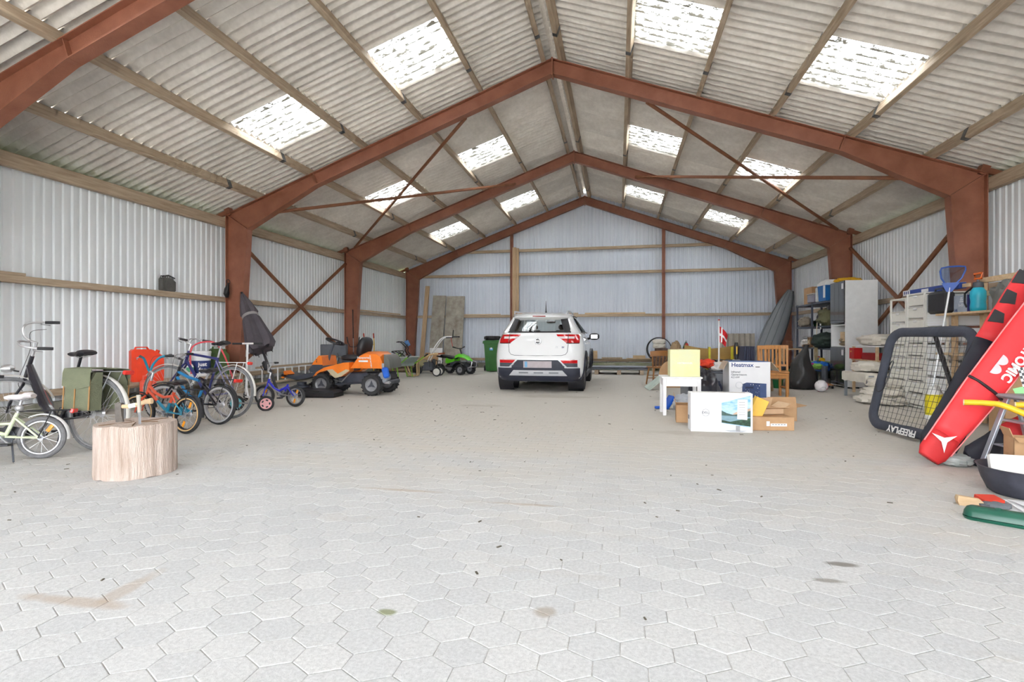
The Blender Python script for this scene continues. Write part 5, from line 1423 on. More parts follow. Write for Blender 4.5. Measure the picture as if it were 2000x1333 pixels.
def carton(name, label, loc, rz, w, d, h, m, flaps=None, tape=True, cat='box'):
    """cardboard box with tape seam and optional open flaps"""
    t = thing(name, label, cat, loc, (0, 0, rz))
    if flaps:
        b = MB()
        th = .006
        b.box((0, -d / 2 + th / 2, h / 2), (w, th, h)); b.box((0, d / 2 - th / 2, h / 2), (w, th, h)); b.box((-w / 2 + th / 2, 0, h / 2), (th, d, h)); b.box((w / 2 - th / 2, 0, h / 2), (th, d, h)); b.box((0, 0, th / 2), (w, d, th))
        b.build('carton_body', m, t)
        for side, a in flaps:
            L_ = {'l': d, 'r': d, 'f': w, 'b': w}[side]; fl = min(w, d) * .48
            M = {'f': Matrix.Translation((0, -d / 2, h)) @ Matrix.Rotation(R(a), 4, 'X'), 'b': Matrix.Translation((0, d / 2, h)) @ Matrix.Rotation(pi, 4, 'Z') @ Matrix.Rotation(R(a), 4, 'X'),
                 'l': Matrix.Translation((-w / 2, 0, h)) @ Matrix.Rotation(-pi / 2, 4, 'Z') @ Matrix.Rotation(R(a), 4, 'X'), 'r': Matrix.Translation((w / 2, 0, h)) @ Matrix.Rotation(pi / 2, 4, 'Z') @ Matrix.Rotation(R(a), 4, 'X')}[side]
            f = MB().box((0, fl / 2, 0), (L_ * .98, fl, .005)).xf(M); f.build('flap', m, t)
    else:
        MB().box((0, 0, h / 2), (w, d, h), None, .004).build('carton_body', m, t)
        if tape:
            MB().box((0, 0, h + .0005), (w * .99, .05, .001)).build('tape', mat('packing_tape', C_(184, 146, 104), .3), t)
    return t
def flat_art(parent, pts, m, y, name):
    return MB().prism(pts, y, y - .0012, 'xz').build(name, m, parent)

M_box = mat('white_carton', C_(240, 240, 242), .6, 0, .02, 4)
M_ink = mat('blue_ink', C_(32, 66, 132), .6)
M_gink = mat('grey_ink', C_(120, 124, 130), .6)
M_bag = mat('black_bin_liner', C_(44, 44, 52), .28, 0, .1, 6)
M_cloth2 = mat('offwhite_dust_sheet', C_(224, 218, 206), .9, 0, .05, 6, .25, 60)
M_wwood = M_oak

# --- monitor carton
dl = carton('monitor_carton', 'large white monitor carton with a mountain lake screen picture on the front', (2.46, 6.86, 0), R(2.5), .72, .21, .475, M_box, tape=False)
MB().box((0, .0, .477), (.71, .10, .003)).build('top_flap', M_box, dl)
MB().box((-.02, -.03, .478), (.62, .03, .004)).build('torn_tape', mat('brown_torn_tape', C_(150, 132, 112), .6), dl)
MB().box((-.361, .04, .16), (.002, .07, .05)).build('side_label', M_gink, dl)
rg = MB().ring((-.185, -.1065, .235), .042, .0022, 'y', 40, 5).build('logo_ring', M_gink, dl)
text('DELL', .036, M_gink, dl, (-.185, -.1068, .235), (pi / 2, 0, 0), bold=.001)
scr = [(.0, .36), (.335, .452), (.335, .06), (.0, .112)]
so = flat_art(dl, scr, mat('screen_sky_blue', C_(96, 170, 226), .5, 0, .0, 5, col2=C_(206, 230, 246), stretch=(2, 1, 7)), -.1055, 'screen_picture')
flat_art(so, [(.0, .265), (.06, .235), (.13, .215), (.2, .225), (.335, .27), (.335, .19), (.0, .19)], mat('print_mountain', C_(70, 98, 92), .6, 0, .2, 14), -.107, 'print_mountains')
flat_art(so, [(.12, .218), (.17, .25), (.23, .245), (.29, .285), (.335, .30), (.335, .262), (.2, .222)], mat('print_peak', C_(206, 176, 150), .6, 0, .1, 14), -.1068, 'print_sunlit_peaks')
flat_art(so, [(.0, .205), (.2, .198), (.335, .19), (.335, .13), (.0, .13)], mat('print_lake', C_(128, 162, 176), .4, 0, .1, 10, stretch=(1, 1, 4)), -.1076, 'print_lake')
flat_art(so, [(.0, .15), (.10, .13), (.19, .15), (.335, .18), (.335, .075), (.0, .118)], mat('print_forest', C_(50, 82, 62), .6, 0, .3, 30), -.1082, 'print_forest')
flat_art(so, [(.185, .40), (.30, .405), (.296, .155), (.18, .165)], M_box, -.1092, 'address_label')
for k in range(6): flat_art(so, [(.20, .37 - .03 * k), (.27, .371 - .03 * k), (.27, .367 - .03 * k), (.20, .366 - .03 * k)], M_gink, -.1098, 'label_line')
flat_art(dl, [(.165, .085), (.215, .08), (.215, .01), (.165, .01)], M_dchr, -.1060, 'print_stand')
flat_art(dl, [(.03, .022), (.15, .032), (.30, .022), (.24, .008), (.10, .008)], mat('print_stand_base', C_(178, 184, 190), .5), -.1058, 'print_stand_base')

# --- white side table and the yellow carton on it
tbw = thing('side_table', 'small white painted side table with straight legs', 'table', (2.14, 8.24, 0), (0, 0, R(2)))
MB().box((0, 0, .565), (.58, .46, .025), None, .005).build('table_top', M_white, tbw)
for sx in (-1, 1):
    for sy in (-1, 1): MB().box((sx * .245, sy * .19, .277), (.05, .05, .553), None, .004).build('leg', M_white, tbw)
MB().box((0, -.2, .495), (.45, .02, .115)).build('apron', M_white, tbw); MB().box((0, .2, .495), (.45, .02, .115)).build('apron', M_white, tbw)
for s in (-1, 1): MB().box((s * .25, 0, .495), (.02, .34, .115)).build('apron', M_white, tbw)
yb_ = thing('gift_carton', 'pale yellow square carton with faint white lettering on the side table', 'box', (2.19, 8.20, .5785), (0, 0, R(2)))
MB().box((0, 0, .20), (.425, .28, .40), None, .004).build('carton_body', mat('pale_yellow_card', C_(232, 230, 164), .6, 0, .02, 3, col2=C_(226, 228, 190)), yb_)
text('HEITMANNEL', .036, M_white, yb_, (0, -.1405, .20), (pi / 2, 0, 0), bold=.0005)
# things under the table
bt_ = thing('dustpan_brush', 'bright blue plastic dustpan leaning under the white table', 'dustpan', (1.98, 8.78, 0), (0, 0, R(20)))
MB().box((.05, 0, .11), (.05, .20, .24), (0, R(35), 0), .01).build('pan', mat('royal_blue_plastic', C_(30, 96, 206), .4), bt_); MB().box((-.06, 0, .03), (.24, .06, .04), None, .01).build('handle', MATS['royal_blue_plastic'], bt_)
single('carrier_bag', lump((0, 0, .115), (.19, .17, .14), .2, 2.5, 3), mat('grey_translucent_bag', C_(186, 190, 196), .3, 0, .12, 8), 'crumpled grey plastic bag under the white table', 'bag', (2.28, 8.72, 0))
carton('flat_carton', 'low open brown carton sticking out behind the monitor carton', (2.22, 7.55, .0), R(-4), .42, .30, .24, M_card, flaps=[('l', 100), ('f', 160)])

# --- heater carton
ht = thing('heater_carton', 'tall white heater carton with blue lettering and open top flaps', 'box', (3.43, 9.82, 0), (0, 0, R(2)))
MB().box((0, 0, .37), (.67, .46, .74), None, .004).build('carton_body', M_box, ht)
MB().box((0, -.02, .743), (.66, .40, .006)).build('top_flap', mat('blue_card', C_(70, 104, 160), .6), ht)
MB().box((-.39, -.05, .68), (.16, .36, .006), (0, R(-62), 0)).build('open_flap', mat('inside_cardboard', C_(206, 188, 164), .8), ht)
MB().box((.42, -.05, .66), (.20, .36, .006), (0, R(52), 0)).build('open_flap', MATS['inside_cardboard'], ht)
text('Heatmax', .098, M_ink, ht, (-.118, -.2315, .685), (pi / 2, 0, 0), bold=.0016)
MB().box((.13, -.231, .655), (.07, .002, .012)).build('hand_hole', M_black, ht)
for k, s_ in enumerate(('Infrared', 'Gasvarmeovn', '4.2 kW')): text(s_, .046, M_gink, ht, (-.30, -.2315, .565 - .046 * k), (pi / 2, 0, 0), align='LEFT', bold=.0008)
po_ = flat_art(ht, [(-.12, .355), (-.05, .385), (.27, .37), (.27, -.0 + .05), (-.10, .05), (-.12, .20)], mat('print_heater_navy', C_(52, 72, 118), .5, 0, .15, 9), -.2312, 'print_heater')
flat_art(po_, [(.17, .365), (.27, .37), (.27, .05), (.17, .05)], mat('print_heater_side', C_(70, 92, 138), .5), -.2322, 'print_heater_side')
flat_art(po_, [(-.07, .315), (.06, .315), (.06, .285), (-.07, .285)], mat('print_heater_slot', C_(28, 40, 74), .5), -.2322, 'print_heater_slot')
MB().ring((-.17, -.231, .34), .055, .004, 'y', 30, 5).build('print_flame_ring', mat('print_pale_grey', C_(212, 214, 218), .6), ht)
rq = random.Random(4); sn = MB()
for k in range(40):
    x, z = rq.uniform(-.08, .26), rq.uniform(.10, .36); q_ = rq.uniform(.003, .008)
    sn.prism([(x - q_, z), (x, z - q_), (x + q_, z), (x, z + q_)], -.2324, -.2332, 'xz')
sn.build('print_snow', M_box, ht, kind='stuff')

# --- cardboard in front of the heater carton
cb = carton('long_carton', 'long flat brown carton with white shipping label beside the monitor carton', (3.05, 7.20, 0), R(9), .58, .42, .165, M_card)
MB().box((-.03, -.2105, .085), (.04, .001, .06)).build('label', M_white, cb); lb = MB().box((.10, -.2105, .07), (.20, .001, .035)).build('label', M_white, cb)
for k in range(5): MB().box((.03 + .035 * k, -.2112, .075), (.022, .0006, .008)).build('label_print', M_gink, lb)
carton('open_carton', 'open brown carton with raised flaps on top of the long carton', (3.12, 7.38, .167), R(20), .34, .26, .07, mat('light_cardboard', C_(216, 184, 148), .85, 0, .05, 5), flaps=[('b', 70), ('r', 150), ('f', 165)])
carton('brown_carton', 'plain brown carton standing behind the open carton', (3.42, 7.95, 0), R(12), .40, .3, .19, M_card, flaps=[('f', 80), ('r', 170)])
ye = thing('yellow_carton', 'tilted yellow carton leaning in front of the heater carton', 'box', (2.86, 7.12, .17), (0, R(24), R(4)))
MB().box((.06, 0, .12), (.16, .10, .27), None, .004).build('carton_body', mat('mustard_card', C_(240, 196, 84), .6, 0, .04, 5), ye)
gp = thing('printed_carton', 'grey printed carton wedged behind the yellow carton', 'box', (2.78, 7.40, .14), (0, R(20), R(4)))
MB().box((.02, 0, .16), (.12, .10, .28), None, .004).build('carton_body', mat('grey_print', C_(110, 112, 118), .6, 0, .2, 20), gp)

# --- bags between table and heater carton
single('bin_bag', lump((0, 0, .27), (.30, .30, .33), .22, 2.4, 7, 36, 24, taper=.35), M_bag, 'shiny black bin bag between white table and heater carton', 'bag', (2.66, 9.38, 0), group='full bin bags')
single('bin_bag', lump((0, 0, .20), (.22, .20, .245), .24, 2.6, 12, 36, 24), mat('navy_bin_liner', C_(46, 52, 74), .3, 0, .1, 6), 'dark blue bin bag against the heater carton', 'bag', (2.80, 9.88, 0), group='full bin bags')
cols = [((38, 60, 190), 'bright blue'), ((226, 70, 44), 'red'), ((232, 228, 224), 'white'), ((70, 176, 190), 'turquoise'), ((244, 220, 120), 'pale yellow')]
for k, (c, nme) in enumerate(cols):
    cr_ = None
    single('garment', lump((0, 0, .06), (.17, .15, .085), .35, 3, 20 + k, 24, 14), mat('cloth_' + nme.replace(' ', '_'), C_(*c), .9, 0, .12, 8), f'crumpled {nme} garment on the heap behind the bin bags', 'clothes', (2.62 + .22 * (k % 3), 10.35 + .26 * (k // 3), .55 + .05 * (k % 2)), group='clothes heap behind the bin bags')
hp = thing('storage_crate', 'grey plastic crate under the clothes heap behind the bin bags', 'crate', (2.84, 10.5, 0), (0, 0, R(4)))
MB().box((0, 0, .26), (.78, .62, .52), None, .02).build('crate_body', M_mgrey, hp); MB().box((0, 0, .515), (.84, .68, .04), None, .01).build('crate_rim', M_dgrey, hp)

# --- flag pole with small flag
fp = thing('flagpole', 'white table-high flagpole with a small red and white cross flag', 'flagpole', (3.30, 11.6, 0))
MB().lathe([(.16, 0), (.16, .03), (.05, .06), (.03, .5), (.02, .56)], n=20).build('foot', mat('zinc_foot', C_(170, 170, 166), .5, .3), fp)
MB().tube([(0, 0, .3), (0, 0, 1.52)], [.020, .014], 12).build('pole', M_white, fp)
MB().lathe([(.0, 1.55), (.022, 1.54), (.022, 1.525), (.0, 1.515)], n=14).build('finial', mat('red_finial', C_(190, 70, 60), .4), fp)
M_fred = mat('flag_red', C_(206, 30, 40), .8, 0, .05, 5)
fl = MB().grid(lambda u, v: (.01 + .17 * u - .05 * v * u, .05 * sin(u * 7 + v * 3) * u, 1.40 - .10 * u - v * (.34 - .10 * u) - .10 * u * u), 14, 14, .003).build('flag', M_fred, fp)
MB().grid(lambda u, v: (.01 + .17 * (.22 + .16 * u) - .05 * v * (.3), .05 * sin((.22 + .16 * u) * 7 + v * 3) * .3 - .006, 1.40 - .03 - v * .31), 5, 14, .002).build('flag_cross', M_white, fl)
MB().grid(lambda u, v: (.01 + .17 * u - .05 * (.42 + .16 * v) * u, .05 * sin(u * 7 + (.42 + .16 * v) * 3) * u - .006, 1.40 - .10 * u - (.42 + .16 * v) * (.34 - .10 * u) - .10 * u * u), 14, 4, .002).build('flag_cross', M_white, fl)

# --- stack of roof tiles and olive board behind
for k in range(5):
    single('ridge_tile', MB().grid(lambda u, v, k=k: (.10 * cos(pi * u), .42 * v, .055 * sin(pi * u)), 8, 2, .018), mat('black_tile', C_(42, 40, 40), .5, 0, .1, 9), f'curved black roof tile lying on the timber crate, {["leftmost", "second from left", "middle", "second from right", "rightmost"][k]} of five', 'roof tile', (2.96 + .205 * k, 12.7, .583), group='black roof tiles in a row')
tc = thing('timber_crate', 'low timber crate carrying a row of black roof tiles', 'crate', (3.36, 12.9, 0))
for z in (.10, .28, .46): MB().box((0, -.26, z), (1.16, .02, .13)).build('slat', M_wood, tc); MB().box((0, .26, z), (1.16, .02, .13)).build('slat', M_wood, tc)
MB().box((0, 0, .57), (1.18, .56, .02)).build('lid', M_wood, tc)
for s in (-1, 1): MB().box((s * .56, 0, .28), (.04, .5, .56)).build('end_panel', M_wood, tc)
oc = thing('long_shipping_carton', 'long sagging brown carton with yellow tape behind the flagpole', 'box', (3.45, 13.6, 0))
M_ol = mat('olive_cardboard', C_(168, 132, 52), .5, 0, .08, 4, col2=C_(136, 104, 40))
MB().grid(lambda u, v: (-.60 + 1.20 * u, 0, .62 + .36 * v - .09 * v * sin(pi * u)), 14, 3, .10).build('carton_body', M_ol, oc)
for x in (-.02, .50): MB().box((x, -.055, .78), (.05, .114, .30)).xf(Matrix.Translation((0, .05, 0))).build('yellow_tape', mat('yellow_tape', C_(214, 204, 40), .4), oc)
MB().box((0, .05, .31), (1.1, .30, .62)).build('support_box', M_card, oc)
# --- dark panels, pump, boards
dp = thing('panel_bundle', 'bundle of dark blue folding panels standing behind the heater carton', 'panels', (4.02, 12.3, 0), (0, 0, R(6)))
for k in range(5): MB().box((-.13 + .052 * k, 0, .485), (.035, .40, .97), (0, R(3 - k), 0), .004).build('panel', mat('slate_blue_panel', C_(58, 64, 86), .6), dp)
vc = thing('stick_vacuum', 'black and yellow stick pump standing behind the heater carton', 'pump', (3.60, 11.4, 0))
MB().tube([(0, 0, .70), (0, 0, .80), (0, 0, .98), (0, 0, 1.06)], [.03, .045, .045, .03], 14).build('barrel', M_black, vc); MB().box((0, -.046, .90), (.02, .006, .16)).build('yellow_stripe', M_yellow, vc)
MB().box((0, 0, .66), (.14, .12, .10), None, .015).build('grey_head', M_mgrey, vc); MB().box((0, 0, .31), (.18, .16, .62), None, .01).build('stand', M_dgrey, vc)
for k in range(2): single('pine_board', MB().box((0, 0, .48), (.30, .03, .96), None, .004), M_pale, f'{["shorter", "taller"][k]} pine board leaning between dark panels and wooden chair', 'board', (4.36 + .14 * k, 12.2, 0), (R(-6), R(-8 + 12 * k), R(70)))

# --- beech dining chair(s)
def chair(label, loc, rz):
    t = thing('dining_chair', label, 'chair', loc, (0, 0, rz), 'beech dining chairs')
    MB().box((0, 0, .455), (.45, .43, .04), None, .008).build('seat', M_oak, t)
    for s in (-1, 1):
        MB().box((s * .195, -.185, .22), (.045, .045, .44), None, .004).build('leg', M_oak, t)
        MB().box((s * .20, .20, .50), (.042, .045, 1.0), (R(-3), 0, 0), .004).build('back_post', M_oak, t)
        MB().box((s * .197, 0, .19), (.022, .36, .03)).build('stretcher', M_oak, t)
    MB().box((0, -.185, .40), (.36, .022, .06)).build('front_rail', M_oak, t); MB().box((0, .17, .40), (.36, .022, .06)).build('rear_rail', M_oak, t)
    MB().box((0, .222, .965), (.42, .028, .075), (R(-3), 0, 0), .006).build('top_rail', M_oak, t); MB().box((0, .20, .58), (.38, .025, .045), (R(-3), 0, 0), .004).build('lower_rail', M_oak, t)
    for k in range(5): MB().box((-.14 + .07 * k, .212, .76), (.032, .016, .34), (R(-3), 0, 0), .003).build('back_slat', M_oak, t)
    return t
chair('beech dining chair with slatted back right of the heater carton', (4.20, 11.05, 0), R(4))
chair('second beech dining chair tucked in behind the slatted one', (4.44, 11.66, 0), R(-14))

# --- black bin bag standing tall, football, and small clutter by the cabinet
bb = MB(); secs = []
for i, (z, r, ox) in enumerate(((.01, .24, 0), (.04, .29, 0), (.10, .31, 0), (.18, .31, .01), (.27, .29, .01), (.36, .27, .02), (.46, .24, .0), (.56, .21, -.02), (.66, .17, -.01), (.76, .12, .02), (.84, .085, .05), (.91, .055, .07), (.96, .05, .08), (1.0, .075, .09))):
    sec = []
    for k in range(48):
        a = 2 * pi * k / 48
        f = 1 + .16 * mnoise.noise(V(cos(a) * 1.6, sin(a) * 1.6, z * 3.2)) + .10 * mnoise.noise(V(cos(a) * 4, sin(a) * 4, z * 5)) + .06 * abs(mnoise.noise(V(cos(a) * 8, sin(a) * 8, z * 2.5)))
        sec.append((ox + r * f * cos(a), r * .8 * f * sin(a), z))
    secs.append(sec)
single('bin_bag', bb.loft(secs), mat('matt_black_sack', C_(46, 46, 46), .35, 0, .1, 6, .3, 9), 'tall black sack with twisted neck standing in front of the shelving', 'bag', (5.30, 12.85, 0), group='full bin bags')
ft = thing('football', 'white football with pink and black swirls on the floor by the cabinet', 'ball', (5.49, 12.28, 0))
MB().ball((0, 0, .125), .125, 24, 16).build('ball', mat('ball_white', C_(240, 236, 238), .4), ft)
for k in range(7):
    q = Euler((k * 1.3, k * 2.1, k * .7)).to_matrix().to_4x4()
    pts = [(.1262 * sin(t) * cos(1.2 * sin(t * 2)), .1262 * sin(t) * sin(1.2 * sin(t * 2)), .1262 * cos(t)) for t in [.25 + 1.1 * i / 10 for i in range(11)]]
    MB().tube(pts, .008 if k % 2 else .005, 5, flat=.3).xf(Matrix.Translation((0, 0, .125)) @ q).build('swirl', mat('ball_pink', C_(214, 66, 110), .4) if k % 2 else M_dgrey, ft)

# --- tall white cabinet with dark doors
cb_ = thing('tall_cabinet', 'tall white cabinet with dark glossy doors and an open middle shelf', 'cabinet', (6.27, 13.09, 0))
MB().box((.33, .01, 1.25), (.66, .02, 2.42)).build('side_panel', M_white, cb_); MB().box((.33, .80, 1.25), (.66, .02, 2.42)).build('side_panel', M_white, cb_)
MB().box((.65, .40, 1.25), (.02, .78, 2.42)).build('back_panel', M_white, cb_)
for z in (.05, .96, 1.45, 2.45): MB().box((.33, .405, z), (.66, .78, .02)).build('shelf_board', M_white, cb_)
M_dark = mat('dark_gloss_door', C_(52, 52, 50), .15, 0, .05, 4, coat=.5)
for z0, z1 in ((.06, .94), (1.50, 2.46)):
    d_ = MB().box((-.01, .405, (z0 + z1) / 2), (.02, .79, z1 - z0), None, .003).build('door', M_dark, cb_)
    MB().box((-.022, .10, z1 - .12), (.004, .10, .13)).build('white_tag', M_white, d_)
    MB().box((-.021, .405, z0 + .06), (.003, .72, .02)).build('door_edge', M_dgrey, d_)
for k in range(3): MB().box((.10 + .2 * k, .4, .02), (.05, .6, .04)).build('foot', M_black, cb_)
single('wood_panel_box', MB().box((0, 0, .11), (.30, .22, .22), None, .004), M_pale, 'pale wooden box in the open cabinet shelf', 'box', (6.45, 13.34, 1.075))
for k in range(2): single('folded_fabric', lump((0, 0, .045), (.22, .20, .055), .2, 3, 30 + k), mat('khaki_cloth', C_(168, 150, 122), .9, 0, .15, 8), f'{["lower", "upper"][k]} of two folded khaki cloths in the open cabinet shelf', 'cloth', (6.50, 13.38 + .02 * k, .97 + .09 * k - .0))
# --- steel shelving along the wall
sv = thing('steel_shelving', 'dark grey steel shelving unit against the right wall beyond the cabinet', 'shelving', (6.66, 15.25, 0))
M_ss = mat('shelf_steel', C_(84, 90, 104), .5, .2, .08, 8)
for x in (-.32, .32):
    for y in (-1.3, 0.12, 1.3): MB().box((x, y, 1.05), (.045, .045, 2.1)).build('upright', M_ss, sv)
SHZ = (.30, .88, 1.44, 2.06)
for z in SHZ: MB().box((0, 0, z), (.70, 2.66, .045), None, .004).build('shelf', M_ss, sv)
def on_shelf(lv): return SHZ[lv] + .0235
# top shelf
tx = 6.55
def sbox(name, label, y, z, w, d, h, m, x=tx, cat='box', rz=0): return carton(name, label, (x, y, z), R(90) + rz, w, d, h, m, cat=cat)
sbox('removal_carton', 'brown removal carton at the far end of the top shelf', 15.75, on_shelf(3), .62, .38, .46, M_card)
pb_ = thing('storage_box', 'clear storage box with grey contents on the top shelf', 'storage box', (6.36, 15.25, on_shelf(3)), (0, 0, R(90)))
MB().box((0, 0, .12), (.50, .20, .22), None, .02).build('tub', mat('frosted_lilac_plastic', C_(146, 142, 158), .3), pb_); MB().box((0, 0, .24), (.53, .23, .03), None, .008).build('lid', mat('dusty_lid', C_(208, 204, 196), .5), pb_)
ob = thing('white_bin', 'narrow translucent white container beside the blue cooler on the top shelf', 'storage box', (6.42, 14.83, on_shelf(3)), (0, 0, R(90)))
MB().box((0, 0, .19), (.22, .30, .38), None, .02).build('tub', mat('milky_plastic', C_(216, 216, 214), .4), ob); MB().box((.02, .152, .17), (.07, .004, .16)).build('white_tag', M_white, ob)
cl = thing('cooler_box', 'blue cooler box with white domed lid on the top shelf', 'cooler', (6.42, 14.40, on_shelf(3)), (0, 0, R(90)))
MB().loft([[(-.23, -.17, .0), (.23, -.17, .0), (.23, .17, .0), (-.23, .17, .0)], [(-.26, -.19, .38), (.26, -.19, .38), (.26, .19, .38), (-.26, .19, .38)]]).build('cooler_body', mat('cooler_blue', C_(20, 106, 178), .4), cl)
MB().loft([[(-.28, -.20, .38), (.28, -.20, .38), (.28, .20, .38), (-.28, .20, .38)], [(-.27, -.19, .44), (.27, -.19, .44), (.27, .19, .44), (-.27, .19, .44)], [(-.18, -.12, .52), (.18, -.12, .52), (.18, .12, .52), (-.18, .12, .52)]]).build('lid', M_white, cl)
MB().box((-.20, .195, .22), (.10, .012, .30), None, .02).build('handle', M_white, cl)
single('yellow_bag', lump((0, 0, .05), (.28, .20, .065), .25, 3, 41), mat('ochre_cloth', C_(226, 176, 40), .9, 0, .1, 8), 'ochre yellow cloth bag lying on the cabinet top', 'bag', (6.55, 13.65, 2.462))
single('red_strap', MB().tube([(0, 0, .012), (.1, .1, .02), (.22, .16, .012), (.3, .3, .02)], .012, 6), mat('orange_strap', C_(226, 150, 60), .7), 'orange strap lying on the cabinet top', 'strap', (6.3, 13.2, 2.462))
# second shelf
def soft(name, label, y, lv, r, c, seed, x=6.42, cat='bag', group=None, m=None):
    return single(name, lump((0, 0, r[2] * .82), r, .25, 2.6, seed, 26, 16), m or mat(f'fabric_{c[0]}_{c[1]}_{c[2]}', C_(*c), .85, 0, .15, 8), label, cat, (x, y, on_shelf(lv)), group=group)
soft('grey_bundle', 'grey fabric bundle at the far end of the second shelf', 16.1, 2, (.16, .30, .15), (152, 142, 126), 51, cat='bundle')
soft('dark_case', 'dark grey equipment bag in the middle of the second shelf', 15.35, 2, (.19, .36, .20), (74, 76, 84), 52, 6.66)
gbx = sbox('green_box', 'small green carton on the second shelf behind the grey bundle', 15.98, on_shelf(2), .30, .18, .18, mat('green_card', C_(28, 116, 62), .6), x=6.72)
soft('olive_backpack', 'round olive backpack hanging over the second shelf edge', 14.45, 2, (.24, .32, .24), (104, 104, 76), 53)
hl_ = thing('helmet', 'dark ball shaped helmet bag above the olive backpack', 'helmet', (6.45, 14.28, on_shelf(2) + .355))
MB().ball((0, 0, .09), (.13, .14, .10), 18, 12).build('shell', M_dgrey, hl_)
for k in range(3): MB().ring((0, 0, .09), .125 - .02 * k, .006, 'x', 24, 5).xf(Matrix.Translation((-.05 - .03 * k, 0, 0))).build('seam', M_black, hl_)
st2 = thing('hanging_strap', 'cream strap with paper tags hanging from the olive backpack', 'strap', (6.24, 14.5, 1.30))
MB().box((-.02, .18, .05), (.006, .04, .40), (R(8), 0, 0)).build('strap', mat('cream_strap', C_(226, 214, 186), .8), st2); MB().box((-.03, -.10, .20), (.004, .08, .07)).build('paper_tag', M_white, st2); MB().box((-.03, -.11, .10), (.004, .07, .06)).build('paper_tag', M_white, st2)
# third shelf
bu = thing('zinc_bucket', 'grey bucket at the far end of the third shelf', 'bucket', (6.50, 16.05, on_shelf(1)))
MB().lathe([(.12, 0), (.16, .24), (.165, .25), (.15, .245), (.11, .02)], n=24).build('pail', M_mgrey, bu); MB().tube([(.16 * cos(a), .16 * sin(a), .25 + .05 * sin(a)) for a in [pi * k / 10 for k in range(11)]], .005, 6).build('handle', M_dchr, bu)
soft('white_cloth_heap', 'white printed cloth hanging over the third shelf', 15.66, 1, (.20, .24, .12), (222, 218, 212), 55, 6.36, 'cloth')
soft('beige_cloth_heap', 'beige cloth and boots heaped on the third shelf', 15.10, 1, (.20, .22, .13), (198, 182, 152), 56, 6.36, 'cloth')
soft('green_jacket', 'dark green jacket thrown over the third shelf next to the cabinet', 14.56, 1, (.28, .46, .20), (42, 56, 50), 57, 6.38, 'jacket')
soft('blue_packet', 'small blue packet on the third shelf between bucket and cloths', 15.66, 1, (.08, .10, .20), (56, 70, 158), 58, 6.74, 'packet')
for k in range(2):
    b_ = thing('rubber_boot', f'{["left", "right"][k]} brown rubber boot on the third shelf edge', 'boot', (6.20, 14.98 + .13 * k, on_shelf(1)), (0, 0, R(180)), 'brown rubber boots')
    MB().tube([(0, 0, .04), (0, 0, .15), (0, 0, .27)], [.05, .05, .058], 14).build('shaft', mat('brown_rubber', C_(132, 104, 76), .6), b_); MB().ball((.07, 0, .045), (.12, .048, .045), 14, 8, pw=.8).build('foot', MATS['brown_rubber'], b_)
rp_ = thing('rope_hank', 'hank of beige rope hanging from the third shelf', 'rope', (6.27, 14.75, .62))
for k in range(4): MB().tube([(-.02 - .01 * k, .05 * cos(t) + .02 * k, .13 + .17 * sin(t)) for t in [2 * pi * i / 16 for i in range(16)]], .007, 6, closed=True).build('rope_loop', mat('jute_rope', C_(188, 168, 128), .9), rp_)
yl = thing('yellow_toolbox', 'small yellow and red toy box at the back of the third shelf', 'toy', (6.75, 15.0, on_shelf(1)))
MB().box((0, 0, .09), (.20, .26, .18), None, .01).build('box_body', mat('toy_red', C_(196, 56, 40), .5), yl); MB().box((-.102, -.05, .10), (.006, .08, .10)).build('yellow_front', M_yellow, yl)
# bottom shelf and floor in front
gt = thing('green_watering_can', 'shiny green watering can on the floor in front of the shelving', 'watering can', (5.62, 14.75, 0), (0, 0, R(200)))
MB().lathe([(.13, 0), (.15, .04), (.14, .26), (.08, .32), (.07, .34)], n=22).build('can_body', mat('bottle_green_plastic', C_(20, 120, 66), .3), gt); MB().tube([(.12, 0, .08), (.30, 0, .22), (.36, 0, .36)], [.03, .02, .025], 10).build('spout', MATS['bottle_green_plastic'], gt); MB().tube([(-.12, 0, .10), (-.22, 0, .22), (-.12, 0, .34), (.0, 0, .35)], .014, 8).build('handle', MATS['bottle_green_plastic'], gt)
fan_ = thing('sports_bag', 'black tangle of skates and straps below the white cloth', 'sports gear', (5.72, 15.6, 0))
for k in range(4): lump((.0 + .08 * (k % 2), -.2 + .16 * k, .12 + .12 * (k % 3)), (.13, .12, .13), .3, 3, 60 + k, 18, 12).build('pouch', M_black if k % 2 else M_dgrey, fan_)
MB().box((0, .1, .42), (.12, .14, .10), None, .02).build('silver_buckle', M_chrome, fan_)
wg = thing('water_gun', 'yellow and blue plastic water blaster on the bottom shelf', 'toy', (6.38, 15.02, on_shelf(0) + .22), (0, 0, R(90)))
MB().cyl((-.30, 0, .05), (-.14, 0, .05), .05, None, 14).build('yellow_tank', M_yellow, wg); MB().cyl((-.14, 0, .05), (.16, 0, .05), .045, .04, 14).build('blue_barrel', MATS['royal_blue_plastic'], wg); MB().box((.06, 0, .115), (.24, .03, .03)).build('red_slide', MATS['toy_red'], wg)
cr1 = thing('plastic_crate', 'grey plastic crate under the water blaster on the bottom shelf', 'crate', (6.42, 15.02, on_shelf(0)), (0, 0, R(90)))
MB().box((0, 0, .10), (.48, .34, .20), None, .015).build('crate_body', mat('crate_grey', C_(150, 152, 140), .6), cr1); MB().box((0, 0, .205), (.52, .38, .025), None, .006).build('crate_rim', mat('lime_rim', C_(160, 196, 110), .5), cr1)
soft('blue_tarp', 'bundle of bright blue tarpaulin next to the black sack', 14.48, 0, (.20, .34, .13), (44, 116, 210), 71, 6.22, 'tarpaulin')
soft('pink_toy', 'small magenta soft toy under the blue tarpaulin', 14.25, 0, (.06, .12, .05), (226, 60, 160), 72, 5.96, 'toy').location.z = .44
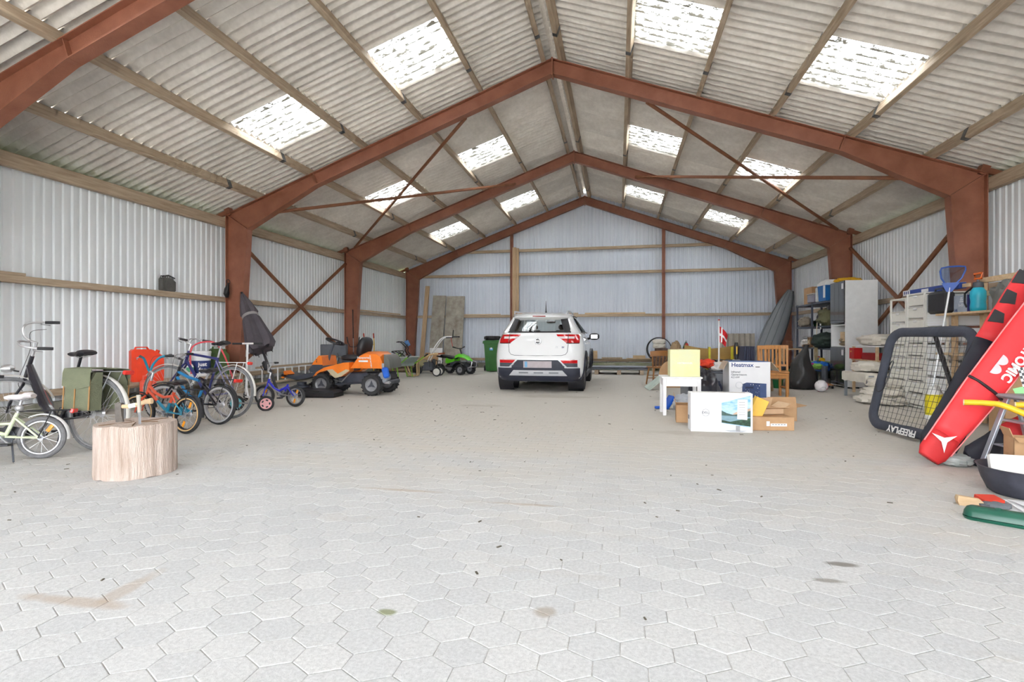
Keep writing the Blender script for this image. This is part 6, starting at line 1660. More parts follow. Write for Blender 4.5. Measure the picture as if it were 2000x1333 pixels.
soft('lime_toy', 'lime green soft toy beside the dark cabinet door', 13.98, 0, (.10, .16, .07), (150, 206, 96), 73, 6.0, 'toy').location.z = .40
lowtb = thing('low_stand', 'low black stand carrying toys in front of the shelving', 'stand', (6.0, 14.1, 0))
MB().box((0, 0, .385), (.32, .62, .025)).build('top', M_dgrey, lowtb)
for sx in (-1, 1):
    for sy in (-1, 1): MB().box((sx * .13, sy * .28, .187), (.03, .03, .374)).build('leg', M_dgrey, lowtb)
mt = thing('metal_can_stack', 'grey metal canister standing on a small wooden skateboard', 'canister', (5.92, 13.3, .10))
MB().cyl((0, 0, 0), (0, 0, .40), .065, None, 20).build('canister', M_dgrey, mt)
skb = thing('skateboard', 'small wooden skateboard under the grey canister', 'skateboard', (5.95, 13.25, 0), (0, 0, R(80)))
MB().box((0, 0, .085), (.52, .18, .016), None, .005).build('deck', M_oak, skb)
for sx in (-1, 1):
    for sy in (-1, 1): MB().lathe([(.03, -.02), (.035, 0), (.03, .02)], (sx * .18, sy * .08, .035), 'y', 14).build('wheel', M_dgrey, skb)
soft('teal_bag', 'light blue shopping bag behind the beech chair', 14.9, 0, (.14, .18, .20), (60, 160, 200), 74, 5.12).location.z = .0
soft('lime_bag', 'lime green folded bag beside the black sack', 14.0, 0, (.10, .14, .20), (160, 190, 80), 75, 5.5).location.z = .0
soft('cream_sack', 'cream paper sack on the floor behind the beech chair', 13.5, 0, (.20, .20, .13), (218, 208, 186), 76, 4.95).location.z = .0
gbk = thing('green_bucket', 'green bucket with cream lid behind the beech chair', 'bucket', (4.82, 13.0, 0)); MB().lathe([(.10, 0), (.13, .20), (.135, .21)], n=20).build('pail', MATS['bottle_green_plastic'], gbk); MB().lathe([(.137, .20), (.137, .225), (.01, .23)], n=20).build('lid', M_cream, gbk)
# --- small wooden table at the shelving's far end
stt = thing('bench_table', 'rough pale bench with books and a brown box at the end of the shelving', 'bench', (6.05, 16.15, 0))
MB().box((0, 0, .84), (.40, .50, .04)).build('top', M_pale, stt)
for sx in (-1, 1):
    for sy in (-1, 1): MB().box((sx * .17, sy * .21, .41), (.045, .045, .82)).build('leg', M_pale, stt)
for k in range(3): single('brown_brick', MB().box((0, 0, .035), (.11, .22, .07), None, .004), mat('brick_brown', C_(128, 84, 62), .9, 0, .15, 20, .3, 60), f'{["lowest", "middle", "topmost"][k]} of three brown bricks stacked on the pale bench', 'brick', (6.0, 16.1 + .01 * k, .8605 + .0715 * k))

# --- grey canoe hull leaning in the corner
Bc, Tc = V(5.72, 18.35, .05), V(6.86, 18.9, 2.72)
ca_ = thing('canoe', 'grey canoe hull standing on end and leaning into the far right corner', 'canoe', tuple(Bc)); ca_.rotation_mode = 'QUATERNION'; ca_.rotation_quaternion = (Tc - Bc).to_track_quat('Z', 'Y'); Lc = (Tc - Bc).length
hull = []
for i in range(15):
    t = i / 14; w = .40 * (sin(pi * (.10 + .87 * t))) ** .55 * (1 - .25 * t); dp_ = .30 * (sin(pi * (.10 + .86 * t))) ** .5
    sec = []
    for k in range(17):
        a = pi * k / 16
        r = 1 + .035 * (abs(sin(a * 3.5)) > .85)
        sec.append((w * cos(a) * r, -dp_ * sin(a) ** .8 * r, Lc * t))
    hull.append(sec)
hb_ = MB().loft(hull, closed=False); ho_ = hb_.build('hull', mat('grey_hull', C_(134, 138, 142), .4, 0, .04, 4), ca_, ang=60); sd = ho_.modifiers.new('t', 'SOLIDIFY'); sd.thickness = .02
for s in (0, -1): MB().tube([p[s] for p in hull], .022, 8).build('gunwale', M_dgrey, ca_)
for kk in (5, 8, 11): MB().tube([Vector(p[kk]) * 1.0 + V(0, -.006, 0) for p in hull], .010, 6).build('keel_strip', mat('grey_strip', C_(112, 116, 120), .4), ca_)
for t in (5, 10): MB().box((0, -.01, hull[t][0][2]), (abs(hull[t][0][0]) * 1.9, .03, .10)).build('thwart', M_black, ca_)
# orient so the hull bottom faces the room
ca_.rotation_quaternion = (Tc - Bc).to_track_quat('Z', 'Y') @ Euler((0, 0, R(205))).to_quaternion()
# --- corrugated sheet on the far wall
single('roof_sheet_offcut', MB().grid(lambda u, v: ((u - .5) * 1.20, .030 * cos(u * 2 * pi * 6.5), 1.32 * v), 60, 1, .008), mat('offcut_cement', C_(178, 170, 158), .85, 0, .08, 5), 'grey corrugated roofing sheet leaning on the far wall beside the canoe', 'roofing sheet', (5.30, 19.45, 0), (R(-6), 0, 0))
# --- far wall clutter
hr = MB()
for k in range(3): hr.ring((0, 0, 0), .42 - .012 * k, .014, 'y', 48, 8) if k == 0 else hr.ring((.01 * k, .02 * k, 0), .41, .014, 'y', 48, 8)
t_ = thing('hose_coil', 'black plastic pipe coil leaning against the far wall by the right gable post', 'pipe coil', (2.66, 19.48, .74), (R(-4), 0, 0))
for k in range(3): MB().ring((.012 * k, .03 * k - .03, .01 * k), .43 - .01 * k, .014, 'y', 48, 8).build('pipe_loop', M_black, t_)
ss = thing('coil_block', 'plank block under the pipe coil on the far wall', 'block', (2.66, 19.55, 0)); MB().box((0, 0, .15), (.5, .16, .30), None, .01).build('plank_block', M_wood, ss)
pal = thing('pallet', 'low pallet carrying dark timber blocks by the right gable post', 'pallet', (2.72, 18.8, 0))
for k in range(4): MB().box((0, -.21 + .14 * k, .11), (.70, .10, .02)).build('deck_board', M_wood, pal)
for x in (-.3, 0, .3): MB().box((x, 0, .05), (.09, .5, .10)).build('bearer', M_wood, pal)
M_dkw = mat('dark_old_timber', C_(112, 90, 80), .85, 0, .2, 8, .3, 30)
for k in range(6):
    single('timber_block', MB().box((0, 0, .055), (.55 if k < 5 else .40, .36, .11), None, .006), M_dkw, f'dark old timber block in the pile by the right gable post, {["lowest", "second", "third", "fourth", "fifth", "topmost"][k]} from the floor', 'timber', (2.66 + .03 * (k % 2), 18.8, .122 + .1125 * k), (0, 0, R(3 * (k % 3) - 3)), 'dark timber blocks by the gable post')
for k in range(2): single('folded_sheet', lump((0, 0, .075), (.21, .20, .09), .12, 3, 80 + k, pw=.6), M_cloth2, f'{["lower", "upper"][k]} of two folded white sheets on the dark timber pile', 'cloth', (2.62, 18.8, .80 + .15 * k))
sg = thing('stone_sack', 'brown paper sack bulging beside the dark timber pile', 'sack', (3.02, 17.2, 0)); lump((0, 0, .46), (.20, .18, .56), .15, 2.4, 85).build('sack_body', mat('paper_sack', C_(170, 144, 110), .85, 0, .1, 7), sg); MB().tube([(-.05, -.17, .4), (.02, -.19, .7), (.08, -.12, .95)], .012, 6).build('tie_cord', M_pale, sg)
gbt = thing('green_bottles_pair', 'tall dark green gas bottle beside the brown sack', 'gas bottle', (3.32, 17.2, 0)); MB().lathe([(.09, 0), (.10, .02), (.10, .85), (.05, .98), (.03, 1.02)], n=20).build('bottle', mat('gas_green', C_(26, 84, 60), .4), gbt); MB().cyl((0, 0, 1.02), (0, 0, 1.07), .02, None, 10).build('valve', M_dchr, gbt)
rcn = thing('red_cone', 'small red plastic cone on the brown carton behind the yellow carton', 'cone', (3.02, 14.6, .86)); MB().lathe([(.10, 0), (.07, .02), (.04, .14), (.02, .16)], n=18).build('cone', MATS['toy_red'], rcn)
carton('tall_brown_carton', 'tall brown carton carrying the red cone behind the long carton', (3.05, 14.6, 0), R(5), .5, .4, .86, M_card)
# --- old round-back chair with cardboard
ch2 = thing('kitchen_chair', 'old brown kitchen chair with bowed back rail left of the white table', 'chair', (2.18, 13.35, 0), (0, 0, R(200)))
M_bw = mat('dark_honey_wood', C_(158, 106, 54), .5, 0, .12, 5)
MB().box((0, 0, .43), (.42, .40, .035), None, .01).build('seat', M_bw, ch2)
for sx in (-1, 1):
    for sy in (-1, 1): MB().tube([(sx * .16, sy * .15, .42), (sx * .21, sy * .20, 0)], [.022, .016], 10).build('leg', M_bw, ch2)
MB().tube([(-.19, .16, .45), (-.22, .20, .72), (-.24, .17, .80)], .016, 8).build('back_post', M_bw, ch2); MB().tube([(.19, .16, .45), (.22, .20, .72), (.24, .17, .80)], .016, 8).build('back_post', M_bw, ch2)
MB().grid(lambda u, v: ((u - .5) * .56, .20 + .06 * sin(pi * u), .70 + .13 * v + .02 * sin(pi * u)), 12, 2, .025).build('bowed_rail', M_bw, ch2)
for k in range(4): MB().tube([(-.12 + .08 * k, .17, .45), (-.13 + .087 * k, .24, .71)], .009, 6).build('spindle', M_bw, ch2)
for z in (.15, .22): MB().tube([(-.18, -.17, z), (.18, -.17, z)], .01, 6).build('stretcher', M_bw, ch2)
single('cardboard_disc', MB().prism([(.30 * cos(a), .36 * sin(a)) for a in [pi * k / 14 for k in range(15)]], -.01, .01, 'xz'), M_card, 'rounded piece of brown cardboard standing behind the gift carton', 'cardboard', (2.46, 12.7, .272), (0, 0, 0))
carton('seat_carton', 'brown carton standing next to the kitchen chair', (2.48, 12.75, 0), R(3), .46, .34, .27, M_card)
single('grey_board', MB().box((0, 0, .01), (.42, .34, .02), None, .003), mat('pale_green_board', C_(188, 200, 190), .7), 'pale green board leaning off the white table towards the floor', 'board', (2.02, 12.05, .14), (R(8), R(-38), R(10)))
# --- low stack of steel profiles in front of the far wall
spf = thing('steel_profiles', 'low stack of zinc roof profiles on wooden blocks behind the car', 'metal sheets', (1.25, 17.2, 0))
for k in range(3): MB().grid(lambda u, v, k=k: (-.85 + 1.75 * u, -.5 + 1.0 * v, .16 + .035 * k + .010 * cos(v * 40)), 2, 28, .006).build('profile_sheet', mat('zinc_sheet', C_(176, 182, 190), .35, .5, .08, 6), spf)
for x in (-.7, 0, .7): MB().box((x, 0, .07), (.12, .95, .14)).build('bearer', M_wood, spf)
mg = MB().box((0, 0, .13), (2.9, .7, .26)).build('mossy_ledge', mat('mossy_ledge', C_(158, 158, 140), .9, 0, .2, 3, .4, 30, col2=C_(116, 124, 84)), loc=(1.3, 19.25, 0)); tag(mg, 'mossy concrete ledge along the far wall behind the zinc profiles', 'ledge', kind='structure')
for (x, w, h_, l) in ((.38, .17, .30, 'notched pale timber offcut standing on the far wall rail beside the car'), (1.0, .75, .06, 'flat grey timber offcut on the far wall rail'), (2.0, .95, .035, 'thin pale batten on the far wall rail by the kitchen chair'), (1.98, .44, .10, 'pale timber block bridging the batten on the far wall rail')):
    single('timber_offcut', MB().box((0, 0, h_ / 2), (w, .09, h_), None, .004), M_pale if 'grey' not in l else M_wood, l, 'timber', (x, 19.68, .376 + (.036 if 'bridging' in l else 0)))
# ================================================================ right side, near: drawers, rack, goal net, ski bags
M_ivory = mat('ivory_plastic', C_(232, 230, 222), .45, 0, .03, 6)
M_wsl = mat('white_slat_plastic', C_(236, 238, 242), .5, 0, .02, 6)
def tower(label, y0, y1, rows, zh, handles=True, skip_top=False, x=6.0):
    t = thing('drawer_tower', label, 'drawers', (x, (y0 + y1) / 2, 0), (0, 0, 0), 'plastic drawer towers')
    w = y1 - y0; H = rows * zh + .06
    for s in (-1, 1):
        for xx in (.015, .50): MB().box((xx, s * (w / 2 - .016), H / 2), (.03, .03, H), None, .004).build('post', M_ivory, t)
    MB().box((.26, 0, H - .01), (.50, w, .02)).build('top_frame', M_ivory, t) if not skip_top else MB().tube([(.015, -w / 2 + .016, H), (.015, w / 2 - .016, H), (.50, w / 2 - .016, H), (.50, -w / 2 + .016, H)], .014, 6, closed=True).build('top_frame', M_ivory, t)
    MB().box((.26, 0, .03), (.50, w, .03)).build('base_frame', M_ivory, t)
    for r in range(rows - (1 if skip_top else 0)):
        z = .05 + zh * r
        d = MB().box((.25, 0, z + zh * .47), (.48, w - .075, zh * .86), None, .012).build('drawer', M_ivory if handles else M_wsl, t)
        if handles:
            MB().ball((.0, 0, z + zh * .76), (.018, .055, .022), 12, 6).build('handle', M_white, d)
            MB().box((.008, 0, z + zh * .93), (.012, w - .10, .012)).build('drawer_lip', M_ivory, d)
        else:
            for k in range(5): MB().box((.009, 0, z + zh * (.2 + .15 * k)), (.004, w - .10, .006)).build('groove', M_mgrey if False else M_ivory, d)
    return t
tower('ivory plastic drawer tower with empty top compartment, farthest of three', 9.99, 10.52, 9, .196, True, True)
tower('ivory plastic drawer tower with small handles, middle of three', 9.45, 9.97, 9, .203)
tower('white grooved drawer tower without handles, nearest of three', 8.86, 9.43, 7, .255, False)
lv = thing('spirit_level_box', 'long blue and white printed carton on top of the drawer towers', 'box', (6.24, 9.70, 1.892))
MB().box((0, 0, .045), (.10, 1.55, .09), None, .003).build('carton_body', mat('level_blue', C_(34, 66, 150), .5), lv)
MB().box((-.0515, .66, .045), (.002, .22, .085)).build('white_end', M_box, lv); MB().box((-.052, .10, .045), (.002, .20, .05)).build('white_print', M_box, lv); MB().box((0, 0, .091), (.098, 1.54, .002)).build('white_top', M_box, lv)
for k in range(3): MB().box((-.0535, .60 + .06 * k, .05), (.001, .03, .05)).build('print_mark', M_ink, lv)

# --- pine rack beside the drawers
rk = thing('pine_rack', 'rough pine storage rack beside the white drawer towers', 'rack', (6.42, 8.10, 0))
for x in (-.34, .30):
    for y in (-.62, .10, .72): MB().box((x, y, .985 if y < .5 else .76), (.045, .09, 1.97 if y < .5 else 1.52), None, .004).build('post', M_pale, rk)
for z, y0, y1 in ((.30, -.66, .76), (.92, -.66, .76), (1.495, -.66, .76)):
    MB().box((-.12, (y0 + y1) / 2, z), (.90, y1 - y0, .03), None, .004).build('shelf', M_pale, rk)
for z in (1.75, 1.93): MB().box((-.36, -.26, z), (.03, .82, .07), None, .004).build('rail', M_pale, rk)
MB().box((-.36, .42, 1.90), (.03, .14, .05)).build('rail_end', M_pale, rk)
for k in range(3): single('wood_plank_upright', MB().box((0, 0, .26), (.03, .10, .52), None, .004), mat('red_brown_board', C_(126, 74, 54), .7, 0, .1, 5), f'red-brown plank standing on the pine rack, {["left", "middle", "right"][k]} of three', 'plank', (6.62, 8.62 - .20 * k, .936))
for k in range(2): single('tin_box', MB().box((0, 0, .12), (.22, .26, .24), None, .01), M_ivory if k else M_card, f'{["brown", "ivory"][k]} box on the lower shelf of the pine rack', 'box', (6.40, 8.55 - .45 * k, .316))
wr = thing('cable_tangle', 'tangle of black cables lying on the middle shelf of the pine rack', 'cables', (6.24, 8.25, .94))
rq = random.Random(9)
for k in range(5): MB().tube(smooth_path([(rq.uniform(-.1, .1), rq.uniform(-.28, .28), rq.uniform(.012, .13)) for _ in range(8)]), .007, 6).build('cable', M_black, wr)
cs_ = thing('tool_case', 'black hard plastic case standing on the pine rack', 'case', (5.90, 8.82, 1.51), (0, 0, 0))
MB().box((0, 0, .165), (.13, .50, .33), None, .04).build('case_shell', M_black, cs_); MB().tube([(-.02, -.10, .33), (-.02, -.09, .37), (-.02, .09, .37), (-.02, .10, .33)], .012, 8).build('handle', M_dgrey, cs_); MB().box((-.069, .20, .165), (.004, .02, .27)).build('metal_edge', M_dchr, cs_)
gbx2 = thing('shower_carton', 'grey printed carton with pale lettering between black case and sprayer', 'box', (5.98, 8.42, 1.51))
MB().box((0, 0, .12), (.10, .30, .24), None, .003).build('carton_body', mat('grey_blue_card', C_(168, 178, 194), .5, 0, .06, 6), gbx2); MB().box((0, -.145, .12), (.102, .012, .242)).build('purple_edge', mat('purple_edge', C_(70, 66, 130), .5), gbx2)
text('UG', .05, M_ink, gbx2, (-.0515, .10, .03), (pi / 2, 0, -pi / 2), bold=.001); text('1-11', .06, M_box, gbx2, (-.0515, -.01, .10), (pi / 2, 0, -pi / 2), bold=.001)
for k in range(3): MB().box((-.051, -.02, .15 + .025 * k), (.002, .08 - .02 * k, .012)).build('print_bar', M_box, gbx2)
sp_ = thing('pressure_sprayer', 'turquoise garden pressure sprayer with orange handle on the pine rack', 'sprayer', (5.98, 8.14, 1.51))
M_turq = mat('turquoise_tank', C_(40, 178, 206), .35, 0, .04, 6)
MB().lathe([(.07, 0), (.085, .02), (.088, .06), (.08, .13), (.088, .20), (.085, .27), (.06, .31), (.05, .33)], n=26).build('tank', M_turq, sp_); MB().lathe([(.055, .32), (.06, .33), (.055, .39), (.03, .40)], n=20).build('collar', M_dgrey, sp_)
MB().cyl((0, 0, .40), (0, 0, .44), .015, None, 10).build('pump_rod', M_dgrey, sp_); MB().tube([(0, -.065, .44), (0, -.07, .51), (0, .07, .51), (0, .065, .44)], .016, 8, closed=True).build('handle', mat('orange_handle', C_(246, 116, 42), .4), sp_)
MB().tube([(-.05, .03, .33), (-.10, .10, .25), (-.09, .12, .12), (-.07, .11, .06)], .012, 8).build('hose', M_black, sp_)
single('grey_jacket', lump((0, 0, .26), (.15, .17, .30), .32, 2.6, 91, 32, 20), mat('grey_oilskin', C_(108, 108, 104), .5, 0, .15, 6), 'dark grey rain jacket hanging over the near end of the pine rack', 'jacket', (5.80, 7.28, 1.245))
hkk = thing('rack_support_box', 'tall carton under the rain jacket at the end of the pine rack', 'box', (5.80, 7.28, 0)); MB().box((0, 0, .62), (.26, .28, 1.24), None, .004).build('carton_body', M_card, hkk)
bdl = thing('bike_pump_handle', 'black bent pump hose sticking up from the pine rack', 'pump hose', (6.35, 7.75, 1.97)); MB().tube([(0, .16, .0), (0, .12, .12), (0, .02, .20), (0, -.08, .17), (0, -.13, .06), (0, -.15, -.02)], .009, 8).build('hose', M_black, bdl); MB().tube([(0, -.12, .10), (0, -.17, -.0)], .02, 8).build('grip', M_black, bdl)

# --- white steel bench with dust sheets
wt = thing('steel_bench', 'grey steel bench covered with folded dust sheets beside the goal net', 'bench', (5.90, 11.16, 0))
for x in (-.21, .21):
    for y in (-.55, .40): MB().box((x, y, .22), (.045, .045, .44), None, .004).build('leg', M_mgrey, wt)
MB().box((0, -.07, .45), (.48, 1.02, .03), None, .004).build('bench_top', M_mgrey, wt)
MB().box((-.21, -.07, .42), (.03, .95, .05)).build('side_rail', M_mgrey, wt)
single('dust_sheet', sheet(.50, 1.0, .485, .03, 3, 4, 22, 20, (.16, .0, .14, .0)), M_cloth2, 'creased off-white dust sheet hanging off the front of the steel bench', 'dust sheet', (5.90, 11.09, 0), group='folded dust sheets')
single('dust_sheet', lump((0, 0, .085), (.25, .38, .10), .16, 3, 101, 32, 16, pw=.7), M_cloth2, 'thick folded dust sheet lying on the steel bench', 'dust sheet', (5.90, 11.12, .52), group='folded dust sheets')
for k in range(3): single('dust_sheet', lump((0, 0, .075), (.38 - .05 * k, .40 - .06 * k, .09), .22, 3.5, 103 + k, 32, 14), M_cloth2, f'crumpled dust sheet on the floor under the steel bench, {["lowest", "middle", "topmost"][k]} of the pile', 'dust sheet', (5.74 + .06 * k, 10.22 + .05 * k, .135 * k), group='folded dust sheets')
ur = thing('timber_rack', 'pale pine frame carrying tins and dust sheets next to the cabinet', 'rack', (6.45, 11.95, 0))
for x in (-.30, .30):
    for y in (-.62, .40): MB().box((x, y, .50), (.045, .055, 1.0), None, .004).build('post', M_pale, ur)
for z in (.70, .985): MB().box((0, -.1, z), (.66, 1.10, .025), None, .003).build('board', M_pale if z < .8 else M_white, ur)
single('dust_sheet', lump((0, 0, .10), (.36, .56, .12), .18, 3, 108, 34, 16, pw=.7), M_cloth2, 'large white dust sheet bundled on top of the pine frame', 'dust sheet', (6.42, 11.75, 1.0), group='folded dust sheets')
rt = thing('red_tin', 'square red tin with brass knob beside the white cabinet', 'tin', (6.16, 12.28, .7135)); MB().box((0, 0, .115), (.16, .24, .23), None, .006).build('tin_body', mat('tin_red', C_(190, 30, 34), .4, 0, .05, 6), rt); MB().cyl((-.08, .02, .155), (-.093, .02, .155), .016, None, 12).build('knob', mat('brass', C_(220, 184, 90), .3, .6), rt); MB().box((-.081, -.085, .115), (.003, .01, .23)).build('hinge_line', MATS['toy_red'], rt)
rd2 = thing('red_box', 'long dark red box under the dust sheet on the pine frame', 'box', (6.28, 11.66, .7135)); MB().box((0, 0, .07), (.30, .56, .14), None, .006).build('box_body', mat('deep_red', C_(158, 24, 28), .45), rd2)
br2 = thing('wooden_drawer', 'brown wooden drawer filled with grey pipes below the pine frame board', 'drawer', (6.16, 11.62, .52)); MB().box((0, 0, .02), (.42, .56, .02)).build('bottom', mat('red_brown_wood', C_(150, 88, 52), .6, 0, .12, 5), br2)
for s in (-1, 1): MB().box((s * .20, 0, .085), (.02, .56, .15)).build('side', MATS['red_brown_wood'], br2); MB().box((0, s * .27, .085), (.42, .02, .15)).build('side', MATS['red_brown_wood'], br2)
MB().ring((-.212, 0, .08), .03, .006, 'x', 16, 6).build('pull', M_chrome, br2)
MB().box((.0, 0, -.03), (.40, .5, .06)).build('runner', M_pale, br2)
for k in range(5): single('grey_pipe', MB().cyl((-.16, 0, .0), (.16, 0, .10), .035, None, 16), M_mgrey if False else mat('pipe_grey', C_(188, 192, 196), .5), f'short grey pipe in the wooden drawer, {["first", "second", "third", "fourth", "fifth"][k]} from the cabinet', 'pipe', (6.14, 11.82 - .095 * k, .59), group='grey pipes in the drawer')

# --- yellow and white sack behind the net
ys = thing('feed_sack', 'yellow and white plastic feed sack standing behind the goal net', 'sack', (5.62, 8.45, 0), (0, 0, R(55)))
for z0, z1, m, nm_ in ((0, .07, M_white, 'white_bottom'), (.07, .36, mat('sack_yellow', C_(236, 218, 30), .35, 0, .06, 7), 'yellow_middle'), (.36, .47, mat('sack_clear', C_(228, 228, 226), .3, 0, .05, 7), 'white_top')):
    MB().loft([[(.17 * (1 + .06 * sin(z * 40)) * math.copysign(abs(cos(a)) ** .7, cos(a)), .10 * (1 - .5 * max(0, z - .34) / .13) * math.copysign(abs(sin(a)) ** .7, sin(a)), z) for a in [2 * pi * k / 28 for k in range(28)]] for z in [z0 + (z1 - z0) * i / 4 for i in range(5)]]).build(nm_, m, ys)

# --- rebounder goal: padded frame with net
GBL, gd, gu = V(4.34, 7.40, .05), V(.17, -.985, 0).normalized(), None
gw_, gh_ = 1.31, 1.24
upv = (V(.985, .17, 0).normalized() * .29 + V(0, 0, 1.22)).normalized()
gn = gd.cross(upv)
go = thing('rebound_goal', 'dark padded rebounder frame with black net leaning on the right', 'goal net', (0, 0, 0))
def GP(u, v, off=0): return GBL + gd * (gw_ * u) + upv * (gh_ * v) + gn * off
def rr2(u0, u1, v0, v1, r, n=6):
    pts = []
    for cx, cy, a0 in ((u1 - r, v1 - r, 0), (u0 + r, v1 - r, 90), (u0 + r, v0 + r, 180), (u1 - r, v0 + r, 270)):
        for i in range(n + 1):
            a = R(a0 + 90 * i / n); pts.append((cx + r * cos(a), cy + r * sin(a)))
    return pts
fr_pts = []
for u, v in rr2(.03, .97, .03, .97, .13):
    # subdivide straight runs
    p = GP(u, v)
    if fr_pts:
        a = fr_pts[-1]; L_ = (p - a).length
        for k in range(1, int(L_ / .12)): fr_pts.append(a.lerp(p, k / int(L_ / .12)))
    fr_pts.append(p)
a, p = fr_pts[-1], fr_pts[0]; L_ = (p - a).length
for k in range(1, int(L_ / .12)): fr_pts.append(a.lerp(p, k / int(L_ / .12)))
rads = [.044 + .006 * mnoise.noise(q * 5) for q in fr_pts]
MB().tube(fr_pts, rads, 12, closed=True, flat=1.35, up=tuple(gn)).build('padded_frame', mat('charcoal_padding', C_(66, 70, 82), .8, 0, .1, 5, .35, 20), go, ang=60)
NU, NV = 17, 16; nt_ = MB()
def sagp(u, v): return GP(u, v, -.05 * sin(pi * u) * sin(pi * v) + .012 * mnoise.noise(V(u * 5, v * 5, 1)))
for i in range(NU + 1): nt_.tube([sagp(.06 + .88 * i / NU + .008 * mnoise.noise(V(i, j * .3, 0)), .06 + .88 * j / 12) for j in range(13)], .0026, 3, cap=False)
for j in range(NV + 1): nt_.tube([sagp(.06 + .88 * i / 12, .06 + .88 * j / NV + .008 * mnoise.noise(V(i * .3, j, 5))) for i in range(13)], .0026, 3, cap=False)
nt_.build('net', M_black, go, kind='stuff')
mrot = Matrix((gd, upv, gn)).transposed()
tx_ = text('FREEPLAY', .105, M_white, go, (0, 0, 0), (0, 0, 0), bold=.003)
tx_.matrix_world = Matrix.Translation(GP(.50, .02, .0) + gn * (.058 if gn.dot(V(-1, -1, 0)) > 0 else -.058)) @ (Matrix((gd, upv, gn)).transposed() @ Matrix.Rotation(pi, 3, 'Z')).to_4x4() if gn.dot(V(-1, -1, 0)) > 0 else Matrix.Translation(GP(.50, .02, -.058)) @ (Matrix((-gd, upv, -gn)).transposed() @ Matrix.Rotation(pi, 3, 'Z')).to_4x4()
st_ = MB().tube([GP(.50, .95, -.06), GP(.78, .48, -.10), GP(.95, .20, -.12)], .022, 8); st_.build('support_strut', M_black, go)
bc = thing('bungee_cord', 'thin black bungee cord with hook hanging on the goal net', 'cord', (0, 0, 0))
MB().tube(smooth_path([GP(.20, .62, .09), GP(.215, .66, .09), GP(.24, .655, .09), GP(.235, .61, .09), GP(.225, .56, .09), GP(.20, .40, .09), GP(.15, .35, .09), GP(.10, .36, .09), GP(.07, .42, .09)]), .006, 6).build('cord', M_black, bc)

# --- pool skimmer net
sn_ = thing('pool_skimmer', 'blue pool skimmer net on a long white pole leaning on the pine rack', 'skimmer', (0, 0, 0))
PB, PT = V(5.52, 8.42, .0), V(5.80, 8.42, 1.86)
MB().tube([PB, PT], .013, 10).build('pole', mat('white_alloy_pole', C_(226, 228, 230), .35, .3), sn_)
# hoop in the plane facing the aisle
ha = V(.87, -.48, 0).normalized(); hu = (PT - PB).normalized()
hoop = [(0, 0), (.10, .07), (.19, .17), (.235, .30), (.22, .36), (.10, .375), (-.10, .375), (-.22, .36), (-.235, .30), (-.19, .17), (-.10, .07)]
HP = [PT + ha * (a * .58) + hu * (b * .80) for a, b in hoop]
MB().tube(HP, .011, 8, closed=True).build('hoop', mat('pool_blue', C_(40, 84, 170), .4), sn_)
mm = glass_mat('blue_mesh', (.42, .50, .72)); cen = PT + hu * .19
fm = MB(); fm.add([tuple(cen + V(.012, 0, 0))] + [tuple(p) for p in HP], [(0, 1 + k, 1 + (k + 1) % len(HP)) for k in range(len(HP))]); fm.build('mesh', mm, sn_)
MB().prism([(-.03, -.06), (.03, -.06), (.10, .07), (-.10, .07)], -.012, .012, 'xz', Matrix.Translation(PT) @ Matrix((ha, hu.cross(ha), hu)).transposed().to_4x4()).build('socket', MATS['pool_blue'], sn_)

# --- two ski bags
def ski_bag(name, label, B, T, wid, thick, prof, mats, side):
    """flat tapered bag along B->T; prof: list of (t, width factor, mat index)"""
    t = thing(name, label, 'ski bag', (0, 0, 0), group='ski bags')
    A = (T - B).normalized(); L_ = (T - B).length
    W = side - A * side.dot(A); W.normalize(); Nn = A.cross(W)
    def sec(s, wf):
        w = wid * wf / 2; h = thick / 2 * (.45 + .55 * wf)
        return [tuple(B + A * (L_ * s) + W * (w * math.copysign(abs(cos(a)) ** .8, cos(a)) + .012 * mnoise.noise(V(s * 9, a, 3))) + Nn * (h * sin(a) + .014 * mnoise.noise(V(s * 7, a * 1.5, 8)))) for a in [2 * pi * k / 20 for k in range(20)]]
    groups = {}
    for (s0, w0, m0), (s1, w1, m1) in zip(prof, prof[1:]):
        n_ = 5
        for i in range(n_):
            a, b = i / n_, (i + 1) / n_
            groups.setdefault(m0, []).append((sec(s0 + (s1 - s0) * a, w0 + (w1 - w0) * a), sec(s0 + (s1 - s0) * b, w0 + (w1 - w0) * b)))
    for mi, segs in groups.items():
        b = MB()
        for k, (q0, q1) in enumerate(segs): b.loft([q0, q1], cap=False)
        s_first, s_last = segs[0][0], segs[-1][1]
        b.add(s_first, [tuple(range(20))]); b.add(s_last, [tuple(range(20))])
        bm_ = b.build(mats[mi][0], mats[mi][1], t, ang=60)
        bm2 = bmesh.new(); bm2.from_mesh(bm_.data); bmesh.ops.remove_doubles(bm2, verts=bm2.verts, dist=.0005); bmesh.ops.recalc_face_normals(bm2, faces=bm2.faces); bm2.to_mesh(bm_.data); bm2.free(); bm_.data.shade_smooth()
    return t, A, W, Nn, L_
RB = mat('ski_bag_red', C_(236, 56, 62), .55, 0, .05, 4, .15, 12)
RB2 = mat('ski_bag_dark_red', C_(206, 40, 44), .6, 0, .06, 4)
NB = mat('ski_bag_navy', C_(36, 38, 50), .6, 0, .1, 4, .15, 12)
PKE = mat('pink_piping', C_(246, 150, 150), .6)
view = V(-.55, -.83, 0)
B1, T1 = V(3.98, 5.38, .06), V(5.15, 5.60, 1.62)
side1 = V(-.5, .2, .85)
b1, A1, W1, N1, L1 = ski_bag('ski_bag', 'long bright red ski bag with white lettering leaning towards the right edge', B1, T1, .31, .12, [(0, .55, 0), (.03, .72, 0), (.13, .78, 1), (.35, .95, 1), (.75, 1.0, 1), (1.0, 1.0, 1)], [('toe_cap', RB2), ('bag_shell', RB)], side1)
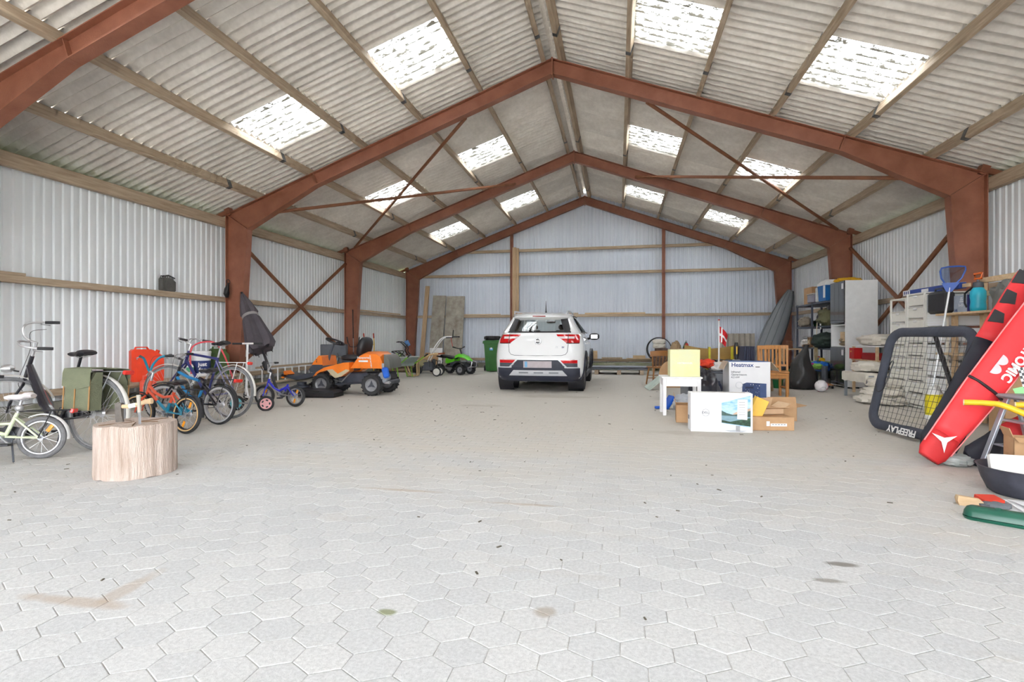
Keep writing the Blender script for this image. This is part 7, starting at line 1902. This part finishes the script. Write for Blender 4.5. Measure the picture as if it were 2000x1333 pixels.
if N1.dot(view) < 0: N1 = -N1
def on1(s, w, off=.062): return B1 + A1 * (L1 * s) + W1 * (.31 * w / 2) + N1 * off
for w in (-1, 1): MB().tube([on1(s, w * f, .02) for s, f in ((.06, .76), (.2, .84), (.4, .96), (.7, 1.0), (.98, 1.0))], .006, 6).build('piping', PKE, b1)
MB().tube([on1(.40, -1.0, .03), on1(.405, -.5, .062), on1(.41, 0, .066), on1(.415, .5, .062), on1(.42, 1.0, .03)], .012, 6, flat=1.4).build('strap', M_black, b1)
star = MB(); c_ = on1(.10, .05, .06)
for k in range(3):
    a = R(90 + 120 * k); tip = c_ + A1 * (.11 * cos(a)) + W1 * (.11 * sin(a)); l = c_ + A1 * (.025 * cos(a + 1.05)) + W1 * (.025 * sin(a + 1.05)); r_ = c_ + A1 * (.025 * cos(a - 1.05)) + W1 * (.025 * sin(a - 1.05))
    star.add([tuple(c_), tuple(l), tuple(tip), tuple(r_)] + [tuple(Vector(q) + N1 * .003) for q in (c_, l, tip, r_)], [(0, 1, 2, 3), (4, 5, 6, 7), (1, 2, 6, 5), (2, 3, 7, 6)])
star.build('star_emblem', M_white, b1)
def place_text(body, s, w, size, rotd, parent, A, W, N, fn, off):
    t = text(body, size, M_white, parent, (0, 0, 0), (0, 0, 0), bold=.004)
    X = (A * cos(R(rotd)) + W * sin(R(rotd))).normalized(); Yv = N.cross(X)
    t.matrix_world = Matrix.Translation(fn(s, w, off)) @ Matrix((X, Yv, N)).transposed().to_4x4(); return t
place_text('ATOMIC', .575, -.45, .105, 180, b1, A1, W1, N1, on1, .068)
for k, s in enumerate((.50, .55)):
    hb2 = MB(); c_ = on1(s, .35, .062)
    hb2.add([tuple(c_ + A1 * (.05 * cos(a)) + W1 * (.065 * sin(a))) for a in [pi + pi * i / 12 for i in range(13)]] + [tuple(c_ + A1 * (.05 * cos(a)) + W1 * (.065 * sin(a)) + N1 * .004) for a in [pi + pi * i / 12 for i in range(13)]], [tuple(range(13)), tuple(range(13, 26))] + [(i, i + 1, i + 14, i + 13) for i in range(12)])
    hb2.build('round_emblem', mat('emblem_grey', C_(222, 206, 210), .5), b1)
tg2 = MB().box((0, 0, 0), (.05, .004, .22)); o_ = tg2.build('checked_tag', M_white, b1); o_.matrix_world = Matrix.Translation(on1(.52, -1.15, .08)) @ Euler((0, R(-12), R(-25))).to_matrix().to_4x4()
for i in range(3):
    for j in range(9):
        if (i + j) % 2: q_ = MB().box((-.0165 + .0165 * i, -.0025, -.098 + .0245 * j), (.0165, .002, .0245)).build('black_check', M_black, o_)
gt_ = MB().box((0, 0, 0), (.07, .004, .09)).build('green_tag', mat('pale_green_tag', C_(150, 226, 146), .5), b1); gt_.matrix_world = Matrix.Translation(on1(.46, -1.35, .08)) @ Euler((0, R(-20), R(-25))).to_matrix().to_4x4()
B2, T2 = V(4.16, 5.66, .06), V(5.28, 6.06, 1.72)
b2, A2, W2, N2, L2 = ski_bag('ski_bag', 'navy ski bag with red upper end behind the bright red one', B2, T2, .40, .13, [(0, .6, 0), (.05, .8, 0), (.25, .85, 0), (.60, 1.0, 1), (.85, 1.0, 1), (1.0, .95, 1)], [('navy_shell', NB), ('red_top', RB)], V(-.5, .2, .85))
if N2.dot(view) < 0: N2 = -N2
def on2(s, w, off=.066): return B2 + A2 * (L2 * s) + W2 * (.40 * w / 2) + N2 * off
for s0, s1 in ((.69, .75), (.80, .87), (.92, .99)):
    pch = MB(); q = [on2(s0, .98, .03), on2(s0 + .015, .45, .066), on2(s1, .62, .066), on2(s1 + .01, .99, .03)]
    pch.add([tuple(p) for p in q] + [tuple(p + N2 * .006) for p in q], [(0, 1, 2, 3), (4, 5, 6, 7), (0, 1, 5, 4), (1, 2, 6, 5), (2, 3, 7, 6)]); pch.build('black_patch', M_black, b2)
MB().tube([on2(s, -1, .03) for s in (.3, .5, .7, .9)], .006, 6).build('piping', PKE, b2)
b3, *_ = ski_bag('ski_bag', 'short red and black ski bag behind the aluminium steps', V(4.34, 5.44, .05), V(4.95, 5.50, .42), .26, .10, [(0, .6, 0), (.06, .85, 0), (.5, 1.0, 1), (1.0, 1.0, 1)], [('black_shell', NB), ('red_shell', RB2)], V(-.5, .2, .85))
# --- aluminium step ladder
al = thing('step_ladder', 'grey aluminium step ladder at the right edge behind the black tub', 'step ladder', (4.60, 5.16, 0), (0, 0, R(-84)))
al.scale = (1, 1, .72)
M_alu = mat('aluminium', C_(188, 194, 204), .35, .5, .05, 10)
for s in (-1, 1):
    MB().box((s * .22, -.09, .45), (.05, .025, .92), (R(-12), R(-s * 3), 0), .004).build('front_rail', M_alu, al); MB().box((s * .20, .14, .44), (.035, .022, .90), (R(12), R(-s * 3), 0), .004).build('rear_rail', M_alu, al)
for z in (.30, .60): MB().box((0, -.12 + .19 * z, z), (.42, .09, .025), None, .004).build('step', M_alu, al)
MB().box((0, .02, .90), (.40, .26, .05), None, .02).build('platform', M_mgrey, al)
MB().box((0, .10, .35), (.40, .02, .06)).build('rear_brace', M_alu, al)
# --- yellow tube handles of a sack trolley
yt = thing('yellow_trolley', 'yellow tubular trolley handles reaching in at the right edge', 'trolley', (4.55, 4.70, 0))
for k, (dx, dy) in enumerate(((0, 0), (.30, -.12))):
    MB().tube(smooth_path([(-.42 + dx, .45 + dy, .60), (-.30 + dx, .37 + dy, .605), (-.20 + dx, .29 + dy, .585), (.05 + dx, .12 + dy, .43), (.45 + dx, -.1 + dy, .15)]), .024, 12).build('handle_tube', M_yellow, yt)
    MB().tube([(-.425 + dx, .453 + dy, .60), (-.418 + dx, .449 + dy, .60)], .0255, 12).build('tube_end', M_cream, yt)
MB().tube([(.45, -.1, .15), (.58, -.26, .15)], .02, 10).build('axle', M_dgrey, yt)
for p_ in ((.44, -.06), (.60, -.28)): MB().lathe([(.04, -.03), (.12, -.035), (.15, 0), (.12, .035), (.04, .03)], (p_[0], p_[1], .15), 'y', 22).build('wheel', M_rubber, yt)
# --- black mason's tub with polystyrene and carton
tb_ = thing('mortar_tub', 'dusty black rubber mortar tub at the right edge', 'tub', (4.17, 4.50, 0))
MB().lathe([(.20, 0), (.225, .02), (.26, .10), (.285, .19), (.295, .20), (.28, .20), (.25, .10), (.21, .03), (.01, .025)], n=40).build('tub_shell', mat('dusty_black_rubber', C_(74, 76, 88), .6, 0, .2, 6, col2=C_(48, 50, 60)), tb_)
psx = thing('polystyrene_block', 'white polystyrene packing block standing in the mortar tub', 'packing', (4.10, 4.49, .035), (R(-14), 0, R(-8)))
MB().box((0, 0, .13), (.30, .06, .24), None, .01).build('block', mat('polystyrene', C_(244, 242, 238), .8, 0, .02, 20), psx)
for k in range(4): MB().box((-.10 + .065 * k, -.031, .06), (.025, .004, .01)).build('recess', M_mgrey, psx)
MB().box((0, -.033, .10), (.26, .006, .012)).build('ledge', MATS['polystyrene'], psx)
carton('torn_carton', 'torn brown carton with open flap behind the mortar tub', (4.43, 4.90, .0), R(-10), .24, .16, .36, M_card, flaps=[('l', 110), ('f', 200)])
# --- small things on the floor at the right edge
single('firewood_block', MB().loft([[(-.07, -.03, 0), (.07, -.035, 0), (.075, .03, 0), (-.07, .035, 0)], [(-.078, -.025, .03), (.06, -.03, .035), (.065, .03, .03), (-.08, .03, .04)], [(-.072, -.02, .062), (.04, -.022, .055), (.045, .02, .05), (-.075, .022, .062)]]), M_pale, 'pale split wood block on the floor beside the mortar tub', 'wood block', (3.60, 4.14, 0), (0, 0, R(-12)))
gc = thing('cable_safe_box', 'dark green oblong plastic cable safe box on the floor at the right edge', 'case', (3.545, 3.78, 0), (0, 0, R(-30)))
M_dgp = mat('dark_green_plastic', C_(20, 84, 66), .35, 0, .05, 6)
def cap_sec(z, k): return [((.115 + .045 * k) * 0 + (.115 * math.copysign(1, cos(a)) if abs(cos(a)) > 1e-6 else 0) + .052 * k * cos(a), .052 * k * sin(a), z) for a in [2 * pi * (i + .5) / 28 for i in range(28)]]
MB().loft([cap_sec(0, .92), cap_sec(.012, 1.05), cap_sec(.020, 1.08)]).build('lower_shell', M_dgp, gc); MB().loft([cap_sec(.023, 1.04), cap_sec(.05, .96), cap_sec(.075, .70), cap_sec(.085, .35)]).build('upper_shell', M_dgp, gc)
MB().ball((0, 0, .085), (.018, .012, .008), 10, 6).build('catch', M_dgp, gc)
single('extension_lead', MB().tube([(-.10, .08, .02), (-.03, .11, .03), (.05, .09, .03), (.10, .05, .02), (.16, .05, .012), (.20, .02, .01)], .006, 6), M_white, 'white extension cord running behind the green box', 'cord', (3.57, 3.86, 0), (0, 0, R(-20)))
single('red_book', MB().box((0, 0, .02), (.13, .10, .035), (R(8), 0, 0), .003), mat('red_orange_cover', C_(226, 70, 48), .5), 'small red orange packet lying in front of the mortar tub', 'packet', (3.77, 4.24, .0), (0, 0, R(5)))
single('grey_glove', lump((0, 0, .018), (.09, .05, .022), .25, 3, 121, 20, 10), mat('grey_wool', C_(110, 116, 122), .9), 'grey work glove on the floor between wood block and papers', 'glove', (3.72, 4.10, 0))
for k in range(3): single('paper_sheet', MB().grid(lambda u, v, k=k: ((u - .5) * .20, (v - .5) * .28, .004 + .01 * sin(u * 3 + k) * v), 6, 6, .001), M_box, f'white paper sheet on the floor at the right edge, {["bottom", "middle", "top"][k]} of three', 'paper', (3.90 + .03 * k, 4.12 - .03 * k, .014 * k), (0, 0, R(-25 + 14 * k)), 'loose papers at the right edge')
single('plastic_jar', lump((0, 0, .045), (.12, .10, .055), .2, 3, 131), mat('murky_plastic_bag', C_(176, 184, 182), .3), 'crumpled clear bag on the floor under the step ladder', 'bag', (4.22, 5.42, 0))
